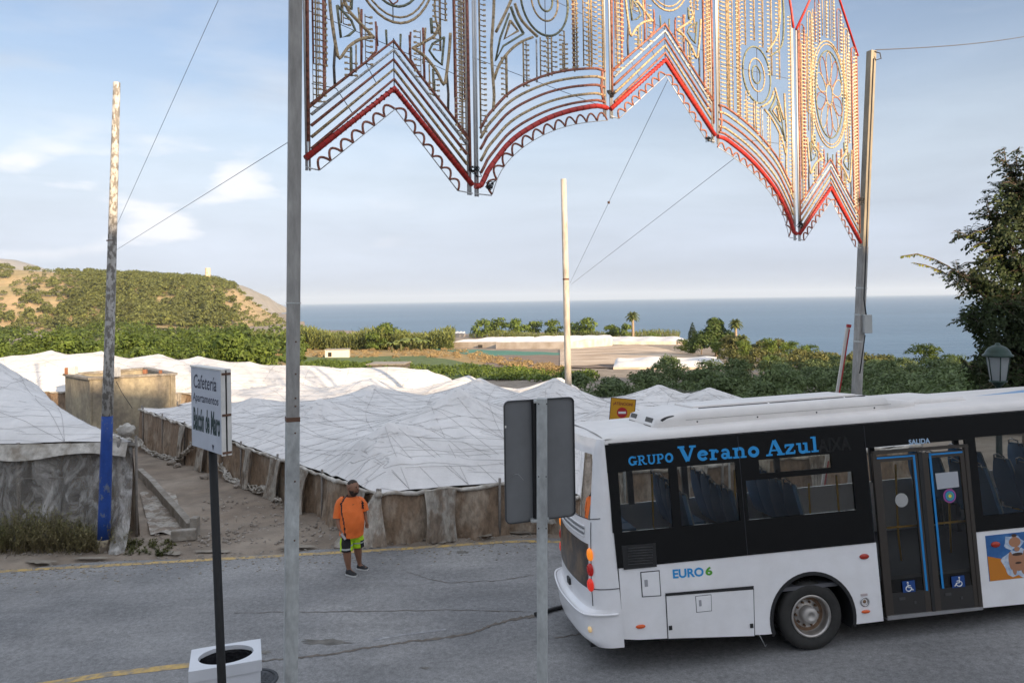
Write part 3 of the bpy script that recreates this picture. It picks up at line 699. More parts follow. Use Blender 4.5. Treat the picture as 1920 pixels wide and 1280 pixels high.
# weathered concrete kerb of the old ditch and its two blocks
conc = mat('old_concrete', (0.34, 0.31, 0.27), 0.9, col2=(0.22, 0.19, 0.155), mscale=2.5, var=0.25, vscale=9, bump=0.6, bscale=20)
kp = [gnd(x, y) for x, y in ((262, 893), (285, 915), (310, 945), (335, 973), (357, 1000))]
mb = MB(); L = []; 
for i in range(len(kp) - 1):
    a = Vector(kp[i]); b = Vector(kp[i + 1]); d = (b - a).normalized(); s = Vector((-d.y, d.x, 0)).normalized()
    mb.box((a + b) / 2 + Vector((0, 0, 0.11)), ((b - a).length + 0.02, 0.16 + 0.004 * i, 0.3), ax=[d, s, d.cross(s) if d.cross(s).z > 0 else -d.cross(s)])
tag(mb.build('ditch_kerb', conc, bev=0.015), 'low crumbling concrete kerb running along the left of the dirt path', 'kerb')
p = gnd(345, 1013); mb = MB(); mb.box((p[0], p[1], p[2] + 0.13), (0.52, 0.17, 0.24), ax=[Vector((0.95, 0.25, 0)).normalized(), Vector((-0.25, 0.95, 0)).normalized(), V(0, 0, 1)])
tag(mb.build('concrete_block', conc, bev=0.02), 'pale concrete block lying flat at the lower end of the ditch kerb', 'block')
p = gnd(366, 1004); mb = MB(); mb.box((p[0], p[1], p[2] + 0.20), (0.17, 0.2, 0.46))
tag(mb.build('concrete_block', conc, bev=0.02), 'upright stub of concrete at the corner of the ditch kerb', 'block')
# dusty sheet lying in the ditch
g = []
for i in range(10):
    row = []
    for j in range(12):
        p = gnd(lerp(268, 335, j / 11) + 20 * (i / 9 - .3), lerp(925, 1002, i / 9), 0.03 + 0.03 * math.sin(i * 1.9 + j) ); row.append(p)
    g.append(row)
mb = MB(); mb.grid(g); tag(mb.build('plastic_sheet', clearm), 'dusty plastic sheet lying in the ditch beside the kerb', 'plastic sheet')
# ------------------------------------------------------------------ water tank
def tank():
    fr = at(168, 712, 31.6); zt = fr.z; zb = Z(fr.x, fr.y) - 0.5
    A = at(122, 703, 33.6); B = fr; Cc = at(329, 711, 33.2); D = at(275, 703, 36.4)
    P = [Vector((q.x, q.y, 0)) for q in (A, B, Cc, D)]; ctr = sum(P, Vector()) / 4
    root = thing('water_tank', (ctr.x, ctr.y, zb), 'open concrete irrigation tank full of water beyond the end of the dirt path', 'water tank')
    tk = mat('tank_plaster', (0.42, 0.36, 0.25), 0.9, col2=(0.22, 0.19, 0.15), mscale=0.8, mix=0.45, stretch=(1, 1, 0.7), var=0.3, vscale=7, bump=0.5, bscale=12)
    for i in range(4):
        a, b = P[i], P[(i + 1) % 4]; d = (b - a).normalized(); ins = (ctr - (a + b) / 2).normalized(); n = Vector((-d.y, d.x, 0)); n = n if n.dot(ins) > 0 else -n
        L = (b - a).length; mb = MB(); mb.box((a + b) / 2 + n * 0.1 + Vector((0, 0, (zt + zb) / 2)), (L - 0.2 if i % 2 else L, 0.2, zt - zb), ax=[d, n, V(0, 0, 1)]); put('wall', mb, tk, root)
        mb = MB(); mb.box((a + b) / 2 + n * 0.08 + Vector((0, 0, zt + 0.05 + i * 0.003)), (L + 0.12, 0.32, 0.09), ax=[d, n, V(0, 0, 1)]); put('coping', mb, conc, root)
    pool = mat('tank_water', (0.10, 0.14, 0.16), 0.05, spec=0.8)
    mb = MB(); mb.poly([(*(p + (ctr - p) * 0.06).xy, zt - 0.32) for p in P]); put('water', mb, pool, root)
    wp = mat('white_plastic', (0.7, 0.69, 0.66), 0.5, var=0.1)
    for px, s, h in ((128, 0.22, 0.30), (137, 0.3, 0.36), (218, 0.26, 0.42), (272, 0.16, 0.2), (301, 0.12, 0.16)):
        q = at(px, 700, 33.4 if px < 150 else (31.9 if px < 240 else 33.0)); mb = MB(); mb.box((q.x, q.y, zt + 0.09 + h / 2), (s, s, h)); put('pump_box', mb, wp if px in (137, 218) else mat('rusty_box', (0.30, 0.13, 0.07), 0.8), root, bev=0.02)
    mb = MB(); mb.tube([at(218, 715, 31.6), at(228, 735, 31.4), at(248, 765, 31.0)], 0.012, 6); put('pipe', mb, rubber, root)
tank()
# ------------------------------------------------------------------ small far buildings and low net houses in the fields
plaster = mat('cream_plaster', (0.60, 0.54, 0.44), 0.9, var=0.12, vscale=1.5)
dark = mat('dark_opening', (0.02, 0.018, 0.016), 0.9)
def hut(x0, x1, ytop, ybot, label, m=plaster, depth=4.0, roof=None, yaw=0.25, ops=1, name='hut', cat='hut', grp=None):
    q = ground((x0 + x1) / 2, ybot); sc = q.y / F; wd = (x1 - x0) * sc; h = (ybot - ytop) * sc
    root = thing(name, (q.x, q.y, Z(q.x, q.y) - 0.4), label, cat, grp, mat3=Matrix.Rotation(yaw, 3, 'Z'))
    mb = MB(); mb.box((0, depth / 2, (h + 0.4) / 2), (wd, depth, h + 0.4)); mb.build('wall', m, root)
    mb = MB(); mb.box((0, depth / 2, h + 0.4 + 0.06), (wd + 0.3, depth + 0.3, 0.12)); mb.build('roof', roof or conc, root)
    for k in range(ops):
        mb = MB(); mb.box((wd * (-0.3 + 0.3 * k), -0.012, 0.4 + h * 0.45), (min(0.9, wd * 0.15), 0.03, h * 0.55)); mb.build('door', dark, root)
hut(610, 654, 656, 671, 'small pale block hut alone in the dry grass left of the banana clump', yaw=0.15)
hut(688, 756, 684, 697, 'low dark-walled shed among the green crops', m=mat('dark_boards', (0.10, 0.085, 0.075), 0.9, var=0.3), yaw=-0.1, ops=0)
hut(776, 803, 630, 650, 'narrow white hut half hidden by the cane thicket', m=mat('whitewash', (0.75, 0.72, 0.66), 0.85, var=0.08), yaw=0.1, ops=0)
def low_net(x0, x1, ytop, ybot, dep, label, slope=0.8, m=net, bumps=5, yaw=0.0, door=0):
    a = ground(x0, ybot); b = ground(x1, ybot); h = (ybot - ytop) * (a.y + b.y) / 2 / F
    root = thing('net_greenhouse', (a.x, a.y, Z(a.x, a.y)), label, 'greenhouse', 'net greenhouses')
    g = []; d = Vector((b.x - a.x, b.y - a.y, 0)); n = Vector((-d.y, d.x, 0)).normalized(); L = d.length
    for i in range(9):
        f = i / 8; row = []
        for j in range(41):
            u = j / 40; p = Vector((a.x, a.y, 0)) + d * u + n * dep * f; gz = Z(a.x, a.y) * (1 - u) + Z(b.x, b.y) * u
            row.append((p.x, p.y, gz + h + (slope * math.sin(f * math.pi / 2) + 0.35 * math.sin(u * bumps * 6.3) * math.sin(f * 6)) * (1 if 0 < u < 1 else .3)))
        g.append(row)
    mb = MB(); mb.grid(g); put('roof_net', mb, m, root)
    for (p0, p1) in ((g[0][0], g[0][-1]), (g[0][-1], g[-1][-1]), (g[0][0], g[-1][0]), (g[-1][0], g[-1][-1])):
        mb = MB(); mb.grid([[p0, p1], [(p0[0], p0[1], Z(p0[0], p0[1]) - 1.5), (p1[0], p1[1], Z(p1[0], p1[1]) - 1.5)]], smooth=False); put('wall', mb, palewall, root)
    if door:
        p = Vector((a.x, a.y, Z(a.x, a.y))) + d * door; mb = MB(); mb.box(p - n * 0.1 + Vector((0, 0, h * 0.35)), (2.2, 0.12, h * 0.7)); put('door', mb, dark, root)
palewall = mat('pale_net_wall', (0.60, 0.53, 0.46), 0.9, col2=(0.42, 0.35, 0.28), mscale=0.5, var=0.15, vscale=1)
low_net(846, 932, 641, 652, 20, 'long white net house left of the open frame, farthest left in the field row', 0.5, door=0.68)
low_net(930, 1070, 641, 654, 24, 'broad white net house in the middle of the field row, behind the furrows', 0.6)
low_net(1066, 1300, 640, 646, 26, 'white net sheet edging the ploughed field below the cane hedge', 0.3)
low_net(838, 872, 625, 631, 14, 'small far net roof at the cliff edge left of the cane hedge', 0.3)
low_net(1150, 1365, 688, 692, 11, 'flat bluish net roof between the ploughed field and the dark orchard', 0.5, bumps=2)
low_net(40, 128, 598, 607, 20, 'wavy white net roof far off among the trees at the left', 1.4, bumps=4)
hut(224, 262, 591, 601, 'pale long farm building at the foot of the wooded hill', yaw=0.1, depth=7, ops=2)
hut(452, 460, 596, 602, 'tiny white hut on the slope of the hill near its right end', yaw=0.1, depth=3, ops=0, m=mat('whitewash', (0.75, 0.72, 0.66), 0.85))
# ------------------------------------------------------------------ watchtower on the hilltop
q = at(390, 526, 755)
tw = thing('watchtower', (q.x, q.y, q.z + 0.4), 'round sand-coloured stone watchtower on top of the hill', 'tower'); tw.scale = (0.85, 0.85, 1.3)
towerm = mat('sand_stone', (0.62, 0.50, 0.34), 0.9, var=0.15, vscale=0.8, bump=0.5, bscale=3)
mb = MB(); mb.lathe([(3.3, 0), (3.15, 3), (2.9, 8.6), (2.9, 8.7)], n=28); mb.build('shaft', towerm, tw)
mb = MB(); mb.lathe([(2.9, 8.7), (3.15, 8.8), (3.15, 9.4), (2.8, 9.4), (2.8, 8.9), (0, 8.9)], n=28); mb.build('parapet', towerm, tw)
mb = MB(); mb.box((0.3, -3.0, 5.5), (0.7, 0.3, 1.2)); mb.build('window', dark, tw)
# ================================================================== VEGETATION
def leaf_mat(name, c1, c2, isl=0.45, rough=0.6, tr=0.25):
    return mat(name, c1, rough, col2=c2, mscale=0.5, sharp=0.15, island=isl, transl=tr, spec=0.3)
def leaves(n, centers, leaf, seed, up=0.35, aspect=0.5, jit=0.5, fold=True):
    """numpy leaf cloud: centers = list of (x,y,z, rx,ry,rz); leaves sit in the outer shell of every clump"""
    rs = np.random.RandomState(seed); C = np.array(centers, float)
    wgt = C[:, 3] * C[:, 4]; wgt /= wgt.sum(); idx = rs.choice(len(C), n, p=wgt); c = C[idx]
    d = rs.normal(size=(n, 3)); d /= np.linalg.norm(d, axis=1)[:, None]
    d[:, 2] = np.where(d[:, 2] < -0.35, -d[:, 2] * 0.6, d[:, 2])
    r = 0.55 + 0.5 * rs.rand(n) ** 0.6
    p = c[:, :3] + d * c[:, 3:6] * r[:, None]
    nrm = d + rs.normal(size=(n, 3)) * jit; nrm[:, 2] += up; nrm /= np.linalg.norm(nrm, axis=1)[:, None]
    t = np.cross(nrm, rs.normal(size=(n, 3))); t /= np.linalg.norm(t, axis=1)[:, None]; b = np.cross(nrm, t)
    s = leaf * (0.6 + 0.8 * rs.rand(n))[:, None]
    a0 = p - t * s; a1 = p + b * s * aspect; a2 = p + t * s - nrm * s * 0.25; a3 = p - b * s * aspect
    v = np.stack([a0, a1, a2, a3], 1).reshape(-1, 3)
    return v, n
def leaf_mesh(name, v, n, m):
    me = bpy.data.meshes.new(name); me.vertices.add(n * 4); me.vertices.foreach_set('co', v.astype(np.float32).ravel())
    me.loops.add(n * 4); me.loops.foreach_set('vertex_index', np.arange(n * 4, dtype=np.int32))
    me.polygons.add(n); me.polygons.foreach_set('loop_start', np.arange(0, n * 4, 4, dtype=np.int32))
    try: me.polygons.foreach_set('loop_total', np.full(n, 4, dtype=np.int32))
    except Exception: pass
    me.materials.append(m); me.update(calc_edges=True); return me
def clumps(seed, n, R, h0, h1, sz):
    rnd = random.Random(seed); out = []
    for i in range(n):
        a = rnd.uniform(0, 6.28); f = rnd.random() ** 0.5; z = lerp(h0, h1, rnd.random()); k = math.sin(math.pi * min(1, max(0.12, (z - h0) / (h1 - h0) * 0.85 + 0.12)))
        s = sz * rnd.uniform(0.7, 1.2); out.append((R * f * k * math.cos(a), R * f * k * math.sin(a), z, s, s, s * 0.8))
    return out
bark = mat('bark', (0.15, 0.115, 0.085), 0.95, var=0.35, vscale=8, bump=0.8, bscale=12)
L_av = leaf_mat('avocado_leaf', (0.135, 0.185, 0.030), (0.060, 0.095, 0.022))
L_yel = leaf_mat('bright_leaf', (0.26, 0.27, 0.035), (0.15, 0.18, 0.03))
L_dk = leaf_mat('orchard_leaf', (0.150, 0.195, 0.075), (0.085, 0.125, 0.048))
L_pine = leaf_mat('pine_needle', (0.155, 0.165, 0.045), (0.075, 0.09, 0.028), isl=0.6)
L_cyp = leaf_mat('cypress_leaf', (0.035, 0.055, 0.020), (0.022, 0.035, 0.015))
L_cane = leaf_mat('cane_leaf', (0.20, 0.22, 0.06), (0.12, 0.14, 0.045))
L_scrub = leaf_mat('scrub_leaf', (0.155, 0.15, 0.05), (0.085, 0.10, 0.03))
L_shade = leaf_mat('shade_tree_leaf', (0.055, 0.085, 0.026), (0.030, 0.042, 0.016), tr=0.2)
L_gold = leaf_mat('yellowing_leaf', (0.42, 0.38, 0.04), (0.22, 0.26, 0.04), tr=0.4)
L_weed = leaf_mat('weed_leaf', (0.17, 0.18, 0.07), (0.24, 0.20, 0.10), tr=0.2)
def crown_set(base, k, n, R, h0, h1, sz, leaf, m, nc=16, trunk=0.12, flat=1.0):
    out = []
    for i in range(k):
        v, c = leaves(n, clumps(base + i, nc, R, h0, h1, sz), leaf, base + i)
        out.append(leaf_mesh('crown', v, c, m))
    return out
def trunk_mesh(h, r, seed=0, limbs=4, R=1.0):
    rnd = random.Random(seed); mb = MB(); mb.tube([(0, 0, -0.5), (0.05, 0.02, h * 0.5), (0.0, 0.05, h)], [r * 1.25, r, r * 0.7], 7)
    for i in range(limbs):
        a = i * 6.28 / limbs + rnd.uniform(-.4, .4); mb.tube([(0, 0, h * 0.55), (R * .35 * math.cos(a), R * .35 * math.sin(a), h * 0.95), (R * .7 * math.cos(a), R * .7 * math.sin(a), h * 1.35)], [r * 0.55, r * 0.4, r * 0.18], 5)
    return mb.mesh('trunk', bark)
def plant(name, x, y, crown, trunk, s, label, cat, group, zo=0.0, rot=None, rnd=random.Random(1)):
    root = thing(name, (x, y, Z(x, y) + zo), label, cat, group); root.scale = (s, s, s * rnd.uniform(0.9, 1.1)); root.rotation_euler = (0, 0, rnd.uniform(0, 6.28))
    link('crown', crown, root)
    if trunk is not None: link('trunk', trunk, root)
    return root
def single(name, x, y, crown, s, label, cat, group, rnd, z=None):
    o = link(name, crown); o.location = (x, y, Z(x, y) if z is None else z); o.scale = (s * rnd.uniform(.85, 1.15), s * rnd.uniform(.85, 1.15), s * rnd.uniform(0.85, 1.15)); o.rotation_euler = (0, 0, rnd.uniform(0, 6.28))
    return tag(o, label, cat, group)
rnd = random.Random(11)
# --- belt of avocado trees behind the back greenhouse
av = crown_set(100, 5, 1900, 2.3, 1.0, 4.4, 1.0, 0.17, L_av, 22); av_t = trunk_mesh(1.9, 0.13, 1, 4, 1.8)
avy = crown_set(120, 2, 1500, 2.0, 0.7, 3.2, 0.9, 0.17, L_yel, 18)
def px_of(x, y): return 960 + F * x / y
for row, (y0, cnt) in enumerate([(56, 15), (64, 15), (74, 15), (86, 15), (100, 15)]):
    for i in range(cnt):
        px = lerp(-90, 500, (i + rnd.uniform(.1, .9)) / cnt); y = y0 + rnd.uniform(-3, 3)
        if px > 470 and row < 1: continue
        x = (px - 960) / F * y
        lowrow = row == 0 and px < 175
        s = (0.78 if row == 0 else 1.0) * rnd.uniform(0.85, 1.12)
        if row == 0: s *= 0.92
        plant('avocado_tree', x, y, (avy if lowrow or rnd.random() < 0.16 else av)[rnd.randrange(2)] if (lowrow or rnd.random() < .1) else av[rnd.randrange(5)], av_t, s,
              'dense green avocado tree in the plantation belt behind the sunlit net roof', 'avocado tree', 'avocado trees behind the back greenhouse', rnd=rnd)
# mass of further trees between the belt and the hill
C = []
for i in range(300):
    px = rnd.uniform(-120, 560); y = rnd.uniform(125, 400); x = (px - 960) / F * y
    if rnd.random() < .25: y = rnd.uniform(110, 160); x = (px - 960) / F * y
    if 30 < px < 135 and 150 < y < 330: continue
    s = rnd.uniform(1.6, 3.0) * y / 220; C.append((x, y, Z(x, y) + s * 0.9, s * 1.3, s * 1.3, s))
v, n = leaves(24000, C, 0.75, 5, jit=0.6); o = link('plantation_trees', leaf_mesh('plantation_trees', v, n, L_av)); tag(o, kind='stuff')
# --- cane thicket and banana clump
def cane(name, px0, px1, ybase, hpx, cnt, seed, label, d2=14, m=L_cane, dens=1.0):
    rs = np.random.RandomState(seed); q0 = ground(px0, ybase); q1 = ground(px1, ybase); V_ = []
    n = int(cnt)
    for k in range(n):
        u = rs.rand(); f = rs.rand(); p = q0.lerp(q1, u); p.y += f * d2; p.x += f * d2 * p.x / p.y
        z0 = Z(p.x, p.y); hh = hpx / F * p.y * rs.uniform(0.7, 1.08) * (0.85 + 0.15 * math.sin(u * 17 + seed))
        lean = rs.normal(size=2) * 0.12 * hh
        w_ = 0.10 + 0.02 * hh
        for j in range(7):
            t = (j + rs.rand()) / 7; a = rs.uniform(0, 6.28); L = hh * 0.22
            b = Vector((p.x + lean[0] * t, p.y + lean[1] * t, z0 + hh * t * 0.85)); d = Vector((math.cos(a) * 0.6, math.sin(a) * 0.6, rs.uniform(0.3, 1.1))).normalized() * L
            s = Vector((-math.sin(a), math.cos(a), 0)) * w_
            V_ += [b - s, b + s, b + d + s * 0.3 + Vector((0, 0, -.1 * L)), b + d - s * 0.3 + Vector((0, 0, -.1 * L))]
    V_ = np.array([tuple(q) for q in V_])
    o = link(name, leaf_mesh(name, V_, len(V_) // 4, m)); return tag(o, kind='stuff')
cane('cane_thicket', 480, 850, 655, 44, 2600, 3, '', 22)
cane('cane_thicket', 880, 1275, 634, 16, 1500, 5, '', 16)
bush = crown_set(140, 4, 900, 1.9, 0.5, 3.0, 0.95, 0.24, L_av, 14)
busho = crown_set(150, 4, 1500, 1.75, 0.15, 1.75, 0.75, 0.13, L_dk, 16)
bushy = crown_set(160, 3, 1100, 1.6, 0.25, 1.9, 0.7, 0.15, L_scrub, 14)
FT = ['darkest tree in the middle of the clump left of the banana plants', 'dark tree just left of the narrow white hut, behind the bananas', 'dark green tree at the left end of the clump by the bananas', 'leafy tree behind the small pale block hut', 'tree in the cane a little left of the pale block hut', 'small tree in the cane beside the tall grey arch post',
      'leftmost tree of the row above the long white net houses', 'second tree in the row above the long white net houses', 'bushy third tree in the row above the white net houses', 'fourth tree in the row above the white net houses, left of the pale pole', 'tree just left of the pale pole in the hedge above the net houses',
      'tree just right of the pale pole in the cane hedge', 'second tree right of the pale pole in the cane hedge', 'small tree left of the lone tall palm', 'small tree at the foot of the lone tall palm', 'last small tree at the right end of the cane hedge']
for i, (px, py, s) in enumerate([(725, 655, 1.5), (752, 652, 1.25), (700, 657, 1.1), (640, 650, 1.2), (580, 652, 1.1), (560, 662, 0.8), (905, 634, 1.5), (935, 632, 1.8), (965, 632, 1.7), (1000, 631, 1.7), (1035, 632, 1.6), (1080, 633, 1.5), (1102, 634, 1.6), (1150, 636, 1.3), (1175, 638, 1.2), (1225, 642, .8)]):
    q = ground(px, py); p_ = ['wide', 'low', 'tall', 'ragged'][i % 4]
    plant('fruit_tree', q.x, q.y, bush[i % 4], None, s * 1.5, FT[i], 'tree', 'fruit trees in the cane hedge', rnd=rnd)
# banana plants at the right end of the dark clump
def banana(px, py, s, label):
    q = ground(px, py); root = thing('banana_plant', (q.x, q.y, Z(q.x, q.y)), label, 'banana plant', 'banana plants beside the cane'); mb = MB()
    rn = random.Random(int(px))
    mb2 = MB(); mb2.tube([(0, 0, -.3), (0, 0, 1.6 * s)], [0.22 * s, 0.15 * s], 7); mb2.build('stem', leaf_mat('banana_stem', (0.18, 0.19, 0.08), (0.1, 0.1, 0.05)), root)
    for k in range(11):
        a = k * 2.4 + rn.uniform(-.3, .3); L = rn.uniform(1.6, 2.4) * s; P = []
        for i in range(7):
            t = i / 6; P.append(Vector((math.cos(a) * L * t * 0.8, math.sin(a) * L * t * 0.8, 1.5 * s + L * (0.9 * t - 0.85 * t * t))))
        sd = Vector((-math.sin(a), math.cos(a), 0)); w = [0.05, 0.22, 0.3, 0.3, 0.26, 0.18, 0.03]
        g = [[P[i] + sd * w[i] * s + V(0, 0, -0.1 * s), P[i] + V(0, 0, 0.02), P[i] - sd * w[i] * s + V(0, 0, -0.1 * s)] for i in range(7)]
        m2 = MB(); m2.grid(g); m2.build('leaf', leaf_mat('banana_leaf', (0.14, 0.19, 0.05), (0.20, 0.22, 0.06), isl=0.3), root)
for px, py, s in ((770, 657, 1.9), (790, 658, 1.6), (752, 659, 1.7), (735, 660, 1.4)): banana(px, py, s, 'broad-leaved banana plant in front of the cane thicket beside the narrow white hut')
# --- dark orchard on the right, in the shade
cnt = 0; used = []
ys = [31, 34, 37.5, 41, 45, 50, 56, 62, 69, 76, 84, 93]
for ri, y in enumerate(ys):
    stepx = 3.0 + (y - 31) * 0.012; x = 0.5 + (ri % 2) * 1.5
    while x < y * 0.80:
        xx = x + rnd.uniform(-.4, .4); yy = y + rnd.uniform(-.6, .6); px = px_of(xx, yy)
        x += stepx
        if px < 985 or px > 1990: continue
        if yy > land_end(xx / yy) - 6: continue
        if px < 1400 and yy > 76: continue
        if px < 1230 and yy > 57: continue
        if px < 1120 and yy > 48: continue
        if yy < 34 and px < 1180: continue
        s = rnd.uniform(0.62, 1.0) * (1.0 + (yy - 31) * 0.003); cnt += 1
        zo = 0
        g = busho[rnd.randrange(4)]
        single('orchard_bush', xx, yy, g, s, 'rounded dark green orchard bush in the shaded plantation behind the bus', 'bush', 'orchard bushes behind the bus', rnd)
print('orchard', cnt)
# sunlit shrubs at the end of the orchard
lit = [(1060, 706, .7), (1370, 690, 1.4), (1395, 678, 1.5), (1420, 690, 1.4), (1440, 672, 1.5), (1460, 690, 1.3), (1480, 676, 1.5), (1500, 695, 1.4), (1515, 680, 1.5), (1535, 700, 1.5), (1350, 672, 1.3), (1400, 702, 1.2), (1445, 704, 1.2), (1555, 690, 1.4), (1690, 690, 1.7), (1650, 700, 1.5), (1730, 695, 1.7), (1610, 700, 1.4), (1790, 705, 1.5), (1850, 715, 1.4)]
for i, (px, py, s) in enumerate(lit):
    q = ground(px, py)
    if q.y > 280: continue
    single('scrub_bush', q.x, q.y, (bushy if i % 2 else av)[i % 2], s * (0.55 if i % 2 else 0.32) / 0.45 * (0.45 + q.y / 520), 'sunlit olive scrub bush at the far edge of the dark orchard', 'bush', 'scrub bushes at the orchard edge', rnd)
# low green weeds and dry tufts along the front of the fields
C = []
for i in range(190):
    px = rnd.uniform(560, 1110); py = interp(px, [560, 850, 1110], [692, 706, 718]) + rnd.uniform(-14, 3); q = ground(px, py); s = rnd.uniform(0.35, 0.8); C.append((q.x, q.y, Z(q.x, q.y) + s * 0.4, s * 1.5, s * 1.5, s))
v, n = leaves(15000, C, 0.16, 9, jit=0.8); tag(link('field_weeds', leaf_mesh('field_weeds', v, n, L_av)), kind='stuff')
C = []
for i in range(260):
    px = rnd.uniform(430, 1060); py = interp(px, [430, 700, 860, 1060], [662, 664, 664, 700]) + rnd.uniform(-8, 8); q = ground(px, py); s = rnd.uniform(0.3, 0.7); C.append((q.x, q.y, Z(q.x, q.y) + s * 0.5, s * 1.6, s * 1.6, s))
v, n = leaves(20000, C, 0.16, 10, jit=0.9); tag(link('dry_tufts', leaf_mesh('dry_tufts', v, n, mat('dry_straw', (0.36, 0.26, 0.125), 0.9, island=0.4, transl=0.2))), kind='stuff')
# --- palms, cypress, round tree at the point
palm_leaf = leaf_mat('palm_leaf', (0.13, 0.15, 0.045), (0.07, 0.09, 0.03), isl=0.3)
def palm(px, ybase, ytop, label, rr=1.5, n=34, tr=0.26):
    q = ground(px, ybase); h = (ybase - ytop) / F * q.y
    root = thing('palm_tree', (q.x, q.y, Z(q.x, q.y)), label, 'palm tree', 'palms by the sea'); rn = random.Random(px)
    mb = MB(); mb.tube([(0, 0, -.5), (0.05, 0, h * .5), (0, 0, h)], [tr * 1.2, tr, tr * .85], 9); mb.build('trunk', mat('palm_trunk', (0.30, 0.23, 0.16), 0.95, var=0.3, vscale=3, bump=0.7, bscale=6), root)
    for k in range(n):
        a = k * 2.399; el = lerp(1.25, -0.7, k / n); L = rr * rn.uniform(0.85, 1.1); P = []
        for i in range(6):
            t = i / 5; P.append(Vector((math.cos(a) * math.cos(el) * L * t, math.sin(a) * math.cos(el) * L * t, h + L * (math.sin(el) * t - 0.45 * t * t))))
        sd = Vector((-math.sin(a), math.cos(a), 0)); w = [0.03, 0.2, 0.34, 0.36, 0.24, 0.04]
        m2 = MB(); m2.grid([[P[i] + sd * w[i] * rr * .6 + V(0, 0, -.12 * rr), P[i], P[i] - sd * w[i] * rr * .6 + V(0, 0, -.12 * rr)] for i in range(6)])
        m2.build('frond', palm_leaf, root)
palm(1187, 640, 590, 'tall thin palm standing alone against the sea above the cane hedge', 2.9, 30, tr=0.5)
palm(1380, 668, 604, 'fan palm with a bare pale trunk just right of the round tree', 1.5, 30)
palm(1343, 668, 610, 'shaggy palm crown rising out of the top right of the round tree', 1.5, 22)
palm(1392, 672, 634, 'low palm with an orange-brown trunk in front of the scrub right of the round tree', 1.6, 30)
cy_v, cn = leaves(2600, [(0, 0, z, 1.25 * math.sin(math.pi * min(1, (z + 1.2) / 9.5)) ** 0.8 + 0.12, 1.25 * math.sin(math.pi * min(1, (z + 1.2) / 9.5)) ** 0.8 + 0.12, 0.8) for z in np.linspace(0.4, 8.1, 18)], 0.20, 77, up=0.8)
q = ground(1299, 662); root = thing('cypress_tree', (q.x, q.y, Z(q.x, q.y)), 'narrow dark cypress at the left end of the tree group by the sea', 'cypress tree')
hc = (662 - 601) / F * q.y; root.scale = (hc / 9,) * 3; link('crown', leaf_mesh('crown', cy_v, cn, L_cyp), root); link('trunk', trunk_mesh(2, .2, 2, 0), root)
q = ground(1341, 668); hc = 1.12 * (668 - 600) / F * q.y
v, n = leaves(5200, [(0, 0, .62, .22, .22, .34), (-.2, 0, .42, .28, .28, .26), (.22, .05, .4, .28, .3, .26), (.05, -.1, .30, .34, .3, .24), (.38, 0, .28, .18, .2, .2), (-.38, 0, .26, .17, .2, .18), (.1, .1, .78, .13, .15, .14), (-.06, 0, .85, .1, .1, .1)], .034, 88)
root = thing('round_tree', (q.x, q.y, Z(q.x, q.y)), 'big full green tree in the middle of the group by the sea', 'tree'); root.scale = (hc * 1.15, hc, hc)
link('crown', leaf_mesh('crown', v, n, leaf_mat('ficus_leaf', (0.085, 0.13, 0.03), (0.045, 0.075, 0.02))), root); link('trunk', trunk_mesh(.3, .03, 3, 4, .3), root)
q = ground(1312, 664); hc = 30 / F * q.y
v, n = leaves(900, [(0, 0, .7, .28, .28, .3), (.2, 0, .9, .2, .2, .2), (-.2, 0, .95, .16, .2, .2)], .06, 89)
root = thing('small_tree', (q.x, q.y - 1, Z(q.x, q.y)), 'small yellowish tree with forked pale trunk in front of the cypress', 'tree'); root.scale = (hc,) * 3
link('crown', leaf_mesh('crown', v, n, L_yel), root); link('trunk', trunk_mesh(.6, .04, 4, 3, .25), root)
for i, (px, py, s, mm) in enumerate([(1283, 664, 1.6, 0), (1296, 667, 1.3, 0), (1425, 668, 1.3, 1), (1460, 664, 1.5, 1), (1478, 662, 1.6, 0), (1500, 664, 1.5, 1), (1517, 668, 1.3, 1), (1440, 670, 1.1, 1), (1372, 672, 1.8, 1), (1405, 672, 1.5, 1)]):
    q = ground(px, py)
    single('shore_bush', q.x, q.y, (av if mm == 0 else bushy)[i % 3], s * (0.55 if mm == 0 else 0.9), ['dark green bush at the foot of the cypress, on its left side', 'dark green bush right under the cypress, hugging its trunk',
        'brownish bush right of the low palm with the orange-brown trunk', 'scrubby olive bush a little left of the tallest bush on the rocky point', 'tallest brownish bush on the rocky point against the sea',
        'olive bush just right of the tallest one on the rocky point', 'rightmost bush on the rocky point, above the dark orchard', 'small low bush between the palms and the rocky point bushes',
        'brownish undergrowth at the right foot of the big round tree', 'scrub around the foot of the low palm'][i], 'bush', 'bushes on the point', rnd)
# --- pines on the hill: the nearest and largest as trees of their own, the rest as one wood
pine = []
for i in range(5):
    v, n = leaves(170, clumps(300 + i, 7, 1.9, 1.6, 4.2, 1.3), 0.55, 300 + i, jit=0.5); pine.append(leaf_mesh('pine_tree', v, n, L_pine))
spots = []
def wood_density(px, y):
    n = math.sin(px * .045 + y * .021) + .8 * math.sin(px * .11 - y * .05) + .6 * math.sin(y * .09 + px * .02)
    L = sstep(70, 175, px + 22 * n + (y - 660) * -.25); R = 1 - sstep(390, 475, px + 18 * n); d = L * R
    g = 1 - .75 * sstep(1.1, 1.9, n)                      # glades of bare ochre ground
    return max(0.10 if y > 620 else .3, d * g)
while len(spots) < 2000:
    px = rnd.uniform(-60, 535); y = rnd.uniform(548, 790); x = (px - 960) / F * y
    if rnd.random() > wood_density(px, y): continue
    spots.append((x, y, hill_z(x, y), rnd.uniform(0.8, 2.1) * (0.62 if px > 440 else 1)))
spots.sort(key=lambda s: s[1] / s[3])
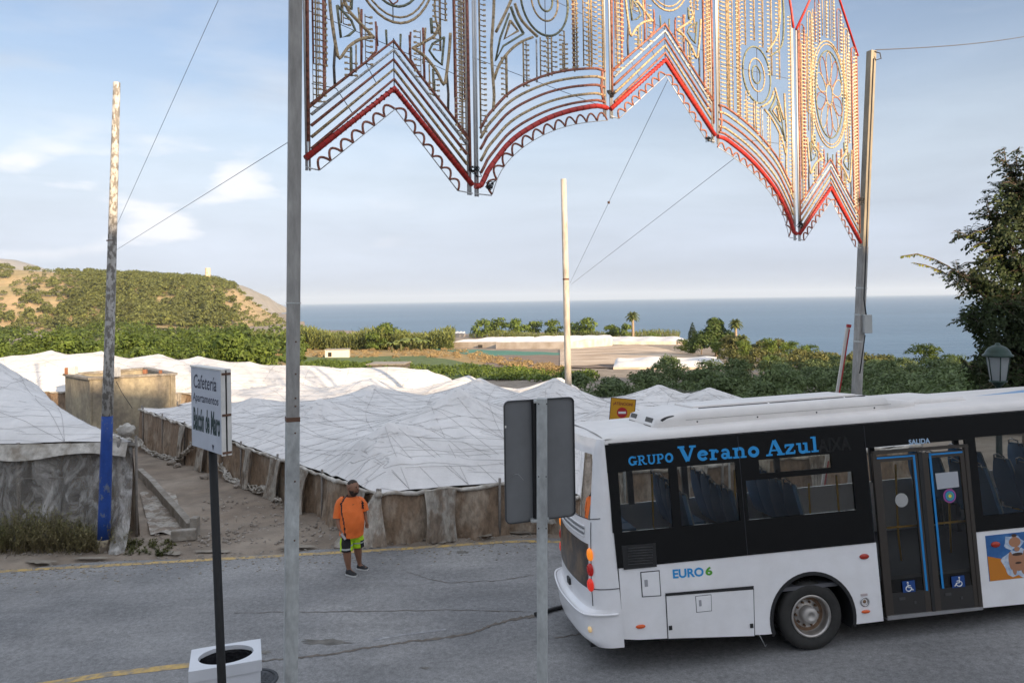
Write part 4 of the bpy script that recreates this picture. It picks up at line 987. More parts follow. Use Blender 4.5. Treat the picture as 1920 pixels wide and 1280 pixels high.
for (x, y, z, s) in spots[:260]:
    single('pine_tree', x, y, pine[rnd.randrange(5)], s, 'small rounded pine on the dry lower slope of the hill below the watchtower', 'pine tree', 'pines on the lower slope of the hill', rnd, z=z - 1.2)
C = [(x, y, z + 1.7 * s, 2.3 * s, 2.3 * s, 1.7 * s) for (x, y, z, s) in spots[260:]]
v, n = leaves(1740 * 74, C, 0.75, 12, jit=0.5); tag(link('pine_wood', leaf_mesh('pine_wood', v, n, L_pine)), kind='stuff')
# --- tree on the right: dark crown of leafy twigs, close by
def near_tree():
    X0 = at(1905, 740, 19); root = thing('street_tree', (X0.x + 0.4, 19, Z(X0.x, 19)), 'dark leafy tree rising behind the street lamp at the right edge', 'tree')
    base = Vector((X0.x + 0.4, 19, Z(X0.x, 19))); rn = random.Random(21); wood = MB(); vs = []; gold = []
    def P(px, py, dy=0): return at(px, py, 19 + dy)
    def leafrun(a, b, c, n, size, pool, droop=0.5):
        for k in range(n):
            t = (k + 0.5) / n; p = a.lerp(b, t).lerp(b.lerp(c, t), t); d = (b - a).lerp(c - b, t).normalized()
            for sgn in (-1, 1):
                s = d.cross(Vector((0, 0, 1))); s = s.normalized() if s.length > .1 else Vector((1, 0, 0))
                ax = (s * sgn * rn.uniform(.5, 1) + d * 0.5 + Vector((rn.uniform(-.4, .4), rn.uniform(-.4, .4), -droop * rn.uniform(0.3, 1.4)))).normalized(); L = size * rn.uniform(0.7, 1.25)
                wd = ax.cross(Vector((rn.uniform(-.5, .5), rn.uniform(-.5, .5), 1))).normalized() * L * 0.27; mid = p + ax * L * 0.5
                pool += [p, mid + wd, p + ax * L, mid - wd]
    def twig(a, d, L, size, pool, droop=0.5, n=None):
        d = d.normalized(); b = a + d * L * 0.5 + Vector((0, 0, 0.06 * L)); c = a + d * L + Vector((0, 0, -droop * 0.3 * L))
        wood.tube([a, b, c], [0.009, 0.006, 0.003], 4, caps=False); leafrun(a, b, c, n or max(4, int(L / 0.062)), size, pool, droop)
    trunk = [base + V(0, 0, -.3), base + V(-.1, 0, 1.5), P(1930, 640), P(1925, 500), P(1935, 380), P(1940, 300)]
    wood.tube(trunk, [0.17, 0.15, 0.12, 0.09, 0.05, 0.02], 9)
    tips = []
    lim = [((1930, 640), (1880, 640), (1835, 690), 0), ((1930, 620), (1870, 600), (1820, 600), .5), ((1928, 560), (1860, 540), (1810, 520), 0), ((1928, 600), (1850, 560), (1790, 505), -.6),
           ((1926, 520), (1870, 470), (1815, 440), .3), ((1926, 500), (1880, 440), (1855, 400), -.4), ((1930, 440), (1900, 400), (1885, 350), .3), ((1935, 400), (1912, 350), (1890, 310), 0), ((1936, 400), (1915, 370), (1905, 345), -.5),
           ((1930, 680), (1900, 700), (1870, 720), -.6), ((1930, 660), (1895, 660), (1860, 640), .9), ((1930, 560), (1895, 560), (1870, 580), -.9), ((1928, 520), (1900, 500), (1875, 500), .9), ((1935, 640), (1960, 620), (1990, 600), 0), ((1935, 560), (1965, 540), (2000, 520), .5), ((1935, 460), (1960, 430), (1990, 400), 0), ((1930, 700), (1912, 730), (1900, 760), .3), ((1930, 690), (1890, 735), (1880, 760), -.2)]
    for a, b, c, dy in lim:
        A, B, Cc = P(*a), P(b[0], b[1], dy * .6), P(c[0], c[1], dy); wood.tube([A, B, Cc], [0.045, 0.028, 0.01], 5, caps=False)
        for k in range(17):
            t = k / 16; p = A.lerp(B, t).lerp(B.lerp(Cc, t), t)
            for m in range(5):
                d = Vector((rn.uniform(-1, 1), rn.uniform(-1, 1), rn.uniform(-.5, .8)))
                twig(p, d, rn.uniform(0.25, 0.62), 0.12, vs)
    # long branch reaching left, its end turning yellow
    for path, gl0 in (([(1800, 520), (1780, 500), (1750, 485), (1720, 476), (1688, 480)], 1), ([(1800, 535), (1785, 520), (1765, 508), (1735, 497), (1712, 492)], 1), ([(1810, 440), (1790, 445), (1800, 430)], 0), ([(1855, 400), (1850, 385), (1853, 365)], 0), ([(1888, 320), (1884, 290), (1882, 275)], 0), ([(1915, 345), (1905, 300), (1912, 275)], 0), ([(1850, 690), (1815, 685), (1802, 670)], 0), ([(1835, 600), (1812, 590), (1802, 575)], 0)):
        Q = [P(*p) for p in path]; wood.tube(Q, [0.016] * (len(Q) - 1) + [0.004], 4, caps=False)
        for i in range(len(Q) - 1):
            tgt = gold if (gl0 and i >= len(Q) - 3) else vs
            leafrun(Q[i], (Q[i] + Q[i + 1]) / 2, Q[i + 1], 8, 0.11, tgt, 0.6)
            if tgt is vs:
                for _ in range(5): twig(Q[i].lerp(Q[i + 1], rn.random()), Vector((rn.uniform(-1, .4), rn.uniform(-1, 1), rn.uniform(-.7, .5))), 0.28, 0.085, tgt)
    for px, py in ((1850, 455), (1845, 432), (1865, 468), (1880, 478)): twig(P(px, py, -1), V(-1, 0, -.2), 0.4, 0.09, gold)
    inner = []
    def edge(py): return interp(py, [285, 330, 400, 440, 500, 560, 620, 660, 700, 740, 770], [1912, 1893, 1852, 1822, 1812, 1806, 1806, 1818, 1806, 1832, 1860])
    for k in range(190):                                    # leafy clumps filling the depth of the crown
        py = 300 + 470 * rn.random() ** 0.75; px = rn.uniform(edge(py) + 14, 1985); c = P(px, py, rn.uniform(-1.2, 1.5)); rc = rn.uniform(.16, .34)
        for m in range(72):
            o = Vector((rn.gauss(0, 1), rn.gauss(0, 1), rn.gauss(0, .8))).normalized() * rc * rn.random() ** .4; p = c + o
            d = (o.normalized() * .5 + Vector((rn.uniform(-1, 1), rn.uniform(-1, 1), rn.uniform(-1.3, .3)))).normalized(); L = rn.uniform(.07, .135); wd = d.cross(V(.3, 1, .2)).normalized() * L * .28
            inner += [p, p + d * L * .45 + wd, p + d * L, p + d * L * .45 - wd]
    vs += inner
    inv = Matrix.Translation(-base)
    a = np.array([tuple(p - base) for p in vs]); link('leaves', leaf_mesh('leaves', a, len(a) // 4, L_shade), root)
    a = np.array([tuple(p - base) for p in gold]); link('yellow_leaves', leaf_mesh('yellow_leaves', a, len(a) // 4, L_gold), root)
    put('trunk', wood, bark, root)
near_tree()
# --- dry weeds at the foot of the painted pole
def weeds(name, label, pxs, y, hmax, n, seed, m1=L_weed):
    rn = random.Random(seed); q0 = ground((pxs[0] + pxs[1]) / 2, y); root = thing(name, (q0.x, q0.y, Z(q0.x, q0.y)), label, 'weeds'); st = MB(); lv = []
    for k in range(n):
        px = rn.uniform(*pxs); q = ground(px, y + rn.uniform(-14, 12)); e = (px - pxs[0]) / (pxs[1] - pxs[0]); h = hmax * rn.uniform(.45, 1) * (0.55 + 0.45 * math.sin(math.pi * min(1, e * 1.05)))
        P = [Vector((q.x, q.y, Z(q.x, q.y) - .02))]; d = Vector((rn.uniform(-.5, .5), rn.uniform(-.5, .3), 1)).normalized()
        for i in range(4): P.append(P[-1] + d * h / 4); d = (d + Vector((rn.uniform(-.3, .3), rn.uniform(-.3, .3), rn.uniform(-.15, .1)))).normalized()
        st.tube(P, [.006, .005, .004, .003, .002], 3, caps=False)
        for i in range(1, 5):
            for j in range(9):
                p = P[i - 1].lerp(P[i], rn.random()); a = Vector((rn.uniform(-1, 1), rn.uniform(-1, 1), rn.uniform(-.2, .9))).normalized(); L = rn.uniform(.03, .08); wd = a.cross(V(.2, .3, 1)).normalized() * L * .16
                lv += [p, p + a * L * .5 + wd, p + a * L, p + a * L * .5 - wd]
    put('stems', st, mat('dry_stem', (.22, .18, .10), .9), root)
    a = np.array([tuple(p - root.location) for p in lv]); link('leaves', leaf_mesh('leaves', a, len(a) // 4, m1), root)
weeds('weed_bush', 'dense dry green weeds at the left edge of the road before the plastic wall', (-40, 185), 1026, 1.05, 620, 1)
weeds('weed_bush', 'thin tuft of weeds just right of the blue and white pole', (198, 238), 1022, 0.65, 60, 2)
weeds('weed_bush', 'low brownish weeds at the verge near the concrete blocks', (230, 330), 1030, 0.14, 90, 3, L_scrub)
# ================================================================== BUS
BW = Vector((4.0865, 10.2705, zr(4.0865))); _t = math.radians(7); _p = math.radians(2.3)
BX = Vector((math.cos(_t) * math.cos(_p), math.sin(_t) * math.cos(_p), math.sin(_p))); BY = (Vector((-math.sin(_t), math.cos(_t), 0)) * math.cos(0.075) + Vector((0, 0, -math.sin(0.075)))); BY = (BY - BX * BY.dot(BX)).normalized(); BZ = BX.cross(BY)
Rb = Matrix((BX, BY, BZ)).transposed()
bus = thing('bus', BW, 'white city bus with black window band and blue lettering, tail lights lit, on the road', 'bus', mat3=Rb)
def bl(px, py, off=0.0):                                    # local (s, h) on the side of the bus
    q = on_plane(px, py, BW + BY * off, BY) - BW; return (q.dot(BX), q.dot(BZ))
white = mat('bus_white_paint', (0.88, 0.87, 0.88), 0.28, coat=0.35, var=0.05, vscale=2.5, col2=(0.76, 0.74, 0.72), mix=0.2, mscale=1.4, sharp=0.25)
roofw = mat('bus_roof_white', (0.72, 0.69, 0.66), 0.5, var=0.08, vscale=3)
blackp = mat('gloss_black_panel', (0.006, 0.006, 0.006), 0.12, spec=0.35)
trim = mat('dark_trim', (0.018, 0.018, 0.019), 0.5)
bronze = mat('bronze_door_frame', (0.09, 0.078, 0.068), 0.3, metal=0.6)
alu = mat('worn_aluminium', (0.55, 0.55, 0.56), 0.35, metal=0.9, var=0.1)
bglass = glass_mat('bus_side_glass', (0.70, 0.70, 0.67), 0.015, 1.3)
fglass = glass_mat('bus_far_glass', (0.94, 0.94, 0.92), 0.02, 0.8)
seam = mat('panel_gap', (0.03, 0.03, 0.035), 0.8)
def L3(s, o, h): return Vector((s, o, h))
def side(pts, y0, y1):                                      # prism between two offsets
    mb = MB(); mb.prism([L3(s, y1, h) for s, h in pts], Vector((0, y0 - y1, 0))); return mb
def rect(s0, h0, s1, h1): return [(s0, h0), (s1, h0), (s1, h1), (s0, h1)]
def bpart(name, mb, m, parent=None, fix=True, bev=0, label=None):
    o = mb.build(name, m, parent or bus, fix=fix, bev=bev)
    if label: o['label'] = label
    return o
def arc2(cx, cy, r, a0, a1, n=20): return [(cx + r * math.cos(math.radians(lerp(a0, a1, i / n))), cy + r * math.sin(math.radians(lerp(a0, a1, i / n)))) for i in range(n + 1)]
WID = 2.35; FR = 6.7
# --- side skins
BB = 1.385
arch = arc2(0.03, 0.45, 0.585, 194, -14, 26)
skirtL = [(-2.66, 0.46), (-2.45, 0.43), (-1.6, 0.38), (-0.69, 0.31)] + arch + [(1.055, 0.31), (1.055, BB), (-2.66, BB)]
bpart('side_panel', side(skirtL, 0.0, 0.035), white)
arch2 = arc2(4.55, 0.45, 0.585, 194, -14, 26)
skirtR = [(2.575, 0.33)] + arch2 + [(FR, 0.33), (FR, BB), (2.575, BB)]
bpart('side_panel', side(skirtR, 0.0, 0.035), white)
for sgn, nm in ((WID, 'far'),):
    bpart('side_panel', side([(-2.66, 0.4)] + arch + arch2 + [(FR, 0.33), (FR, BB + .35), (-2.66, BB + .35)], WID - 0.035, WID), white)
    bpart('side_panel', side(rect(-2.66, 2.72, FR, 3.05), WID - 0.035, WID), white)
for c in (0.03, 4.55):
    for y0, y1 in ((-0.006, 0.05), (WID - 0.05, WID + 0.006)):
        outer = arc2(c, 0.45, 0.632, 197, -17, 28); inner = arc2(c, 0.45, 0.583, 194, -14, 28); mb = MB(); v = []; n = len(outer)
        for (a, b) in zip(outer, inner): v += [L3(a[0], y0, a[1]), L3(b[0], y0, b[1]), L3(b[0], y1, b[1]), L3(a[0], y1, a[1])]
        fs = []
        for i in range(n - 1):
            for k in range(4): fs.append((i * 4 + k, i * 4 + (k + 1) % 4, (i + 1) * 4 + (k + 1) % 4, (i + 1) * 4 + k))
        mb.add(v, fs); bpart('wheel_arch_trim', mb, trim)
    for y0, y1 in ((0.04, 0.62), (WID - 0.62, WID - 0.04)):
        mb = MB(); P = arc2(c, 0.45, 0.60, 200, -20, 20); mb.grid([[L3(a, y0, b) for a, b in P], [L3(a, y1, b) for a, b in P]]); yy = y1 if y0 < 1 else y0; mb.poly([L3(a, yy, b) for a, b in P]); bpart('wheel_well', mb, trim, fix=False)
# --- wheels
tyrem = mat('tyre_rubber', (0.028, 0.027, 0.025), 0.75, var=0.35, vscale=8, bump=0.25, bscale=40)
rimm = mat('steel_rim', (0.50, 0.47, 0.44), 0.38, metal=0.85, var=0.25, vscale=9)
rustm = mat('brown_hub_rust', (0.20, 0.12, 0.07), 0.75, var=0.5, vscale=20)
def wheel(s, yo, out):
    e = bpy.data.objects.new('wheel', None); COL.objects.link(e); e.parent = bus; e.location = (s, yo, 0.46); e.rotation_euler = (0, 0, 0 if out < 0 else math.pi)
    ax = (0, -1, 0)                                         # outward
    mb = MB(); mb.lathe([(0.285, -0.27), (0.40, -0.28), (0.445, -0.26), (0.462, -0.20), (0.462, -0.05), (0.448, -0.005), (0.42, 0.012), (0.385, 0.018), (0.33, 0.012), (0.29, -0.002), (0.275, -0.02)], n=56, axis=ax)
    for k in range(56):
        a = k * 2 * math.pi / 56
        mb.box((0.463 * math.cos(a), 0.125, 0.463 * math.sin(a)), (0.010, 0.15, 0.020), ax=[Vector((math.cos(a), 0, math.sin(a))), V(0, 1, 0), Vector((-math.sin(a), 0, math.cos(a)))])
    mb.build('tyre', tyrem, e)
    mb = MB(); mb.lathe([(0.276, -0.20), (0.276, -0.02), (0.292, 0.004), (0.285, 0.014), (0.262, 0.010), (0.252, -0.01), (0.246, -0.06), (0.235, -0.12), (0.15, -0.135), (0.12, -0.12), (0.0, -0.12)], n=48, axis=ax); mb.build('rim', rimm, e)
    mb = MB(); mb.lathe([(0.118, -0.13), (0.112, -0.02), (0.10, 0.0), (0.07, 0.012), (0.045, 0.012), (0.04, -0.008), (0, -0.008)], n=32, axis=ax); mb.build('hub', mat('pale_hub', (0.46, 0.43, 0.40), 0.5, metal=0.4, var=0.2), e)
    mb = MB()
    for k in range(10):
        a = k * 2 * math.pi / 10; mb.lathe([(0.016, 0), (0.016, 0.035), (0.009, 0.042), (0, 0.042)], base=(0.165 * math.cos(a), 0.132, 0.165 * math.sin(a)), n=6, axis=ax, smooth=False)
    mb.build('wheel_nut', rustm, e)['kind'] = 'stuff'
    mb = MB(); mb.lathe([(0.235, -0.118), (0.19, -0.128), (0.188, -0.128)], n=40, axis=ax); mb.build('rim_dirt', rustm, e)
for s in (0.03, 4.55): wheel(s, 0.06, -1); wheel(s, WID - 0.06, 1)
# --- underbody, floor, roof, ends
mb = MB(); mb.box((2.0, WID / 2, 0.55), (9.2, WID - 1.3, 0.25)); bpart('chassis', mb, trim)
mb = MB(); mb.tube([L3(-0.75, 0.12, 0.34), L3(-0.66, 0.08, 0.12), L3(-0.62, 0.12, 0.13)], 0.008, 5); bpart('tow_hook', mb, alu)
mb = MB(); mb.box((-1.3, 0.6, 0.42), (1.6, 0.9, 0.2)); bpart('engine_tray', mb, trim)
mb = MB(); mb.box((2.0, WID / 2, 0.86), (9.2, WID - 0.1, 0.05)); bpart('floor', mb, mat('grey_bus_floor', (0.10, 0.10, 0.11), 0.7))
def roof_prof(u):                                           # u 0..1 across
    o = [0.0, 0.0, 0.03, 0.12, 0.4, 1.175, 1.95, 2.23, 2.32, 2.35, 2.35]; h = [3.035, 3.09, 3.145, 3.175, 3.20, 3.215, 3.20, 3.175, 3.145, 3.09, 3.035]
    return list(zip(o, h))
g = []
for s in (-2.74, -2.6, 0, 3, FR): g.append([L3(s, o, h - (h - 3.035) * (0.35 if s < -2.7 else (0.2 if s < -2.5 else 0))) for o, h in roof_prof(0)])
mb = MB(); mb.grid(g); mb.grid([[L3(s, 0.03, 3.035), L3(s, WID - .03, 3.035)] for s in (-2.7, FR)]); bpart('roof', mb, roofw, fix=False)
mb = MB(); mb.box(((FR - 2.7) / 2, -0.004, 3.045), (FR + 2.66, 0.012, 0.014)); bpart('gutter', mb, trim)
# rear: plan curve swept up
def rear_s(h): return interp(h, [0.3, 0.45, 0.8, 0.85, 1.2, 1.9, 3.0, 3.2, 3.27], [-2.95, -3.13, -3.16, -3.07, -3.07, -3.02, -2.88, -2.82, -2.72])
def plan(h, t):                                             # t 0 near side .. 1 far side
    r = rear_s(h); edge = interp(h, [0.3, 0.8, 1.4, 3.04, 3.27], [-2.66, -2.66, -2.68, -2.735, -2.70])
    K = [(edge, 0.0), (lerp(edge, r, 0.45), 0.012), (lerp(edge, r, 0.80), 0.075), (r + 0.01, 0.20), (r - 0.05, 0.55), (r - 0.085, 1.175)]
    K = K + [(a, WID - b) for a, b in K[-2::-1]]
    x = t * (len(K) - 1); i = min(int(x), len(K) - 2); f = x - i; p0 = K[max(0, i - 1)]; p1 = K[i]; p2 = K[i + 1]; p3 = K[min(len(K) - 1, i + 2)]
    c = [0.5 * ((2 * p1[k]) + (-p0[k] + p2[k]) * f + (2 * p0[k] - 5 * p1[k] + 4 * p2[k] - p3[k]) * f * f + (-p0[k] + 3 * p1[k] - 3 * p2[k] + p3[k]) * f ** 3) for k in (0, 1)]
    return c
def rear_patch(name, t0, t1, h0, h1, m, off=0.0, nt=16, nh=12, label=None, skew=0.0):
    g = []
    for i in range(nh + 1):
        h = lerp(h0, h1, i / nh); row = []
        for j in range(nt + 1):
            t = lerp(t0, t1, j / nt); hh = h + skew * math.cos(math.pi * (t - 0.5)) ; a = plan(hh, t); b = plan(hh, min(1, t + 0.01)); n = Vector((b[0] - a[0], b[1] - a[1], 0)); n = Vector((-n.y, n.x, 0)).normalized(); n = n if n.x < 0 else -n
            row.append(L3(a[0] + n.x * off, a[1] + n.y * off, hh))
        g.append(row)
    mb = MB(); mb.grid(g); return bpart(name, mb, m, fix=False, label=label)
rear_patch('rear_panel', 0, 1, 0.78, 2.02, white, nt=60, nh=26)
rear_patch('rear_panel', 0, 0.265, 2.02, 3.11, white, nt=20, nh=20); rear_patch('rear_panel', 0.735, 1, 2.02, 3.11, white, nt=20, nh=20)
rear_patch('rear_panel', 0.265, 0.735, 2.90, 3.11, white, nt=24, nh=6)
rear_patch('rear_window', 0.265, 0.735, 2.02, 2.90, glass_mat('rear_glass', (0.16, 0.15, 0.14), 0.02, 1.6, dark=0.5, film=(0.03, 0.03, 0.03)), nt=24)
rear_patch('bumper', 0, 1, 0.36, 0.86, white, off=0.012, nt=60, nh=14)
mb = MB(); g = []
for t in np.linspace(0, 1, 40): a = plan(3.11, t); g.append([L3(a[0], a[1], 3.11), L3(lerp(a[0], -2.6, 0.85), a[1], 3.158 - 0.04 * abs(a[1] - 1.175))])
mb.grid(g); bpart('rear_roof_edge', mb, roofw, fix=False)
def rear_line(t0, h0, t1, h1, w, m, name, off=0.012, n=24, parent=None):
    P = []
    for i in range(n + 1):
        t = lerp(t0, t1, i / n); h = lerp(h0, h1, i / n); a = plan(h, t); b = plan(h, min(1, t + 0.01)); q = Vector((b[0] - a[0], b[1] - a[1], 0)); q = Vector((-q.y, q.x, 0)).normalized(); q = q if q.x < 0 else -q
        P.append(L3(a[0] + q.x * off, a[1] + q.y * off, h))
    mb = MB(); mb.tube(P, w, 5); return bpart(name, mb, m, fix=False)
rear_line(0.0, 1.125, 0.22, 1.125, 0.006, seam, 'panel_seam', 0.004)
rear_line(0.24, 2.0, 0.24, 0.90, 0.006, seam, 'panel_seam', 0.003); rear_line(0.76, 2.0, 0.76, 0.90, 0.006, seam, 'panel_seam', 0.003)
rear_line(0.12, 2.06, 0.5, 2.00, 0.005, seam, 'panel_seam', 0.004); rear_line(0.5, 2.0, 0.88, 2.06, 0.005, seam, 'panel_seam', 0.004)
rear_line(0.03, 0.80, 0.97, 0.80, 0.016, white, 'bumper_ridge', 0.03, 60)
for k in range(5): rear_line(0.33, 1.92 - k * 0.034, 0.67, 1.92 - k * 0.034, 0.009, mat('grille_shadow', (0.15, 0.15, 0.16), 0.5) if k % 2 else white, 'louvre', 0.014)  # grey rods between the white slats paint the shade of the gaps
adm = mat('rear_advert_print', (0.05, 0.045, 0.045), 0.3, col2=(0.16, 0.11, 0.07), mscale=3.5, sharp=0.08, var=0.5, vscale=9)
rear_patch('rear_advert', 0.285, 0.715, 1.12, 1.70, adm, off=0.006, label='dark brown photo advert across the engine cover')
rear_patch('rear_advert_border', 0.275, 0.725, 1.11, 1.20, mat('navy_print', (0.015, 0.035, 0.09), 0.3), off=0.004)
mb = MB(); a = plan(0.95, 0.5); mb.box((a[0] - 0.01, 1.05, 0.98), (0.03, 0.16, 0.09)); bpart('rear_latch', mb, trim)
mb = MB(); mb.box((-2.8, WID / 2, 0.36), (0.5, 1.7, 0.16)); bpart('rear_underside', mb, trim)
# tail lights: lit
amber = mat('amber_lens_lit', (0.62, 0.17, 0.015), 0.2, emit=((1.0, 0.28, 0.02), 0.28)); redl = mat('red_lens', (0.25, 0.008, 0.008), 0.2, emit=((1, 0.03, 0.02), 0.06)); redlit = mat('red_lens_lit', (0.5, 0.02, 0.015), 0.2, emit=((1.0, 0.05, 0.02), 0.16))  # the middle red lens also has a faint glow of its own
def lens(t, h, m, far=False):
    g = []; n = 10
    a = plan(h, t); b = plan(h, t + 0.01); tg = Vector((b[0] - a[0], b[1] - a[1], 0)).normalized(); nr = Vector((-tg.y, tg.x, 0)); nr = nr if nr.x < 0 else -nr
    if far: tg = -tg
    c = L3(a[0], a[1], h); mb = MB(); ring = []
    for k in range(18):
        w = k * 2 * math.pi / 18; r = 0.066 * (1 + 0.35 * math.cos(w) * (1 if math.cos(w) < 0 else 0.15)); ring.append((r * 1.05 * math.cos(w), 0.085 * math.sin(w) * (1 - 0.25 * math.cos(w) * -1)))
    for f, d in ((1.0, 0.002), (0.92, 0.02), (0.55, 0.034), (0.02, 0.038)): g.append([c + tg * x * f + V(0, 0, y * f) + nr * d for x, y in ring + [ring[0]]])
    mb.grid(g); bpart('tail_light', mb, m, fix=False, label={'amber_lens_lit': 'glowing amber turn signal', 'red_lens': 'faintly glowing red lamp', 'red_lens_lit': 'glowing red brake light'}[m.name])
for far in (False, True):
    T = 0.245 if not far else 0.755
    lens(T, 1.57, amber, far); lens(T - (0.004 if not far else -.004), 1.37, redl, far); lens(T - (0.004 if not far else -.004), 1.17, redlit, far)
a = plan(0.62, 0.225); mb = MB(); mb.lathe([(0.04, 0), (0.038, 0.02), (0, 0.03)], base=(a[0] - 0.01, a[1], 0.60), axis=(-1, -0.3, 0), n=14); bpart('fog_lamp', mb, mat('warm_lamp_lit', (0.8, 0.6, 0.3), 0.3, emit=((1.0, 0.66, 0.3), 0.1)))
# front end, plain and real
g = []
for i in range(9):
    h = lerp(0.33, 3.2, i / 8); bulge = 0.28 * math.sin(math.pi * (i / 8) ** 0.7); g.append([L3(FR + bulge * math.sin(math.pi * j / 12) ** 0.5 if 0 < j < 12 else FR, WID * j / 12, h) for j in range(13)])
mb = MB(); mb.grid(g[:4]); bpart('front_panel', mb, white, fix=False); mb = MB(); mb.grid(g[3:8]); bpart('windscreen', mb, bglass, fix=False); mb = MB(); mb.grid(g[7:]); bpart('front_panel', mb, white, fix=False)
# --- window band
GL = [(-2.72, 3.035), (-2.68, 1.39)]
def sd(x, h): return x                                       # helper for clarity
WT = 2.66; WB = 1.86
bpart('window_band', side([(-2.68, BB + .005), (1.03, BB + .005), (1.03, WB), (-2.695, WB)], -0.012, 0.03), blackp)
bpart('window_band', side([(-2.715, WT), (1.03, WT), (1.03, 3.035), (-2.725, 3.035)], -0.012, 0.03), blackp)
bpart('window_band', side(rect(1.03, 2.70, 2.56, 3.035), -0.012, 0.03), blackp)
bpart('window_band', side(rect(2.56, BB + .005, FR, 1.60), -0.012, 0.03), blackp)
bpart('window_band', side(rect(2.56, 2.72, FR, 3.035), -0.012, 0.03), blackp)
def pillar(s0, s1, h0=WB, h1=WT, y1=0.03, m=blackp): bpart('window_pillar', side(rect(s0, h0, s1, h1), -0.0115, y1), m)
pillar(-2.71, -2.575); pillar(-1.865, -1.745); pillar(-0.905, -0.78); pillar(0.80, 1.03); pillar(2.56, 2.72, 1.6, 2.72); pillar(4.1, 4.3, 1.6, 2.72); pillar(5.6, 5.75, 1.6, 2.72)
bpart('hopper_rail', side(rect(-0.78, 2.395, 0.80, 2.47), -0.0118, 0.03), blackp)
pillar(-0.78, -0.57, 2.47, WT); pillar(0.50, 0.80, 2.47, WT)
def wpane(s0, h0, s1, h1, y=0.012, m=bglass, name='window_pane'):
    mb = MB(); mb.poly([L3(s0, y, h0), L3(s1, y, h0), L3(s1, y, h1), L3(s0, y, h1)]); bpart(name, mb, m, fix=False)
wpane(-2.575, WB, -1.865, WT); wpane(-1.745, WB, -0.905, WT); wpane(-0.78, WB, 0.80, 2.395); wpane(-0.57, 2.47, 0.50, WT, m=glass_mat('hopper_glass', (0.62, 0.60, 0.52), 0.02, 1.6))
wpane(2.72, 1.6, 4.1, 2.72); wpane(4.3, 1.6, 5.6, 2.72); wpane(5.75, 1.6, FR, 2.72)
for s0, s1 in ((-2.55, -1.85), (-1.75, -0.9), (-0.8, 0.75), (0.85, 2.5), (2.6, 4.1), (4.2, 5.6)):
    wpane(s0, BB + .35, s1, 2.72, WID - 0.02, fglass, 'far_window_pane')
for s in (-2.63, -1.80, -0.85, 0.80, 2.55, 4.15, 5.65):
    mb = MB(); mb.box((s, WID - 0.03, 2.22), (0.1, 0.05, 1.0)); bpart('far_pillar', mb, trim)
for s in (-0.845, 1.03):
    mb = MB(); mb.box((s, -0.0135, 2.2), (0.008, 0.004, 1.62)); bpart('band_seam', mb, seam)
# louvred engine vent in the band
c0 = bl(1166, 1022); c1 = bl(1229, 1064)
bpart('vent_frame', side([bl(1165, 1022), bl(1229, 1017), bl(1231, 1061), bl(1169, 1067)], -0.017, -0.012), trim)
for k in range(7):
    a = bl(1177, 1027 + k * 5.0); b = bl(1223, 1023.5 + k * 5.0); mb = MB(); mb.tube([L3(a[0], -0.02, a[1]), L3(b[0], -0.02, b[1])], 0.008, 4); bpart('vent_slat', mb, mat('vent_slat', (0.05, 0.05, 0.05), 0.35), fix=False)
# --- hatches, handles, reflectors on the white panel
def hatch(name, q, handle=None, bar=False):
    P = [bl(*k) for k in q]; cx = sum(p[0] for p in P) / 4; cy = sum(p[1] for p in P) / 4
    bpart(name + '_gap', side([(cx + (a - cx) * 1.0 + (0.012 if a > cx else -0.012), b + (0.012 if b > cy else -0.012)) for a, b in P], -0.003, 0.0), seam)
    o = bpart(name, side(P, -0.012, -0.0035), white, bev=0.006)
    if handle:
        h = bl(*handle); mb = MB(); mb.box((h[0], -0.014, h[1]), (0.045, 0.006, 0.09)); bpart('handle', mb, mat('grey_handle', (0.35, 0.35, 0.37), 0.4), o, fix=False)
    return o
hatch('fuel_hatch', [(1202, 1073), (1235, 1070), (1238, 1115), (1205, 1117)], (1211, 1092))
hatch('engine_hatch', [(1249, 1116), (1412, 1104), (1414, 1191), (1253, 1196)])
P = [bl(1247, 1111), bl(1412, 1097), bl(1412, 1103), bl(1248, 1116)]; bpart('hinge_strip', side(P[::-1], -0.02, -0.012), trim)
hp_ = [bl(*k) for k in ((1303, 1116), (1333, 1113), (1334, 1144), (1305, 1147))]; bpart('small_hatch_gap', side([(a, b) for a, b in hp_], -0.0145, -0.0122), seam); q = hp_; cx = sum(a for a, b in q) / 4; cy = sum(b for a, b in q) / 4
bpart('small_hatch', side([(cx + (a - cx) * 0.94, cy + (b - cy) * 0.94) for a, b in q], -0.018, -0.0146), white, bev=0.004)
h = bl(1312, 1129); mb = MB(); mb.box((h[0], -0.019, h[1]), (0.035, 0.006, 0.08)); bpart('handle', mb, mat('grey_handle', (0.35, 0.35, 0.37), 0.4))
for px, py in ((1256.5, 1175.5), (1408.5, 1171.5)): h = bl(px, py); mb = MB(); mb.box((h[0], -0.017, h[1]), (0.045, 0.01, 0.055)); bpart('hatch_latch', mb, trim)
orange = mat('orange_reflector_glow', (0.55, 0.09, 0.02), 0.25, emit=((1, .15, .02), .03)); redr = mat('red_marker', (0.40, 0.03, 0.015), 0.25)  # orange reflectors carry a faint added glow, though they are no lamps
for px, py, w_, h_, m in ((1201, 1173.5, 0.135, 0.052, orange), (1620, 1042.5, 0.145, 0.075, redr), (1623, 1145.5, 0.13, 0.045, orange), (1866, 1020, 0.145, 0.085, redr)):
    q = bl(px, py); mb = MB(); mb.lathe([(1, 0), (0.97, 0.5), (0.8, 1), (0, 1.1)], n=14); mb.v = [(q[0] + x * w_ / 2, -0.004 - z * 0.018, q[1] + y * h_ / 2) for x, y, z in mb.v]; bpart('side_marker', mb, m, fix=False)
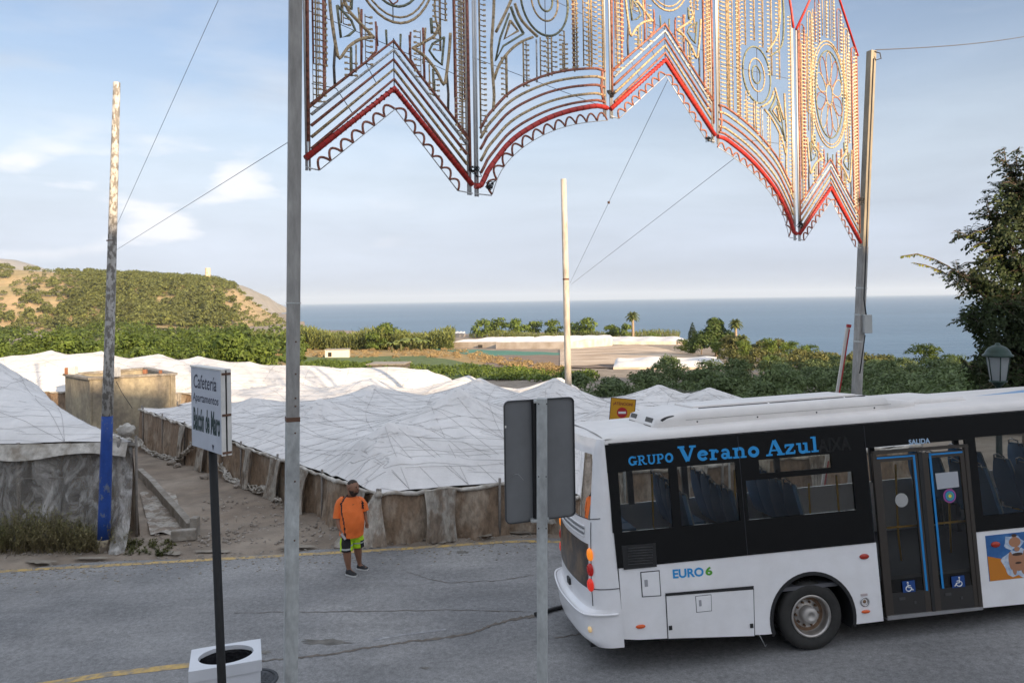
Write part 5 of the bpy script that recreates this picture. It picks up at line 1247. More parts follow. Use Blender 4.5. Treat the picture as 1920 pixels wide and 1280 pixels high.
q = bl(1621, 1127); mb = MB(); mb.lathe([(0.068, 0), (0.066, 0.012), (0.05, 0.014), (0.047, 0.004)], base=(q[0], 0, q[1]), axis=(0, -1, 0), n=24); bpart('round_socket', mb, alu, fix=False)
mb = MB(); mb.lathe([(0.047, 0.004), (0.03, -0.01), (0.022, 0.006), (0, 0.008)], base=(q[0], 0, q[1]), axis=(0, -1, 0), n=24); bpart('round_socket_core', mb, rustm, fix=False)
q = bl(1620, 1115); bpart('small_plate', side(rect(q[0] - 0.05, q[1] - 0.012, q[0] + 0.05, q[1] + 0.02), -0.004, 0.0), mat('faded_label', (0.5, 0.42, 0.42), 0.5))
# --- passenger door
def dq(pts, y0, y1, m, name, bev=0): return bpart(name, side([bl(*p) for p in pts][::-1], y0, y1), m, bev=bev)
dr = bpart('door_frame', side([bl(*p) for p in ((1634, 846), (1812, 832), (1813, 837), (1635, 852))][::-1], -0.03, 0.02), bronze)
dq(((1634, 850), (1641, 850), (1668, 1156), (1661, 1157)), -0.02, 0.03, bronze, 'door_jamb'); dq(((1806, 836), (1813, 836), (1842, 1141), (1835, 1142)), -0.02, 0.03, bronze, 'door_jamb')
for k, (tl, tr, br, bl_) in enumerate((((1641, 856), (1719, 850), (1747, 1146), (1668, 1153)), ((1727, 849), (1806, 843), (1835, 1137), (1753, 1145)))):
    L = 'door_leaf'
    def inner(u, v):
        t = (lerp(tl[0], tr[0], u), lerp(tl[1], tr[1], u)); b = (lerp(bl_[0], br[0], u), lerp(bl_[1], br[1], u)); return (lerp(t[0], b[0], v), lerp(t[1], b[1], v))
    gu0, gu1, gv0, gv1 = (0.10, 0.86, 0.035, 0.86) if k == 0 else (0.14, 0.90, 0.035, 0.86)
    leaf = dq((inner(0, 0), inner(1, 0), inner(1, gv0), inner(0, gv0)), -0.012, 0.02, bronze, L)
    for a, b, c, d, m in ((0, gu0, gv0, 1, bronze), (gu1, 1, gv0, 1, bronze)): dq((inner(a, c), inner(b, c), inner(b, d), inner(a, d)), -0.012, 0.02, m, 'door_stile')
    dq((inner(gu0, gv1), inner(gu1, gv1), inner(gu1, 1), inner(gu0, 1)), -0.010, 0.02, mat('door_kick_panel', (0.028, 0.026, 0.025), 0.45), 'door_kick_panel')
    Pq = [bl(*inner(*uv)) for uv in ((gu0, gv0), (gu1, gv0), (gu1, gv1), (gu0, gv1))]; mb = MB(); mb.poly([L3(a, 0.0, b) for a, b in Pq][::-1]); bpart('door_glass', mb, glass_mat('door_glass', (0.62, 0.62, 0.58), 0.015, 1.2), fix=False)
    for (uu, vv) in ((0.32, 0.90), (0.62, 0.93)): q = bl(*inner(uu, vv)); mb = MB(); mb.box((q[0], -0.014, q[1]), (0.09 if uu < .5 else .03, 0.008, 0.035)); bpart('door_latch', mb, mat('dull_metal', (0.10, 0.10, 0.10), 0.4, metal=0.6))
dq(((1719, 848), (1727, 848), (1753, 1146), (1747, 1147)), -0.022, 0.02, trim, 'door_rubber')
dq(((1662, 1153), (1840, 1136), (1841, 1141), (1662, 1161)), -0.03, 0.3, alu, 'door_sill')
blue = mat('blue_print', (0.015, 0.235, 0.58), 0.4)
for pts in (((1643, 857), (1711, 852)), ((1710, 852), (1735, 1106)), ((1741, 850), (1803, 845)), ((1740, 849), (1765, 1102))):
    (x0, y0), (x1, y1) = pts
    P = [(x0, y0), (x1, y1), (x1, y1 + 3.2), (x0, y0 + 3.2)] if abs(x1 - x0) > abs(y1 - y0) else [(x0, y0), (x0 + 4, y0), (x1 + 4, y1), (x1, y1)]
    dq(P, -0.0155, -0.0125, blue, 'blue_door_strip')
yel = mat('yellow_handrail', (0.75, 0.42, 0.03), 0.35)
def rail(pts, y, r=0.017, name='handrail'):
    P = [bl(px, py, y) for px, py in pts]; mb = MB(); mb.tube([L3(a, y, b) for a, b in P], r, 8); bpart(name, mb, yel, fix=False)
rail(((1663, 989), (1722, 984)), 0.12); rail(((1757, 981), (1808, 976)), 0.12)
rail(((1679, 870), (1684, 1000), (1690, 1050)), 0.6, 0.016); rail(((1778, 900), (1784, 1050)), 0.8, 0.016)
rail(((1568, 890), (1576, 1006)), 0.5); rail(((1530, 972), (1573, 966)), 0.5); rail(((1222, 888), (1226, 1000)), 1.0); rail(((1377, 880), (1380, 990)), 1.1); rail(((1516, 905), (1521, 1000)), 1.4)
rail(((1853, 900), (1856, 962)), 0.7); rail(((1856, 958), (1930, 952)), 0.7); rail(((1610, 940), (1612, 985)), 0.9)
# signs on the door glass
signb = mat('sign_blue', (0.012, 0.06, 0.24), 0.4); signw = mat('sign_white', (0.75, 0.75, 0.75), 0.4)
def wheelchair(x0, y0, x1, y1, flip):
    q0 = bl(x0, y1); q1 = bl(x1, y0); s0, h0 = q0; s1, h1 = q1; w_ = s1 - s0; h_ = h1 - h0
    o = bpart('wheelchair_sign', side(rect(s0, h0, s1, h1), -0.0195, -0.0165), signb)
    def pt(u, v): u = 1 - u if flip else u; return L3(s0 + w_ * u, -0.021, h0 + h_ * v)
    mb = MB(); mb.tube([pt(0.42, 0.72), pt(0.44, 0.42), pt(0.66, 0.40), pt(0.76, 0.17), pt(0.84, 0.19)], 0.0085, 5)
    mb.tube([pt(0.43, 0.58), pt(0.64, 0.56)], 0.007, 5); mb.tube([pt(0.46 + 0.22 * math.cos(a), 0.32 + 0.22 * math.sin(a)) for a in np.linspace(1.9, 6.2, 14)], 0.008, 5)
    mb.lathe([(0, 0), (0.014, 0.0), (0.014, 0.004), (0, 0.005)], base=pt(0.42, 0.84), axis=(0, -1, 0), n=12); bpart('wheelchair_symbol', mb, signw, o, fix=False)
wheelchair(1692, 1086, 1713, 1110, False); wheelchair(1784, 1077, 1806, 1101, True)
def disc(px, py, r, y, m, name, parent=None):
    q = bl(px, py); mb = MB(); mb.lathe([(0, 0.003), (r, 0.003), (r, 0)], base=(q[0], y, q[1]), axis=(0, -1, 0), n=30, smooth=False); return bpart(name, mb, m, parent, fix=False)
disc(1690, 937, 0.098, -0.004, mat('frosted_sticker', (0.38, 0.38, 0.37), 0.6), 'round_sticker')
P = [bl(*k) for k in ((1753, 887), (1795, 883), (1798, 912), (1757, 917))]; bpart('paper_notice', side(P[::-1], -0.006, -0.003), mat('paper', (0.42, 0.44, 0.47), 0.7))
st = disc(1780, 929, 0.098, -0.004, mat('magenta_print', (0.42, 0.10, 0.32), 0.4), 'emblem_sticker')
for r, c, k in ((0.080, (0.10, 0.06, 0.25), 1), (0.068, (0.03, 0.30, 0.55), 2), (0.050, (0.12, 0.38, 0.08), 3), (0.036, (0.04, 0.20, 0.5), 4), (0.025, (0.75, 0.62, 0.03), 5)): disc(1780, 929, r, -0.007 - k * 0.0012, mat('emblem_ring_%d' % k, c, 0.4), 'emblem_ring', st)
# --- lettering
def glyphs():
    def arc(cx, cy, rx, ry, a0, a1, n=14): return [(cx + rx * math.cos(math.radians(lerp(a0, a1, i / n))), cy + ry * math.sin(math.radians(lerp(a0, a1, i / n)))) for i in range(n + 1)]
    sf = 0.10
    return {
     'V': (1.00, [([(0.14, .97), (.50, .04)], .25), ([(.86, .97), (.52, .04)], .15), ([(-.04, .94), (.36, .94)], .13), ([(.64, .94), (1.04, .94)], .13)]),
     'e': (.72, [(arc(.37, .33, .24, .25, 5, 325), .19), ([(.14, .36), (.60, .36)], .10)]),
     'r': (.58, [([(.20, .0), (.20, .66)], .20), ([(.0, .05), (.42, .05)], .11), ([(.0, .61), (.22, .61)], .11), ([(.24, .42), (.33, .57), (.46, .60)], .15), (arc(.47, .52, .04, .04, 0, 360), .11)]),
     'a': (.74, [(arc(.29, .20, .15, .14, 0, 360), .15), ([(.50, .04), (.50, .46)], .18), (arc(.32, .44, .18, .15, 0, 165), .15), ([(.48, .06), (.72, .07)], .12)]),
     'n': (.84, [([(.19, .0), (.19, .66)], .19), ([(.0, .05), (.36, .05)], .11), ([(.0, .61), (.20, .61)], .11), (arc(.41, .43, .19, .17, 160, 0) + [(.60, .0)], .19), ([(.44, .05), (.80, .05)], .11)]),
     'o': (.74, [(arc(.36, .33, .24, .245, 0, 360, 22), .21)]),
     'A': (1.00, [([(.14, .03), (.46, .97)], .13), ([(.48, .97), (.84, .03)], .25), ([(.22, .33), (.68, .33)], .10), ([(-.04, .05), (.34, .05)], .11), ([(.60, .05), (1.05, .05)], .11)]),
     'z': (.68, [([(.06, .59), (.60, .59)], .13), ([(.52, .58), (.12, .08)], .18), ([(.06, .07), (.62, .07)], .13), ([(.08, .42), (.08, .60)], .09), ([(.61, .05), (.61, .24)], .09)]),
     'u': (.84, [([(.20, .66), (.20, .2)] + arc(.38, .22, .18, .16, 180, 330), .19), ([(.58, .66), (.58, .0)], .19), ([(.0, .61), (.2, .61)], .11), ([(.40, .61), (.58, .61)], .11), ([(.58, .05), (.80, .05)], .11)]),
     'l': (.44, [([(.21, .0), (.21, 1.0)], .20), ([(.0, .95), (.22, .95)], .11), ([(.0, .05), (.43, .05)], .11)]),
     'G': (.98, [(arc(.46, .5, .34, .40, 48, 345), .20), ([(.52, .42), (.98, .42)], .11), ([(.80, .42), (.80, .08)], .17), ([(.78, .72), (.78, .95)], .10)]),
     'R': (.98, [([(.20, .0), (.20, 1.)], .20), ([(.0, .94), (.5, .94)], .11), ([(.0, .05), (.42, .05)], .11), (arc(.46, .73, .21, .20, 90, -90), .17), ([(.2, .51), (.5, .51)], .11), ([(.44, .5), (.74, .08), (.98, .07)], .17)]),
     'U': (.98, [([(.20, .98), (.20, .35)] + arc(.47, .33, .27, .27, 180, 360) + [(.76, .98)], .18), ([(.0, .94), (.40, .94)], .11), ([(.58, .94), (.96, .94)], .11)]),
     'P': (.86, [([(.20, .0), (.20, 1.)], .20), ([(.0, .94), (.5, .94)], .11), ([(.0, .05), (.42, .05)], .11), (arc(.46, .70, .22, .23, 90, -90), .18), ([(.2, .46), (.5, .46)], .12)]),
     'O': (.98, [(arc(.47, .5, .34, .40, 0, 360, 24), .23)]),
    }
GLY = glyphs()
def stroke_text(txt, A, B, height, y, m, name, parent=None, boost=1.0):
    """slab lettering from A to B (local s,h of the baseline ends), cap height given"""
    tot = sum(GLY[c][0] + 0.04 for c in txt); dx = (B[0] - A[0]); dy = (B[1] - A[1]); k = 0; x = 0
    sx = dx / tot
    for c in txt:
        wd, st = GLY[c]; mb = MB()
        for (P, t) in st:
            k += 1; yy = y - 0.00025 * (k % 9); Q = [Vector(((x + px) * sx, py * height)) for px, py in P]; th = t * height * 0.5 * boost; n = len(Q); L = []; R_ = []
            closed = (Q[0] - Q[-1]).length < 1e-5 and n > 3
            for i, q in enumerate(Q):
                if closed: d = Q[(i + 1) % (n - 1)] - Q[(i - 1) % (n - 1)]
                else: d = Q[min(i + 1, n - 1)] - Q[max(i - 1, 0)]
                d.normalize(); nn = Vector((-d.y, d.x)) * th; L.append(q + nn); R_.append(q - nn)
            def to(p): return L3(A[0] + p.x, yy, A[1] + p.y + dy * (p.x / dx if dx else 0))
            mb.grid([[to(p) for p in L], [to(p) for p in R_]], smooth=False)
        bpart(name, mb, m, parent, fix=False); x += wd + 0.04
lb = mat('lettering_blue', (0.02, 0.29, 0.66), 0.45)
lw = mat('lettering_pale_blue', (0.22, 0.48, 0.74), 0.45)
stroke_text('GRUPO', bl(1178, 873), bl(1264, 865.5), 0.128, -0.0145, lb, 'letter')
stroke_text('Verano', bl(1273, 866), bl(1426, 855), 0.215, -0.0145, lb, 'letter', boost=1.05)
stroke_text('Azul', bl(1437, 854.5), bl(1536, 846), 0.215, -0.0145, lb, 'letter', boost=1.05)
def font_mesh(txt, bold=0.0, shear=0.0):
    cu = bpy.data.curves.new('txt', 'FONT'); cu.body = txt; cu.offset = bold; cu.shear = shear; cu.resolution_u = 3; ob = bpy.data.objects.new('txt', cu); COL.objects.link(ob)
    dg = bpy.context.evaluated_depsgraph_get(); me = bpy.data.meshes.new_from_object(ob.evaluated_get(dg)); bpy.data.objects.remove(ob); bpy.data.curves.remove(cu); return me
def text_on(txt, O, ux, uy, width, height, m, name, parent=None, bold=0.02, shear=0.0, nrm=None, lift=0.0):
    """flat print: text box from origin O, along ux for `width`, up uy for `height` (cap height)"""
    me = font_mesh(txt, bold, shear); xs = [v.co.x for v in me.vertices]; ys = [v.co.y for v in me.vertices]; x0, x1, y0, y1 = min(xs), max(xs), min(ys), max(ys)
    y0 = 0.0 if not any(c in 'gjpqy,' for c in txt) else y0
    for v in me.vertices:
        a = (v.co.x - x0) / (x1 - x0) * width; b = (v.co.y - y0) / (y1 - y0) * height; v.co = Vector(O) + Vector(ux) * a + Vector(uy) * b
    me.materials.clear(); me.materials.append(m); me.name = name; return link(name, me, parent)
def bus_text(txt, pa, pb, h, m, name, bold=0.02, y=-0.0145, shear=0.0):
    a = bl(*pa); b = bl(*pb); ux = Vector((b[0] - a[0], 0, b[1] - a[1])); w_ = ux.length; ux.normalize(); text_on(txt, L3(a[0], y, a[1]), ux, V(0, 0, 1), w_, h, m, name, bus, bold, shear)
bus_text('AIXA', (1533, 847), (1596, 842), 0.185, mat('matt_black_print', (0.004, 0.004, 0.004), 0.8), 'lettering', 0.035)
bus_text('SALIDA', (1703, 833), (1743, 829.5), 0.070, mat('pale_print', (0.36, 0.50, 0.66), 0.5), 'lettering', 0.03)
bus_text('EURO', (1262, 1083), (1320, 1078.5), 0.115, lb, 'lettering', 0.035, y=-0.003)
bus_text('6', (1323, 1077.5), (1336, 1076.5), 0.110, mat('print_green', (0.10, 0.36, 0.03), 0.45), 'lettering', 0.035, y=-0.003)
# --- advert on the side behind the door (flat print)
p0 = bl(1847, 1004); p1 = bl(1855, 1089); adL = 1.7
ad = bpart('side_advert', side([(p0[0], p0[1]), (p0[0] + adL, p0[1] + 0.01), (p0[0] + adL, p1[1] + 0.01), (p1[0] - 0.0, p1[1])][::-1], -0.004, 0.0), mat('advert_blue', (0.02, 0.09, 0.28), 0.4, col2=(0.05, 0.18, 0.42), mscale=5, sharp=0.2))
def adp(pts, k, m, name='advert_shape'):
    mb = MB(); mb.poly([L3(p0[0] + u * adL, -0.0045 - 0.0006 * k, lerp(p1[1], p0[1], v)) for u, v in pts]); bpart(name, mb, m, ad, fix=False)
ow = [(0.0, 0.0), (1.0, 0.0), (1.0, 0.25)] + [(lerp(.9, 0.0, i / 10), 0.22 + 0.33 * ((i / 10) ** 2)) for i in range(11)]
adp(ow, 1, mat('advert_orange', (0.58, 0.20, 0.02), 0.4))
def blob(cx, cy, rx, ry, k, m, n=16, wob=0.0): adp([(cx + rx * (1 + wob * math.sin(i * 5.1)) * math.cos(i * 6.283 / n), cy + ry * (1 + wob * math.cos(i * 3.7)) * math.sin(i * 6.283 / n)) for i in range(n)], k, m)
foam = mat('advert_foam', (0.62, 0.66, 0.72), 0.5, col2=(0.30, 0.42, 0.60), mscale=14); skinp = mat('advert_skin', (0.42, 0.20, 0.11), 0.5); hairp = mat('advert_dark', (0.06, 0.03, 0.02), 0.5)
blob(0.29, 0.33, 0.165, 0.30, 2, foam, 22, 0.15); blob(0.25, 0.80, 0.10, 0.15, 3, foam, 14, 0.25); blob(0.8, .6, .13, .22, 2, foam, 14, .2)
blob(0.275, 0.36, 0.075, 0.20, 4, skinp); blob(0.21, 0.40, 0.022, 0.2, 5, skinp); blob(0.345, 0.42, 0.022, 0.2, 5, skinp); blob(0.275, 0.645, 0.026, 0.055, 6, skinp); blob(0.262, 0.80, 0.055, 0.11, 4, skinp); blob(0.262, 0.92, 0.02, 0.045, 6, skinp); blob(0.262, 0.95, 0.025, 0.035, 7, hairp); blob(0.275, 0.53, 0.05, 0.035, 7, hairp); blob(0.275, 0.34, 0.03, 0.025, 7, hairp); blob(.235, .2, .02, .12, 5, skinp); blob(.315, .2, .02, .12, 5, skinp)
# --- roof equipment: long air-conditioning fairing with two black intakes at its rear end, low hatch in front
def loft(name, secs, m, label=None):
    """secs: list of (s, o0, o1, h0, h1, round)"""
    g = []
    for s, o0, o1, h0, h1, r in secs:
        r = min(r, (h1 - h0) * 0.95); row = [(o0 - 0.05 * r, h0), (o0, h0 + (h1 - h0 - r))]
        row += [(o0 + r * (1 - math.cos(a)), h1 - r + r * math.sin(a)) for a in np.linspace(0.2, 1.57, 5)]
        row += [(o1 - r * (1 - math.cos(a)), h1 - r + r * math.sin(a)) for a in np.linspace(1.57, 0.2, 5)] + [(o1, h0 + (h1 - h0 - r)), (o1 + 0.05 * r, h0)]
        g.append([L3(s, a, b) for a, b in row])
    mb = MB(); mb.grid(g); mb.poly(g[0][::-1]); mb.poly(g[-1]); return bpart(name, mb, m, fix=True, label=label)
ac = loft('roof_unit', [(-1.93, 0.40, 1.62, 3.165, 3.200, .03), (-1.88, 0.33, 1.68, 3.150, 3.290, .06), (-1.70, 0.30, 1.70, 3.130, 3.335, .09), (-1.45, 0.28, 1.72, 3.130, 3.370, .10), (-1.2, 0.28, 1.72, 3.130, 3.375, .10), (1.30, 0.28, 1.72, 3.130, 3.375, .10), (1.62, 0.28, 1.72, 3.130, 3.360, .10), (1.62, 0.30, 1.70, 3.130, 3.315, .09), (2.08, 0.34, 1.66, 3.150, 3.270, .05)], roofw)
for o in (0.33, 1.67):
    q = MB(); k = -1 if o < 1 else 1
    q.lathe([(0, 0.012), (0.8, 0.012), (1, 0.0)], n=18); q.v = [(-1.66 + x * 0.17, o - k * 0.03 + k * (z * 1.0 + 0.03), 3.265 + y * 0.062 + x * 0.01) for x, y, z in q.v]; bpart('air_intake', q, trim, ac, fix=False)
mb = MB(); mb.grid([[L3(-1.935, o, 3.180), L3(-1.885, o, 3.295)] for o in np.linspace(0.45, 0.80, 5)]); bpart('air_intake', mb, trim, ac, fix=False)
mb = MB(); mb.grid([[L3(-1.935, o, 3.180), L3(-1.885, o, 3.295)] for o in np.linspace(1.25, 1.58, 5)]); bpart('air_intake', mb, trim, ac, fix=False)
for s0, s1 in ((-1.15, -0.10), (-0.05, 1.10), (1.15, 1.45)):
    mb = MB(); mb.box(((s0 + s1) / 2, 0.58, 3.378), (s1 - s0, 0.05, 0.012)); bpart('roof_slot', mb, trim, ac)
mb = MB(); mb.box((0.1, 1.12, 3.385), (2.6, 0.8, 0.03)); bpart('roof_lid', mb, roofw, ac, bev=0.012)
for s in (-1.3, -0.4, 0.5, 1.4): mb = MB(); mb.lathe([(0.012, 0), (0.012, 0.01), (0, 0.012)], base=(s, 0.284, 3.220), axis=(0, -1, 0), n=8); bpart('roof_bolt', mb, trim, ac)
mb = MB(); mb.box((0.1, 0.279, 3.255), (3.130, 0.006, 0.005)); bpart('roof_seam', mb, mat('faint_seam', (0.3, 0.28, 0.26), 0.7), ac)
h2 = loft('roof_hatch', [(2.18, 0.55, 1.8, 3.170, 3.220, .03), (2.25, 0.5, 1.85, 3.170, 3.260, .05), (3.0, 0.5, 1.85, 3.170, 3.260, .05), (3.08, 0.55, 1.8, 3.170, 3.220, .03)], roofw)
loft('blue_roof_panel', [(3.5, 0.9, 1.25, 3.170, 3.21, .02), (5.6, 0.9, 1.25, 3.170, 3.22, .02)], mat('sky_blue_roof', (0.18, 0.34, 0.55), 0.5))
mb = MB(); mb.box((-2.35, 0.6, 3.135), (0.45, 0.5, 0.02)); bpart('blue_rear_mark', mb, mat('sky_blue_roof', (0.18, 0.34, 0.55), 0.5))
# --- seats, seen through the windows
sblue = mat('seat_blue', (0.02, 0.11, 0.24), 0.6); sgrey = mat('seat_edge', (0.32, 0.36, 0.38), 0.5); chrome = mat('grab_handle', (0.45, 0.45, 0.45), 0.25, metal=0.8)
def seat():
    e = bpy.data.objects.new('seat', None); COL.objects.link(e); e.parent = bus
    W_ = 0.42; g = []
    def prof(t): return (-0.13 * t - 0.03 * math.sin(t * 3), 0.70 * t)
    for i in range(9):
        t = i / 8; s, h = prof(t); w_ = W_ / 2 * (1 - 0.42 * max(0, t - 0.55) ** 1.4 / 0.45 ** 1.4 * 0.9); g.append([V(s - 0.02 * math.cos(j / 6 * math.pi - 1.57), lerp(-w_, w_, j / 6), h) for j in range(7)])
    mb = MB(); mb.grid(g); mb.grid([[p + V(0.05, 0, 0) for p in r] for r in g]); mb.grid([[r[0], r[0] + V(.05, 0, 0)] for r in g]); mb.grid([[r[-1], r[-1] + V(.05, 0, 0)] for r in g]); mb.build('backrest', sblue, e)
    mb = MB(); mb.tube([r[0] + V(.06, 0, 0) for r in g] + [r[-1] + V(.06, 0, 0) for r in g[::-1]], 0.011, 5); mb.build('backrest_edge', sgrey, e)
    mb = MB(); mb.box((0.24, 0, -0.02), (0.44, W_, 0.09)); mb.build('cushion', sblue, e, bev=0.02)
    t = g[-1]; mb = MB(); mb.tube([t[0] + V(0, 0.02, -.03), t[0] + V(-.01, .03, .05), t[3] + V(-.01, 0, .085), t[-1] + V(-.01, -.03, .05), t[-1] + V(0, -.02, -.03)], 0.013, 6); mb.build('grab_handle', chrome, e)
    mb = MB(); mb.box((0.15, 0, -0.28), (0.08, 0.3, 0.5)); mb.build('pedestal', trim, e)
    return e
s0_ = seat(); k = 0
def cp(o, parent):
    c = o.copy(); COL.objects.link(c); c.parent = parent
    for ch in [x for x in bpy.data.objects if x.parent == o and x is not c]: cp(ch, c)
    return c
for s in (-2.62, -1.50, -0.82, 0.12, 3.1, 3.85, 5.0):
    for o in (0.33, 0.78, 1.58, 2.02):
        if 0.5 < s < 1: continue
        ss = s + (0 if o < 1 else 0.16); e = s0_ if k == 0 else cp(s0_, bus); e.location = (ss, o, 1.53); k += 1
# ================================================================== ILLUMINATED FESTIVAL ARCH
AP = at(570, 600, 7.65); _r = at(1615, 600, 14.4); AD = Vector((_r.x - AP.x, _r.y - AP.y, 0)).normalized(); AN = Vector((-AD.y, AD.x, 0)) # AN points away from the camera
def ap(px, py): q = on_plane(px, py, AP, AN) - Vector((AP.x, AP.y, 0)); return (q.dot(AD), q.z)
def aw(u, z, off=0.0): return Vector((AP.x, AP.y, 0)) + AD * u + AN * off + Vector((0, 0, z))
def rope(name, c, c2=None): return mat(name, c, 0.55, col2=tuple(k * 0.35 for k in c), mix=0.42, mscale=30, sharp=0.07, var=0.35, vscale=60, spec=0.4)
RB = rope('brown_rope_light', (0.40, 0.16, 0.11), (0.22, 0.10, 0.07)); RG = rope('gold_rope_light', (0.58, 0.43, 0.25), (0.44, 0.33, 0.2)); RN = rope('green_rope_light', (0.25, 0.26, 0.18), (0.07, 0.10, 0.07))
RS = rope('silver_rope_light', (0.6, 0.59, 0.57)); RK = rope('dark_rope_light', (0.12, 0.10, 0.085)); RR = mat('red_rope_light', (0.52, 0.035, 0.025), 0.45, var=0.25, vscale=9)
almat = mat('arch_aluminium', (0.62, 0.62, 0.62), 0.45, metal=0.35, var=0.15, vscale=4); wirem = mat('thin_steel_wire', (0.10, 0.10, 0.11), 0.6)
bulbm = mat('bulb_glass', (0.52, 0.40, 0.25), 0.3)
RH = rope('bulb_holder_cream', (0.42, 0.30, 0.18), (0.2, .16, .12))
R_TH = 0.0185
class Pat:
    """a panel pattern: strokes in panel coordinates (u, v metres)"""
    def __init__(s, w): s.w = w; s.t = []; s.b = []; s.wire = []
    def line(s, pts, m, r=R_TH): s.t.append((pts, m, r))
    def bulbs(s, u, v0, v1, side, m=None): s.b.append((u, v0, v1, side))
def ell(cx, cy, rx, ry, n=40, a0=0, a1=360): return [(cx + rx * math.cos(math.radians(lerp(a0, a1, i / n))), cy + ry * math.sin(math.radians(lerp(a0, a1, i / n)))) for i in range(n + 1)]
def smooth(P, k=3):
    out = []
    for i in range(len(P) - 1):
        p0 = P[max(0, i - 1)]; p1 = P[i]; p2 = P[i + 1]; p3 = P[min(len(P) - 1, i + 2)]
        for j in range(k):
            f = j / k; out.append(tuple(0.5 * ((2 * p1[c]) + (-p0[c] + p2[c]) * f + (2 * p0[c] - 5 * p1[c] + 4 * p2[c] - p3[c]) * f * f + (-p0[c] + 3 * p1[c] - 3 * p2[c] + p3[c]) * f ** 3) for c in (0, 1)))
    out.append(P[-1]); return out
# ---- gable panel, traced from the nearest one
def G(cx, cy): u, z = ap(540 + cx / 3.37, cy / 3.37); return (u, z)
GL_ = ap(573, 297); GR_ = ap(886, 347); GU0 = GL_[0]; GW = GR_[0] - GU0; GZ = (GL_[1] + GR_[1]) / 2
g5L = ap(1497, 440); g5R = ap(1614, 455)
def gg(cx, cy): u, z = G(cx, cy); return (u - GU0, z - lerp(GL_[1], GR_[1], (u - GU0) / GW))
PG = Pat(GW); apx, apy = gg(672, 560); TOPV = 3.6
def gv(u): return lerp(0, apy, u / apx) if u < apx else lerp(apy, 0, (u - apx) / (GW - apx))
PG.line([(0.0, 0.0), (apx, apy), (GW, 0.0)], RR, 0.034)
for k, (o, m) in enumerate(((0.105, RB), (0.215, RG), (0.325, RB), (0.43, RS), (0.53, RB))):
    PG.line([(0.07, o * 1.08), (apx, apy + o), (GW - 0.07, o * 1.1)], m)
PG.line([(apx, apy - 0.02), (apx, apy + 0.56)], RK, 0.006)
# scallops and the wire below
def scallops(P, curve, n, depth, m=RB):
    L = [0]
    for a, b in zip(curve, curve[1:]): L.append(L[-1] + math.dist(a, b))
    def pos(s): return tuple(interp(s, L, [c[k] for c in curve]) for k in (0, 1))
    for i in range(n):
        a = pos(L[-1] * i / n); b = pos(L[-1] * (i + 1) / n); dx, dy = b[0] - a[0], b[1] - a[1]; ln = math.hypot(dx, dy); nx, ny = -dy / ln, dx / ln
        if ny < 0: nx, ny = -nx, -ny
        P.line([(a[0] + dx * t + nx * (math.sin(math.pi * t) ** 0.8) * ln * 0.55, a[1] + dy * t + ny * (math.sin(math.pi * t) ** 0.8) * ln * 0.55) for t in [j / 8 for j in range(9)]], m, 0.0135)
    P.line(curve, almat, 0.0065)
wa = (apx + 0.01, apy - 0.225)
scallops(PG, [gg(200, 1075), wa], 7, .07); scallops(PG, [wa, gg(1075, 1205)], 7, .07)
PG.line([(0.0, -0.09), gg(200, 1075)], almat, 0.008); PG.line([gg(1075, 1205), (GW, -0.10)], almat, 0.008)
half = []
def both(pts, m, r=R_TH):
    PG.line(pts, m, r); PG.line([(GW - u * (GW - apx) / apx if False else 2 * apx - u, v) for u, v in pts if True], m, r)
def floor_v(u): return gv(max(0, min(GW, u))) + 0.60
c = gg
both([c(130, 1000)[0:1] + (0.18,), (c(130, 0)[0], TOPV)], RB)
both([(c(235, 0)[0], TOPV + 0.1), c(232, 580), c(215, 610), c(130, 680)], RB)
both(smooth([c(262, -20), c(272, 90), c(300, 280), c(325, 370), c(380, 300), c(460, 248), c(545, 235)]), RG)
both(smooth([c(345, -30), c(380, 60), c(440, 130), c(540, 235)]), RG)
both([c(300, 285), c(292, 420), c(298, 545)], RK, 0.015)
both([c(310, 35), c(335, 240), c(385, 225), c(425, 190), c(400, 130), c(310, 35)], RN, 0.015)
both([c(400, 300), c(400, 480)], RN, 0.015); both([c(430, 285), c(430, 460)], RG, 0.009)
both([c(465, 60), c(465, 410)], RB, 0.014); both([c(562, 165), c(560, 320), c(490, 400)], RB, 0.014)
both([c(620, 190), c(625, 285), c(672, 255)], RN, 0.014)
both([c(405, -40), c(400, 60)], RN)
for x in (150,): PG.b.append((c(x, 0)[0], 0.55, TOPV, 1)); PG.b.append((2 * apx - c(x, 0)[0], 0.4, TOPV, -1))
for x, y0, y1 in ((385, 370, 470), (485, 90, 400), (400, 300, 480)):
    a, b = c(x, y1)[1], c(x, y0)[1]; PG.b.append((c(x, 0)[0], a, b, -1 if x == 400 else 1)); PG.b.append((2 * apx - c(x, 0)[0], a, b, 1 if x == 400 else -1))
for u, vb, vt in ((0.13, .62, 3.4), (0.42, 1.5, 3.9), (0.52, 2.7, 4.1), (0.30, 2.2, 3.6)):
    for uu, sd in ((u, 1), (2 * apx - u, -1)): PG.line([(uu, vb), (uu, vt)], RG, 0.009); PG.b.append((uu + .02 * sd, vb, vt, sd))
both([(0.62, 1.72), (0.66, 1.30)], RG, 0.012); both([(0.82, 1.62), (0.84, 1.36)], RB, 0.012)
both(smooth([(0.42, 1.65), (0.50, 2.0), (0.40, 2.5), (0.44, 3.0), (0.56, 3.4)]), RG, 0.012)
FC = (apx, apy + 1.72)
PG.line(ell(FC[0], FC[1], 0.60, 0.98), RG, 0.015); PG.line(ell(FC[0], FC[1], 0.55, 0.92), RG, 0.012); PG.line(ell(FC[0], FC[1], 0.46, 0.80), RN, 0.015); PG.line(ell(FC[0], FC[1], 0.11, 0.19), RG, 0.012)
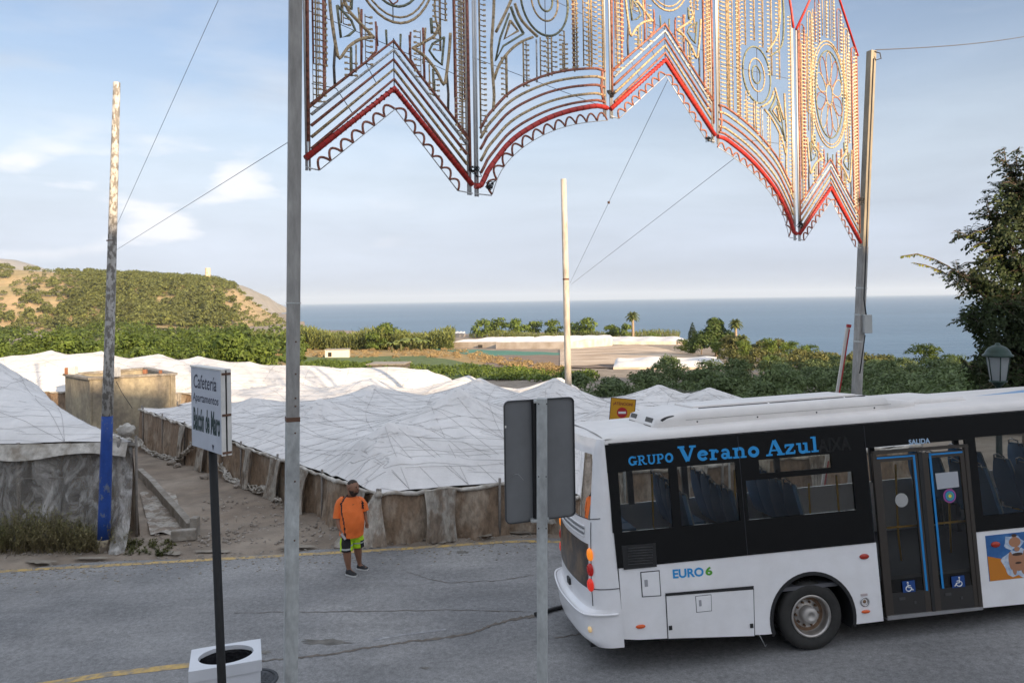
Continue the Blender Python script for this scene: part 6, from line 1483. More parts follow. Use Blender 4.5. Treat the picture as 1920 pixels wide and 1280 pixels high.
for k in range(10):
    a = math.radians(90 + k * 36); P = []
    for t in range(13):
        f = t / 12 * 2 * math.pi; rr = 0.61 + 0.37 * math.cos(f); aa = a + math.radians(15) * math.sin(f) * (1.15 - 0.15 * math.cos(f))
        P.append((FC[0] + 0.46 * rr * math.cos(aa), FC[1] + 0.80 * rr * math.sin(aa)))
    PG.line(P, RB if k % 2 else RG, 0.010)
PG.line([(FC[0], FC[1] - 0.98), (FC[0], FC[1] - 0.80)], RK, 0.006)
for k in range(4):                                            # arched loops above the rose
    for sg in (-1, 1):
        u = apx + sg * (0.12 + 0.25 * k); vb = FC[1] + 0.98 * math.sqrt(max(0.02, 1 - ((u - apx) / 0.62) ** 2)) + 0.08 if abs(u - apx) < 0.6 else floor_v(u) + (0.9 if k == 2 else 0.25); vt = TOPV + 1.35 - 1.25 * abs(u - apx) / apx - 0.15
        if vt < vb: continue
        PG.line([(u - 0.07, vb), (u - 0.07, vt - 0.1)] + [(u - 0.07 * math.cos(t), vt - 0.1 + 0.08 * math.sin(t)) for t in np.linspace(0.3, 2.8, 5)] + [(u + 0.07, vt - 0.1), (u + 0.07, vb)], RB if k % 2 else RG, 0.010); PG.b.append((u, vb, vt - 0.1, 1))
PG.line([(0, TOPV), (apx, TOPV + 1.5), (GW, TOPV)], RR, 0.022)
# ---- curved panel, traced from the second one
CL = ap(890, 348); CR = ap(1140, 204); CU0 = CL[0]; CW = CR[0] - CU0
def cc(cx, cy): u, z = ap(860 + cx / 3.3675, cy / 3.3675); return (u - CU0, z - CL[1])
PC = Pat(CW); RISE = CR[1] - CL[1]
red = smooth([(0.0, 0.0)] + [cc(*p) for p in ((140, 1165), (180, 1080), (230, 1010), (300, 920), (370, 858), (440, 812), (530, 763), (620, 726), (720, 697), (800, 682), (880, 672))] + [(CW, RISE)], 2)
PC.line(red, RR, 0.034)
def offc(l, r): return [(u, v + lerp(l, r, (u / CW) ** 0.45)) for u, v in red if u > 0.05 and u < CW - 0.02] + [(CW - 0.04, RISE + r)]
for (l, r), m in zip(((0.17, 0.075), (0.33, 0.165), (0.48, 0.28), (0.62, 0.39), (0.74, 0.50)), (RB, RG, RB, RG, RB)): PC.line(offc(l, r), m)
PC.line([cc(912, 455), cc(905, 560), cc(918, 640)], RB)
low = smooth([cc(*p) for p in ((210, 1225), (245, 1120), (300, 1030), (380, 950), (470, 888), (570, 838), (680, 800), (800, 777), (890, 768), (945, 764))], 2)
scallops(PC, low, 12, .07); PC.line([(0.0, -0.09), cc(205, 1232)], almat, 0.008)
PC.line(ell(*cc(545, 0), 0.40, 0.46), RN, 0.016); PC.line(ell(*cc(545, 0), 0.225, 0.27), RG, 0.013); PC.line(ell(*cc(550, 0), 0.12, 0.145), RN, 0.014)
_e = cc(545, 0); PC.line([(_e[0], _e[1] - .46), (_e[0], _e[1] + .46)], RK, 0.005)
PC.line(smooth([cc(*p) for p in ((222, -40), (218, 100), (205, 300), (212, 450), (222, 600), (215, 700))]), RG)
PC.line(smooth([cc(*p) for p in ((340, -20), (290, 90), (235, 200))]), RG)
PC.line(smooth([cc(*p) for p in ((355, 20), (400, 130), (500, 232))]), RG); PC.line(smooth([cc(*p) for p in ((330, 40), (360, 120), (412, 212))]), RN)
PC.line([cc(*p) for p in ((318, 85), (260, 240), (230, 385), (280, 290), (410, 212))], RN, 0.014)
PC.line([cc(*p) for p in ((325, 130), (288, 245), (375, 195), (325, 130))], RG)
PC.line(smooth([cc(*p) for p in ((470, 235), (400, 262), (330, 312), (260, 400), (222, 500))]), RG)
topc = smooth([(0, TOPV), (0.12, TOPV + 0.5), (0.4, TOPV + 1.1), (1.0, TOPV + 1.8), (1.6, TOPV + 2.15), (CW, TOPV + 2.3)], 3); PC.line(topc, RR, 0.022)
def top_at(u): return interp(u, [p[0] for p in topc], [p[1] for p in topc]) - 0.25
for x, y0, y1, bl_ in ((140, None, 840, 1), (305, 350, 615, -1), (300, 350, 600, 0), (412, 265, 550, 1), (432, 265, 545, 0), (497, 250, 520, 0), (590, 235, 480, -1), (568, 235, 485, 0), (672, 200, 460, -1), (752, None, 448, -1), (738, None, 455, 0), (842, None, 435, -1), (828, None, 440, 0), (918, None, 440, -1)):
    u, v0 = cc(x, y1); v1 = cc(x, y0)[1] if y0 is not None else top_at(max(0, u)); PC.line([(u, v0), (u, v1)], (RG if x not in (432, 497) else RS) if x != 140 else RG, 0.011)
    if bl_: PC.b.append((u, v0 + .03, v1, bl_))
for u in (0.98, 1.17, 1.36, 1.55, 1.74, 1.90):
    u += 0.08; v0 = interp(u, [p[0] for p in red], [p[1] for p in red]) + 0.56
    v1 = _e[1] - 0.50 if abs(u - _e[0]) < 0.35 else top_at(u)
    if v1 > v0: PC.line([(u, v0), (u, v1)], RB if int(u * 100) % 2 else RG, 0.009); PC.b.append((u, v0 + .03, v1, 1))
for k in range(5):                                            # rows above the ellipse
    u = 0.45 + 0.25 * k; v0 = _e[1] + 0.46 * math.sqrt(max(0, 1 - ((u - _e[0]) / 0.42) ** 2)) + 0.1; v1 = top_at(u)
    if v1 > v0: PC.line([(u, v0), (u, v1)], RG, 0.011); PC.b.append((u + .03, v0, v1, 1))
PC.line(smooth([(0.35, top_at(.35)), (0.30, _e[1] + 1.2), (0.38, _e[1] + 0.7), (0.75, _e[1] + 0.42)]), RN); PC.line(smooth([(0.50, top_at(.5)), (0.42, _e[1] + 1.3), (0.55, _e[1] + 0.8), (0.85, _e[1] + 0.46)]), RG)
def panel(name, pat, u0, zl, zr_, mirror, label, sc=1.0):
    W = pat.w * sc; root = thing(name, aw(u0 + W / 2, min(zl, zr_)), label, 'light panel', 'light panels of the festival arch')
    def T(u, v, off=0.0):
        uu = (pat.w - u) if mirror else u; f = uu / pat.w; return aw(u0 + uu * sc, lerp(zl, zr_, f) + v, off)
    k = 0
    for pts, m, r in pat.t:
        k += 1; P = [T(u, v, 0.002 * (k % 5)) for u, v in pts if v < 9]
        mb = MB(); mb.tube(P, r, 6 if r < 0.02 else 8); nm = {RR: 'red_rope_light', almat: 'bottom_rail', RK: 'wire'}.get(m, 'rope_light'); put(nm, mb, m, root)
    mb = MB(); bb = MB(); n = 0
    for (u, v0, v1, sd) in pat.b:
        if mirror: sd = -sd
        v = v0
        a = T(u, v0); b = T(u, v1); mb.tube([a, b], 0.0045, 4, caps=False)
        while v < min(v1, 5.2):
            p = T(u, v); q = p + AD * (0.06 * sd); mb.tube([p, q + V(0, 0, -.004)], 0.0075, 3, caps=False); bb.box(q + AD * (0.012 * sd), (0.034, 0.018, 0.020)); v += 0.064; n += 1
    tag(put('bulb_holder', mb, RH, root), kind='stuff'); tag(put('bulb', bb, bulbm, root), kind='stuff')
    # red tube clips: dark bands
    cb = MB()
    P = [T(u, v) for u, v in pat.t[0][0]]
    for a, b in zip(P, P[1:]):
        L = (b - a).length; m_ = max(1, int(L / 0.075))
        for i in range(m_):
            p = a.lerp(b, (i + .5) / m_); d = (b - a).normalized(); cb.tube([p - d * .003, p + d * .003], 0.0355, 8)
    tag(put('clip', cb, mat('dark_red_clip', (0.22, 0.015, 0.012), 0.6), root), kind='stuff')
    for (f, dz) in ((0.0, 0), (1.0, 0)):
        uu = u0 + W * f; zz = T(pat.w * (1 - f) if mirror else pat.w * f, 0).z + (RISE if (pat is PC and (f == 1.0) != mirror) else 0)
        for j, (o, m, w_) in enumerate(((0.018, almat, 0.026), (0.052, almat, 0.02))):
            o = o if f == 0 else -o; mb = MB(); mb.tube([aw(uu + o, zz - 0.12, 0.02), aw(uu + o, zz + TOPV + (1.0 if (pat is PC and (f == 1.0) != mirror) else 0), 0.02)], w_ / 2 + .002, 8); put('frame_post', mb, m, root)
    # horizontal bracing rods, thin
    for v in (1.55, 2.7):
        mb = MB(); mb.tube([T(0, v, .02), T(pat.w, v - 0.3, .02)], 0.004, 4); put('brace_wire', mb, wirem, root)
    if pat is PG:
        for (x0, y0, x1, y1) in ((150, 530, 305, 560), (305, 560, 410, 720), (490, 400, 560, 530)):
            mb = MB(); mb.tube([T(*gg(x0, y0)), T(*gg(x1, y1))], 0.005, 4); put('brace_wire', mb, wirem, root)
    return root
A1 = ap(573, 297); B1 = ap(886, 347); C1 = ap(891, 349); D1 = ap(1139, 203); E1 = ap(1145, 205); F1 = ap(1341, 254); G1 = ap(1346, 256); H1 = ap(1494, 438); I1 = ap(1499, 439); J1 = ap(1614, 455)
panel('light_panel', PG, A1[0], A1[1], B1[1], False, 'shaded gable-edged light panel at the left end, beside the grey metal post')
panel('light_panel', PC, C1[0], C1[1], D1[1] - RISE, False, 'shaded light panel with curved red edge and green oval, second from left', (D1[0] - C1[0]) / CW)
panel('light_panel', PG, E1[0], E1[1], F1[1], False, 'sunlit central light panel with the highest red point of the arch', (F1[0] - E1[0]) / GW)
panel('light_panel', PC, G1[0], G1[1] - RISE, H1[1], True, 'sunlit light panel whose red edge curves down to the right, with an oval', (H1[0] - G1[0]) / CW)
panel('light_panel', PG, I1[0], I1[1], J1[1], False, 'sunlit light panel with the whole flower rose, at the far right post', (J1[0] - I1[0]) / GW)
# black cable bunches hanging at the joints
def bunch(px, py, s, label, seed):
    rn = random.Random(seed); u, z = ap(px, py); root = thing('cable_bunch', aw(u, z, -0.05), label, 'cable'); mb = MB(); P = []
    for i in range(26): P.append(aw(u + s * rn.uniform(-1, 1), z + s * rn.uniform(-.9, .9), rn.uniform(-.08, .02)))
    P = [tuple(p) for p in P]; Q = []
    for i in range(len(P) - 1):
        p0, p1, p2, p3 = [Vector(P[max(0, min(len(P) - 1, i + k))]) for k in (-1, 0, 1, 2)]
        for j in range(3): f = j / 3; Q.append(0.5 * ((2 * p1) + (-p0 + p2) * f + (2 * p0 - 5 * p1 + 4 * p2 - p3) * f * f + (-p0 + 3 * p1 - 3 * p2 + p3) * f ** 3))
    mb.tube(Q, 0.0055, 4); put('loop', mb, rubber, root)
bunch(888, 322, 0.075, 'black cable tangle where the two shaded light panels meet', 1); bunch(1143, 178, 0.07, 'black cable tangle at the joint left of the central light panel', 2)
bunch(1326, 262, 0.05, 'small black cable loop hanging under the red edge right of the central panel', 3); bunch(1497, 420, 0.08, 'black cable tangle at the lowest red point near the right post', 4); bunch(1612, 378, 0.08, 'black cable tangle on the right end of the arch', 5); bunch(918, 348, 0.06, 'cable loop on the bottom rail just right of the lowest left point', 6)
# ================================================================== POSTS, SIGNS, BIN, LAMP
galv = mat('galvanised_steel', (0.52, 0.54, 0.53), 0.55, metal=0.3, col2=(0.38, 0.39, 0.385), mscale=5, var=0.25, vscale=16, stretch=(1, 1, 0.5), bump=0.15, bscale=30)
galv_d = mat('dark_weathered_galvanised', (0.25, 0.24, 0.225), 0.7, metal=0.15, col2=(0.37, 0.36, 0.34), mscale=2.5, var=0.35, vscale=12, stretch=(1, 1, 0.25), bump=0.3, bscale=30)
rustb = mat('rust_band', (0.13, 0.07, 0.045), 0.8, var=0.4)
def down_to(x, y): return Z(x, y) - 0.25
def extend(p_top, p_low):
    """run the line of a leaning post down to the ground"""
    d = (p_low - p_top); z = down_to(p_low.x, p_low.y); t = (z - p_top.z) / d.z; return p_top + d * t
def square_post(name, label, top, low, w_, d_, yaw, m, cat='post', parts=()):
    base = extend(top, low); ax = (top - base).normalized(); X = (Matrix.Rotation(yaw, 3, 'Z') @ Vector((1, 0, 0))); X = (X - ax * X.dot(ax)).normalized(); Yv = ax.cross(X)
    root = thing(name, (base.x, base.y, base.z + 0.25), label, cat)
    mb = MB(); mb.box((top + base) / 2, (w_, d_, (top - base).length), ax=[X, Yv, ax]); put('shaft', mb, m, root, bev=0.006)
    return root, base, ax, X, Yv
t = at(557, -420, 7.6); l = at(545, 1280, 7.6)
pr, base, ax, X, Yv = square_post('arch_post', 'tall grey galvanised square post holding the left end of the arch', t, l, 0.125, 0.11, math.radians(24), galv_d)
def on_post(py, t=t, l=l, y0=-420, y1=1280): return t.lerp(l, (py - y0) / (y1 - y0))
for py, h in ((785, 0.045), (568, 0.012)): mb = MB(); mb.box(on_post(py), (0.135, 0.12, h), ax=[X, Yv, ax]); put('joint_band', mb, rustb if h > .02 else galv, pr)
p0 = on_post(785); p1 = on_post(1700); mb = MB(); mb.box((p0 + p1) / 2, (0.131, 0.116, (p0 - p1).length), ax=[X, Yv, ax]); put('lower_sleeve', mb, galv, pr, bev=0.005)
for py in (640, 700, 745, 760, 810, 900, 1010): mb = MB(); p = on_post(py); mb.lathe([(0.009, 0), (0.009, 0.006), (0, 0.008)], base=p + X * 0.02 - Yv * 0.056 if Yv.y > 0 else p + X * 0.02 + Yv * 0.056, axis=-Yv if Yv.y > 0 else Yv, n=8); put('bolt', mb, rustb, pr)
# right post
t2 = at(1634, 96, 14.65); l2 = at(1607, 720, 14.65)
woodw = mat('old_painted_post', (0.34, 0.30, 0.225), 0.8, col2=(0.22, 0.19, 0.15), mscale=3, var=0.25, vscale=10, stretch=(1, 1, 0.25))
pr2, base2, ax2, X2, Y2 = square_post('arch_post', 'tall pole at the right end of the arch with a meter box, behind the bus', t2, l2, 0.13, 0.13, math.radians(20), woodw)
mb = MB(); a = t2.lerp(l2, (462 - 96) / 624); mb.box((a + base2) / 2, (0.142, 0.142, (a - base2).length), ax=[X2, Y2, ax2]); put('lower_shaft_shade', mb, galv_d, pr2, bev=0.006)  # darker casing from the shadow edge down paints the pole's shade
a = at(1625, 607, 14.55); mb = MB(); mb.box(a, (0.15, 0.16, 0.36)); put('meter_box', mb, mat('grey_box_paint', (0.38, 0.39, 0.38), 0.5), pr2, bev=0.01)
mb = MB(); mb.tube([at(1638, 110, 14.5), at(1630, 300, 14.5), at(1624, 470, 14.5), at(1620, 560, 14.5), at(1624, 590, 14.5)], 0.014, 5); put('cable', mb, rubber, pr2)
mb = MB(); mb.tube([at(1622, 628, 14.5), at(1619, 650, 14.5), at(1612, 700, 14.5)], 0.012, 5); put('cable', mb, rubber, pr2)
mb = MB(); mb.tube([at(1636, 96, 14.6), at(1650, 100, 14.6), at(1652, 110, 14.6), at(1642, 113, 14.6), at(1637, 104, 14.6)], 0.012, 5); put('cable', mb, rubber, pr2)
for py in (540, 590, 640): q = t2.lerp(l2, (py - 96) / 624); mb = MB(); mb.box(q, (0.152, 0.152, 0.03), ax=[X2, Y2, ax2]); put('strap', mb, galv, pr2)
# painted timber pole on the left
pb = ground(194, 1032); pt = at(219, 155, pb.y)
def paint_pole_mat():
    m = mat('flaking_white_paint', (0.50, 0.48, 0.45), 0.85, col2=(0.20, 0.185, 0.165), mix=0.50, mscale=13, sharp=0.04, stretch=(1, 1, 0.5), var=0.2, vscale=12, bump=0.6, bscale=14, detail=9); return m
root = thing('painted_pole', (pb.x, pb.y, Z(pb.x, pb.y)), 'tall timber pole with flaking white paint and a blue painted lower part', 'pole')
def seg(name, y0, y1, m, over=0.0, n=6):
    f0 = (y0 - 155) / 877; f1 = (y1 - 155) / 877; P = []; R = []
    for i in range(n): f = lerp(f0, f1, i / (n - 1)); P.append(pt.lerp(Vector((pb.x, pb.y, Z(pb.x, pb.y) - .02)), f)); R.append(lerp(0.070, 0.128, f) + over)
    mb = MB(); mb.tube(P, R, 16); put(name, mb, m, root)
seg('shaft', 155, 778, paint_pole_mat()); seg('blue_band', 778, 1008, mat('blue_pole_paint', (0.010, 0.055, 0.27), 0.6, col2=(0.12, 0.15, 0.22), mix=0.30, mscale=7, sharp=0.03, var=0.25, vscale=9, stretch=(1, 1, .6)), 0.002); seg('foot', 1008, 1034, mat('bare_foot', (0.36, 0.31, 0.22), 0.9, col2=(0.16, 0.13, 0.10), mscale=6, sharp=0.05), 0.003)
mb = MB(); q = at(209, 452, pb.y); mb.lathe([(0.10, 0), (0.104, 0.01), (0.10, 0.02)], base=q, n=16); put('iron_band', mb, rustb, root)
# slim pale pole in the middle
pm = at(1066, 742, 26.0); pmt = at(1056.5, 336, 26.0); bb_ = extend(pmt, pm); root = thing('pale_pole', (bb_.x, bb_.y, bb_.z + .25), 'slim whitish wooden pole standing up through the net roof right of centre', 'pole')
mb = MB(); mb.tube([pmt, pmt.lerp(bb_, .5), bb_], [0.095, 0.11, 0.125], 12); put('shaft', mb, mat('whitish_wood', (0.52, 0.46, 0.39), 0.8, col2=(0.32, 0.28, 0.23), mix=.4, mscale=3, sharp=.08, stretch=(1, 1, .25), var=.25, vscale=9), root)
mb = MB(); q = pmt.lerp(pm, (525 - 336) / 406); mb.lathe([(0.11, 0), (0.115, .03), (0.11, .06)], base=q, n=12); put('iron_band', mb, rustb, root)
# wires
def wire(label, A, B, r=0.006, sag=0.0, extra=None):
    P = [A.lerp(B, i / 12) - Vector((0, 0, sag * math.sin(math.pi * i / 12))) for i in range(13)]; mb = MB(); mb.tube(P, r, 5); o = mb.build('guy_wire', wirem); tag(o, label, 'wire', 'thin wires across the sky'); return o
wire('thin stay wire rising steeply from the painted pole to the top of the picture', at(220, 420, pb.y), at(430, -45, 10.5), 0.0038)
wire('thin stay wire from the painted pole to the left arch post', at(219, 468, pb.y), at(540, 267, 7.7), 0.0034)
wire('thin wire from the pale pole up to the peak of the central light panel', at(1069, 530, 26), at(1252, 150, 11.1), 0.0042)
wire('thin wire from the pale pole to the curved light panel right of centre', at(1071, 533, 26), at(1382, 293, 12.0), 0.0042)
wire('twisted black cable running from the right arch post out of the picture', at(1642, 94, 14.6), at(1990, 56, 20), 0.010, 0.10)
mb = MB(); A_, B_ = at(1069, 530, 26), at(1252, 150, 11.1); q = min((A_.lerp(B_, k / 400) for k in range(401)), key=lambda p: abs(px_of(p.x, p.y) - 1144)); mb.box(q, (0.05, 0.05, 0.05)); tag(mb.build('wire_clamp', rustb), 'small clamp on the wire above the pale pole', 'clamp')
# cafeteria sign, two faces in a white frame on a black pole
sR = at(424, 777, 6.5); sL = at(366, 757, 6.99); sx = Vector((sR.x - sL.x, sR.y - sL.y, 0)); SWD = sx.length; sx.normalize(); sn = Vector((sx.y, -sx.x, 0)); sn = sn if sn.y < 0 else -sn
zt = (at(366, 684, 6.99).z + at(424, 697, 6.5).z) / 2; zb = (at(370, 830, 6.99).z + at(427, 856, 6.5).z) / 2; SH = zt - zb
bpole_t = at(397, 800, 6.85); bpole_l = at(416, 1280, 6.5); bb_ = extend(bpole_t, bpole_l)
root = thing('cafeteria_sign', (bb_.x, bb_.y, bb_.z + .25), 'white double-faced cafeteria sign on a leaning black pole', 'sign'); so_ = Vector((sL.x, sL.y, 0))
mb = MB(); mb.tube([bpole_t, bb_], 0.037, 12); put('pole', mb, mat('black_pole_paint', (0.008, 0.008, 0.008), 0.75, var=.3, vscale=9), root)
wboard = mat('sign_white_enamel', (0.47, 0.50, 0.56), 0.45, var=0.08, vscale=5); wframe = mat('sign_frame_white', (0.66, 0.64, 0.60), 0.5, var=.15, vscale=10)
ctr = so_ + sx * SWD / 2 + V(0, 0, (zt + zb) / 2)
for o, nm in ((0.026, 'board'), (-0.026, 'board')): mb = MB(); mb.box(ctr + sn * o, (SWD, 0.02, SH), ax=[sx, sn, V(0, 0, 1)]); put(nm, mb, wboard, root, bev=.003)
mb = MB(); mb.box(ctr, (SWD - 0.03, 0.030, SH - 0.03), ax=[sx, sn, V(0, 0, 1)]); put('core', mb, trim, root)
for o in (0.026, -0.026):
    mb = MB(); mb.box(ctr + sn * o + sx * (SWD / 2 + 0.004), (0.012, 0.036, SH + .01), ax=[sx, sn, V(0, 0, 1)]); put('edge_frame', mb, wframe, root)
mb = MB(); mb.box(ctr + V(0, 0, SH / 2 + .006), (SWD, 0.09, 0.012), ax=[sx, sn, V(0, 0, 1)]); put('edge_frame', mb, wframe, root)
for zz in (SH / 2 - .03, -.02, -SH / 2 + .02): mb = MB(); mb.box(ctr + sx * (SWD / 2 + .008) + V(0, 0, zz), (0.014, 0.08, 0.02), ax=[sx, sn, V(0, 0, 1)]); put('clip', mb, rustb, root)
def sign_text(txt, u, v, w_, h, m, bold=.01, shear=0.0):
    O = so_ + sx * (u * SWD) + V(0, 0, zb + v * SH) + sn * 0.0375 - root.location; text_on(txt, O, sx, V(0, 0, 1), w_ * SWD, h, m, 'lettering', root, bold, shear)
navy = mat('navy_lettering', (0.02, 0.025, 0.05), 0.6); dgreen = mat('dark_green_lettering', (0.012, 0.035, 0.035), 0.6)
sign_text('Cafetería', .10, .745, .74, .125, navy, .006, .15); sign_text('Apartamentos', .06, .545, .84, .10, navy, .004, .15); sign_text('Balcón de Maro', .06, .225, .88, .20, dgreen, .035, .2)
mb = MB(); mb.prism([so_ + sx * (SWD * a) + V(0, 0, zb + SH * b) + sn * .0375 for a, b in ((.68, .09), (.74, .09), (.71, .02))], -sn * -.001); put('arrow_mark', mb, navy, root)
# litter bin
bf = at(405, 1249, 8.6); zt_ = bf.z; g0 = zr(bf.x); yb_ = 8.6 * (1249 - 572) / (1206 - 572.5)
xl = at(341, 1248, 8.6).x; xr = at(470, 1246, 8.6).x; cx = (xl + xr) / 2; cy = (8.6 + yb_) / 2; bw = xr - xl; bd = yb_ - 8.6
root = thing('litter_bin', (cx, cy, g0), 'white square litter bin with a round opening, behind the cafeteria sign pole', 'bin', mat3=Matrix.Rotation(math.radians(20), 3, 'Z'))
wbin = mat('white_bin_plastic', (0.62, 0.63, 0.66), 0.4, var=.05, vscale=4); hh = zt_ - g0
mb = MB(); n = 40; er, ed = bw * .39, bd * .40; O = []; I = []
for k in range(n):
    a = 2 * math.pi * k / n; c_, s_ = math.cos(a), math.sin(a); m_ = max(abs(c_) / (bw / 2), abs(s_) / (bd / 2)); O.append(V(c_ / m_, s_ / m_, hh)); I.append(V(er * c_, ed * s_, hh))
O2 = [p - V(0, 0, 0.13) for p in O]; I2 = [p - V(0, 0, 0.05) for p in I]; vs = O2 + O + I + I2; fs = []
for r_ in range(3):
    for k in range(n): fs.append((r_ * n + k, r_ * n + (k + 1) % n, (r_ + 1) * n + (k + 1) % n, (r_ + 1) * n + k))
mb.add(vs, fs); mb.build('lid', wbin, root)
mb = MB(); mb.box((0, 0, (hh - .135) / 2), (bw - .03, bd - .03, hh - .135)); 
mbb = MB(); q_ = hh - .135
for sx_, sy_, w1, w2 in ((0, -1, bw - .03, .02), (0, 1, bw - .03, .02), (-1, 0, .02, bd - .07), (1, 0, .02, bd - .07)): mbb.box((sx_ * (bw / 2 - .025), sy_ * (bd / 2 - .025), q_ / 2 + 0.02), (w1, w2, q_ - .04))
mbb.build('body', wbin, root)['kind'] = 'stuff'
mb = MB(); mb.box((0, -bd / 2 + .006, hh * .42), (bw * .80, .012, hh * .66)); mb.build('door_panel', wbin, root, bev=.01)
mb = MB(); mb.grid([[V(er * f * math.cos(a) * (1 + .03 * math.sin(a * 13)), ed * f * math.sin(a), hh - dz - .01 * math.sin(a * 9)) for a in np.linspace(0, 2 * math.pi, 41)] for f, dz in ((1.01, .045), (.96, .12), (.9, .3), (.6, .42), (0.01, .45))]); mb.build('bin_bag', mat('black_bin_bag', (0.012, 0.012, 0.014), .25, bump=1, bscale=14, bdist=.02), root)
# road sign seen from behind, on a galvanised post
Ys = 6.0; t3 = at(1016, 746, Ys + .02); l3 = at(1017, 1280, Ys + .02)
root, base3, ax3, X3, Y3 = square_post('road_sign', 'grey back of a tall rectangular road sign on a galvanised post', t3, l3, 0.082, 0.06, math.radians(-10), galv, 'sign')
greyb = mat('sign_back_grey', (0.15, 0.155, 0.16), 0.55, var=.12, vscale=6, bump=.1, bscale=8)
def rounded(w_, h_, r, n=6):
    P = []
    for cx_, cy_, a0 in ((w_ / 2 - r, h_ / 2 - r, 0), (-w_ / 2 + r, h_ / 2 - r, 90), (-w_ / 2 + r, -h_ / 2 + r, 180), (w_ / 2 - r, -h_ / 2 + r, 270)):
        P += [(cx_ + r * math.cos(math.radians(a0 + 90 * i / n)), cy_ + r * math.sin(math.radians(a0 + 90 * i / n))) for i in range(n + 1)]
    return P
cL = at(946, 867, Ys - .03); cR = at(1077, 855, Ys + .19); bx = Vector((cR.x - cL.x, cR.y - cL.y, 0)).normalized(); bn = Vector((bx.y, -bx.x, 0)); bn = (bn if bn.y < 0 else -bn).normalized(); bz = bx.cross(bn); bz = bz if bz.z > 0 else -bz
bc = (cL + cR) / 2; bw_ = (cR - cL).length; bh_ = 230 / F * Ys
O = rounded(bw_, bh_, .045); mb = MB(); mb.prism([bc + bx * a + bz * b - bn * .004 for a, b in O], -bn * .004); put('board', mb, greyb, root)
I = rounded(bw_ - .014, bh_ - .014, .04); vs = []
for a, b in zip(O, I): vs += [bc + bx * a[0] + bz * a[1] + bn * .012, bc + bx * b[0] + bz * b[1] + bn * .012, bc + bx * b[0] + bz * b[1] - bn * .003, bc + bx * a[0] + bz * a[1] - bn * .009]
n = len(O); fs = [(i * 4 + k, i * 4 + (k + 1) % 4, ((i + 1) % n) * 4 + (k + 1) % 4, ((i + 1) % n) * 4 + k) for i in range(n) for k in range(4)]; mb = MB(); mb.add(vs, fs); put('rim', mb, mat('sign_rim', (0.04, 0.042, 0.045), .5), root, fix=True)
mb = MB(); q = at(1002, 862, Ys + .035); mb.box(q, (.022, .04, bh_ - .03), ax=[bx, bn, bz]); put('channel', mb, mat('black_channel', (0.015, .015, .016), .6), root)
for py in (974, 752): q = at(1012, py, Ys + .03); mb = MB(); mb.box(q, (.15 if py > 900 else .10, .07, .022)); put('clamp', mb, galv, root, bev=.003)
for px, py in ((1010, 757), (1025, 757), (1010, 893), (1024, 893), (1010, 990), (1024, 990)): mb = MB(); mb.lathe([(.006, 0), (.006, .004), (0, .006)], base=at(px, py, Ys - .012), axis=(0, -1, 0), n=8); put('bolt', mb, mat('bolt_dark', (.08, .08, .08), .5, metal=.5), root)
mb = MB(); mb.tube([at(958, 893, Ys - .015), at(967, 888, Ys - .015), at(972, 889, Ys - .015), at(982, 900, Ys - .015)], .0022, 4); put('scratch', mb, mat('pale_scratch', (.3, .3, .3), .7), root)
mb = MB(); mb.box(at(948, 800, Ys - .045), (.012, .01, .016)); put('white_chip', mb, wframe, root)
# yellow warning board on the far verge
yy = 16.75; a = at(1146, 745, yy); b = at(1192.5, 749, yy); q = ground(1169, 995); wd_ = b.x - a.x; ht = 0.80
gx = (a.x + b.x) / 2; root = thing('warning_sign', (gx, yy, Z(gx, yy)), 'yellow attention board with a red no-entry disc, behind the tail of the bus', 'sign'); ysl = Vector((wd_, 0, b.z - a.z)).normalized(); ysu = Vector((-ysl.z, 0, ysl.x))
ym = mat('yellow_sign_paint', (0.60, 0.30, 0.012), .5, var=.08); tl = a - root.location
mb = MB(); mb.prism([tl, tl + ysl * wd_, tl + ysl * wd_ - ysu * ht, tl - ysu * ht], V(0, .015, 0)); mb.build('board', ym, root, fix=True)
fr = MB(); fr.tube([tl, tl + ysl * wd_, tl + ysl * wd_ - ysu * ht, tl - ysu * ht], .008, 5, closed=True); fr.build('frame', trim, root)
mb = MB(); mb.tube([(0, .05, -.1), (0, .05, tl.z - .1)], .03, 8); mb.build('post', galv, root)
sred = mat('sign_red', (0.40, 0.02, 0.025), .45); swh = mat('sign_white', (0.75, 0.75, 0.75), 0.4)
c_ = tl + ysl * (wd_ * .49) - ysu * .315
for r_, m, d in ((.118, sred, .004), (.0, swh, .006)):
    if r_: mb = MB(); mb.lathe([(0, d), (r_, d), (r_, 0)], base=c_, axis=(0, -1, 0), n=28, smooth=False); mb.build('no_entry_disc', m, root)
mb = MB(); mb.box(c_ + V(0, -.006, 0), (.17, .003, .05)); mb.build('no_entry_bar', swh, root)
text_on('¡ATENCION!', tl + ysl * .06 - ysu * .15 + V(0, -.004, 0), ysl, ysu, wd_ - .12, .065, mat('dark_red_print', (0.22, .03, .02), .6), 'lettering', root, .02)
text_on('PROHIBIDO EL PASO', tl + ysl * .05 - ysu * .50 + V(0, -.004, 0), ysl, ysu, wd_ - .1, .030, mat('black_print', (.02, .018, .015), .6), 'lettering', root, .02)
text_on('EXCEPTO AUTORIZADOS', tl + ysl * .04 - ysu * .56 + V(0, -.004, 0), ysl, ysu, wd_ - .08, .030, mat('black_print', (.02, .018, .015), .6), 'lettering', root, .02)
mb = MB(); mb.box(tl + ysl * (wd_ * .3) - ysu * .67 + V(0, -.004, 0), (.09, .004, .09)); mb.build('blue_symbol', signb, root)
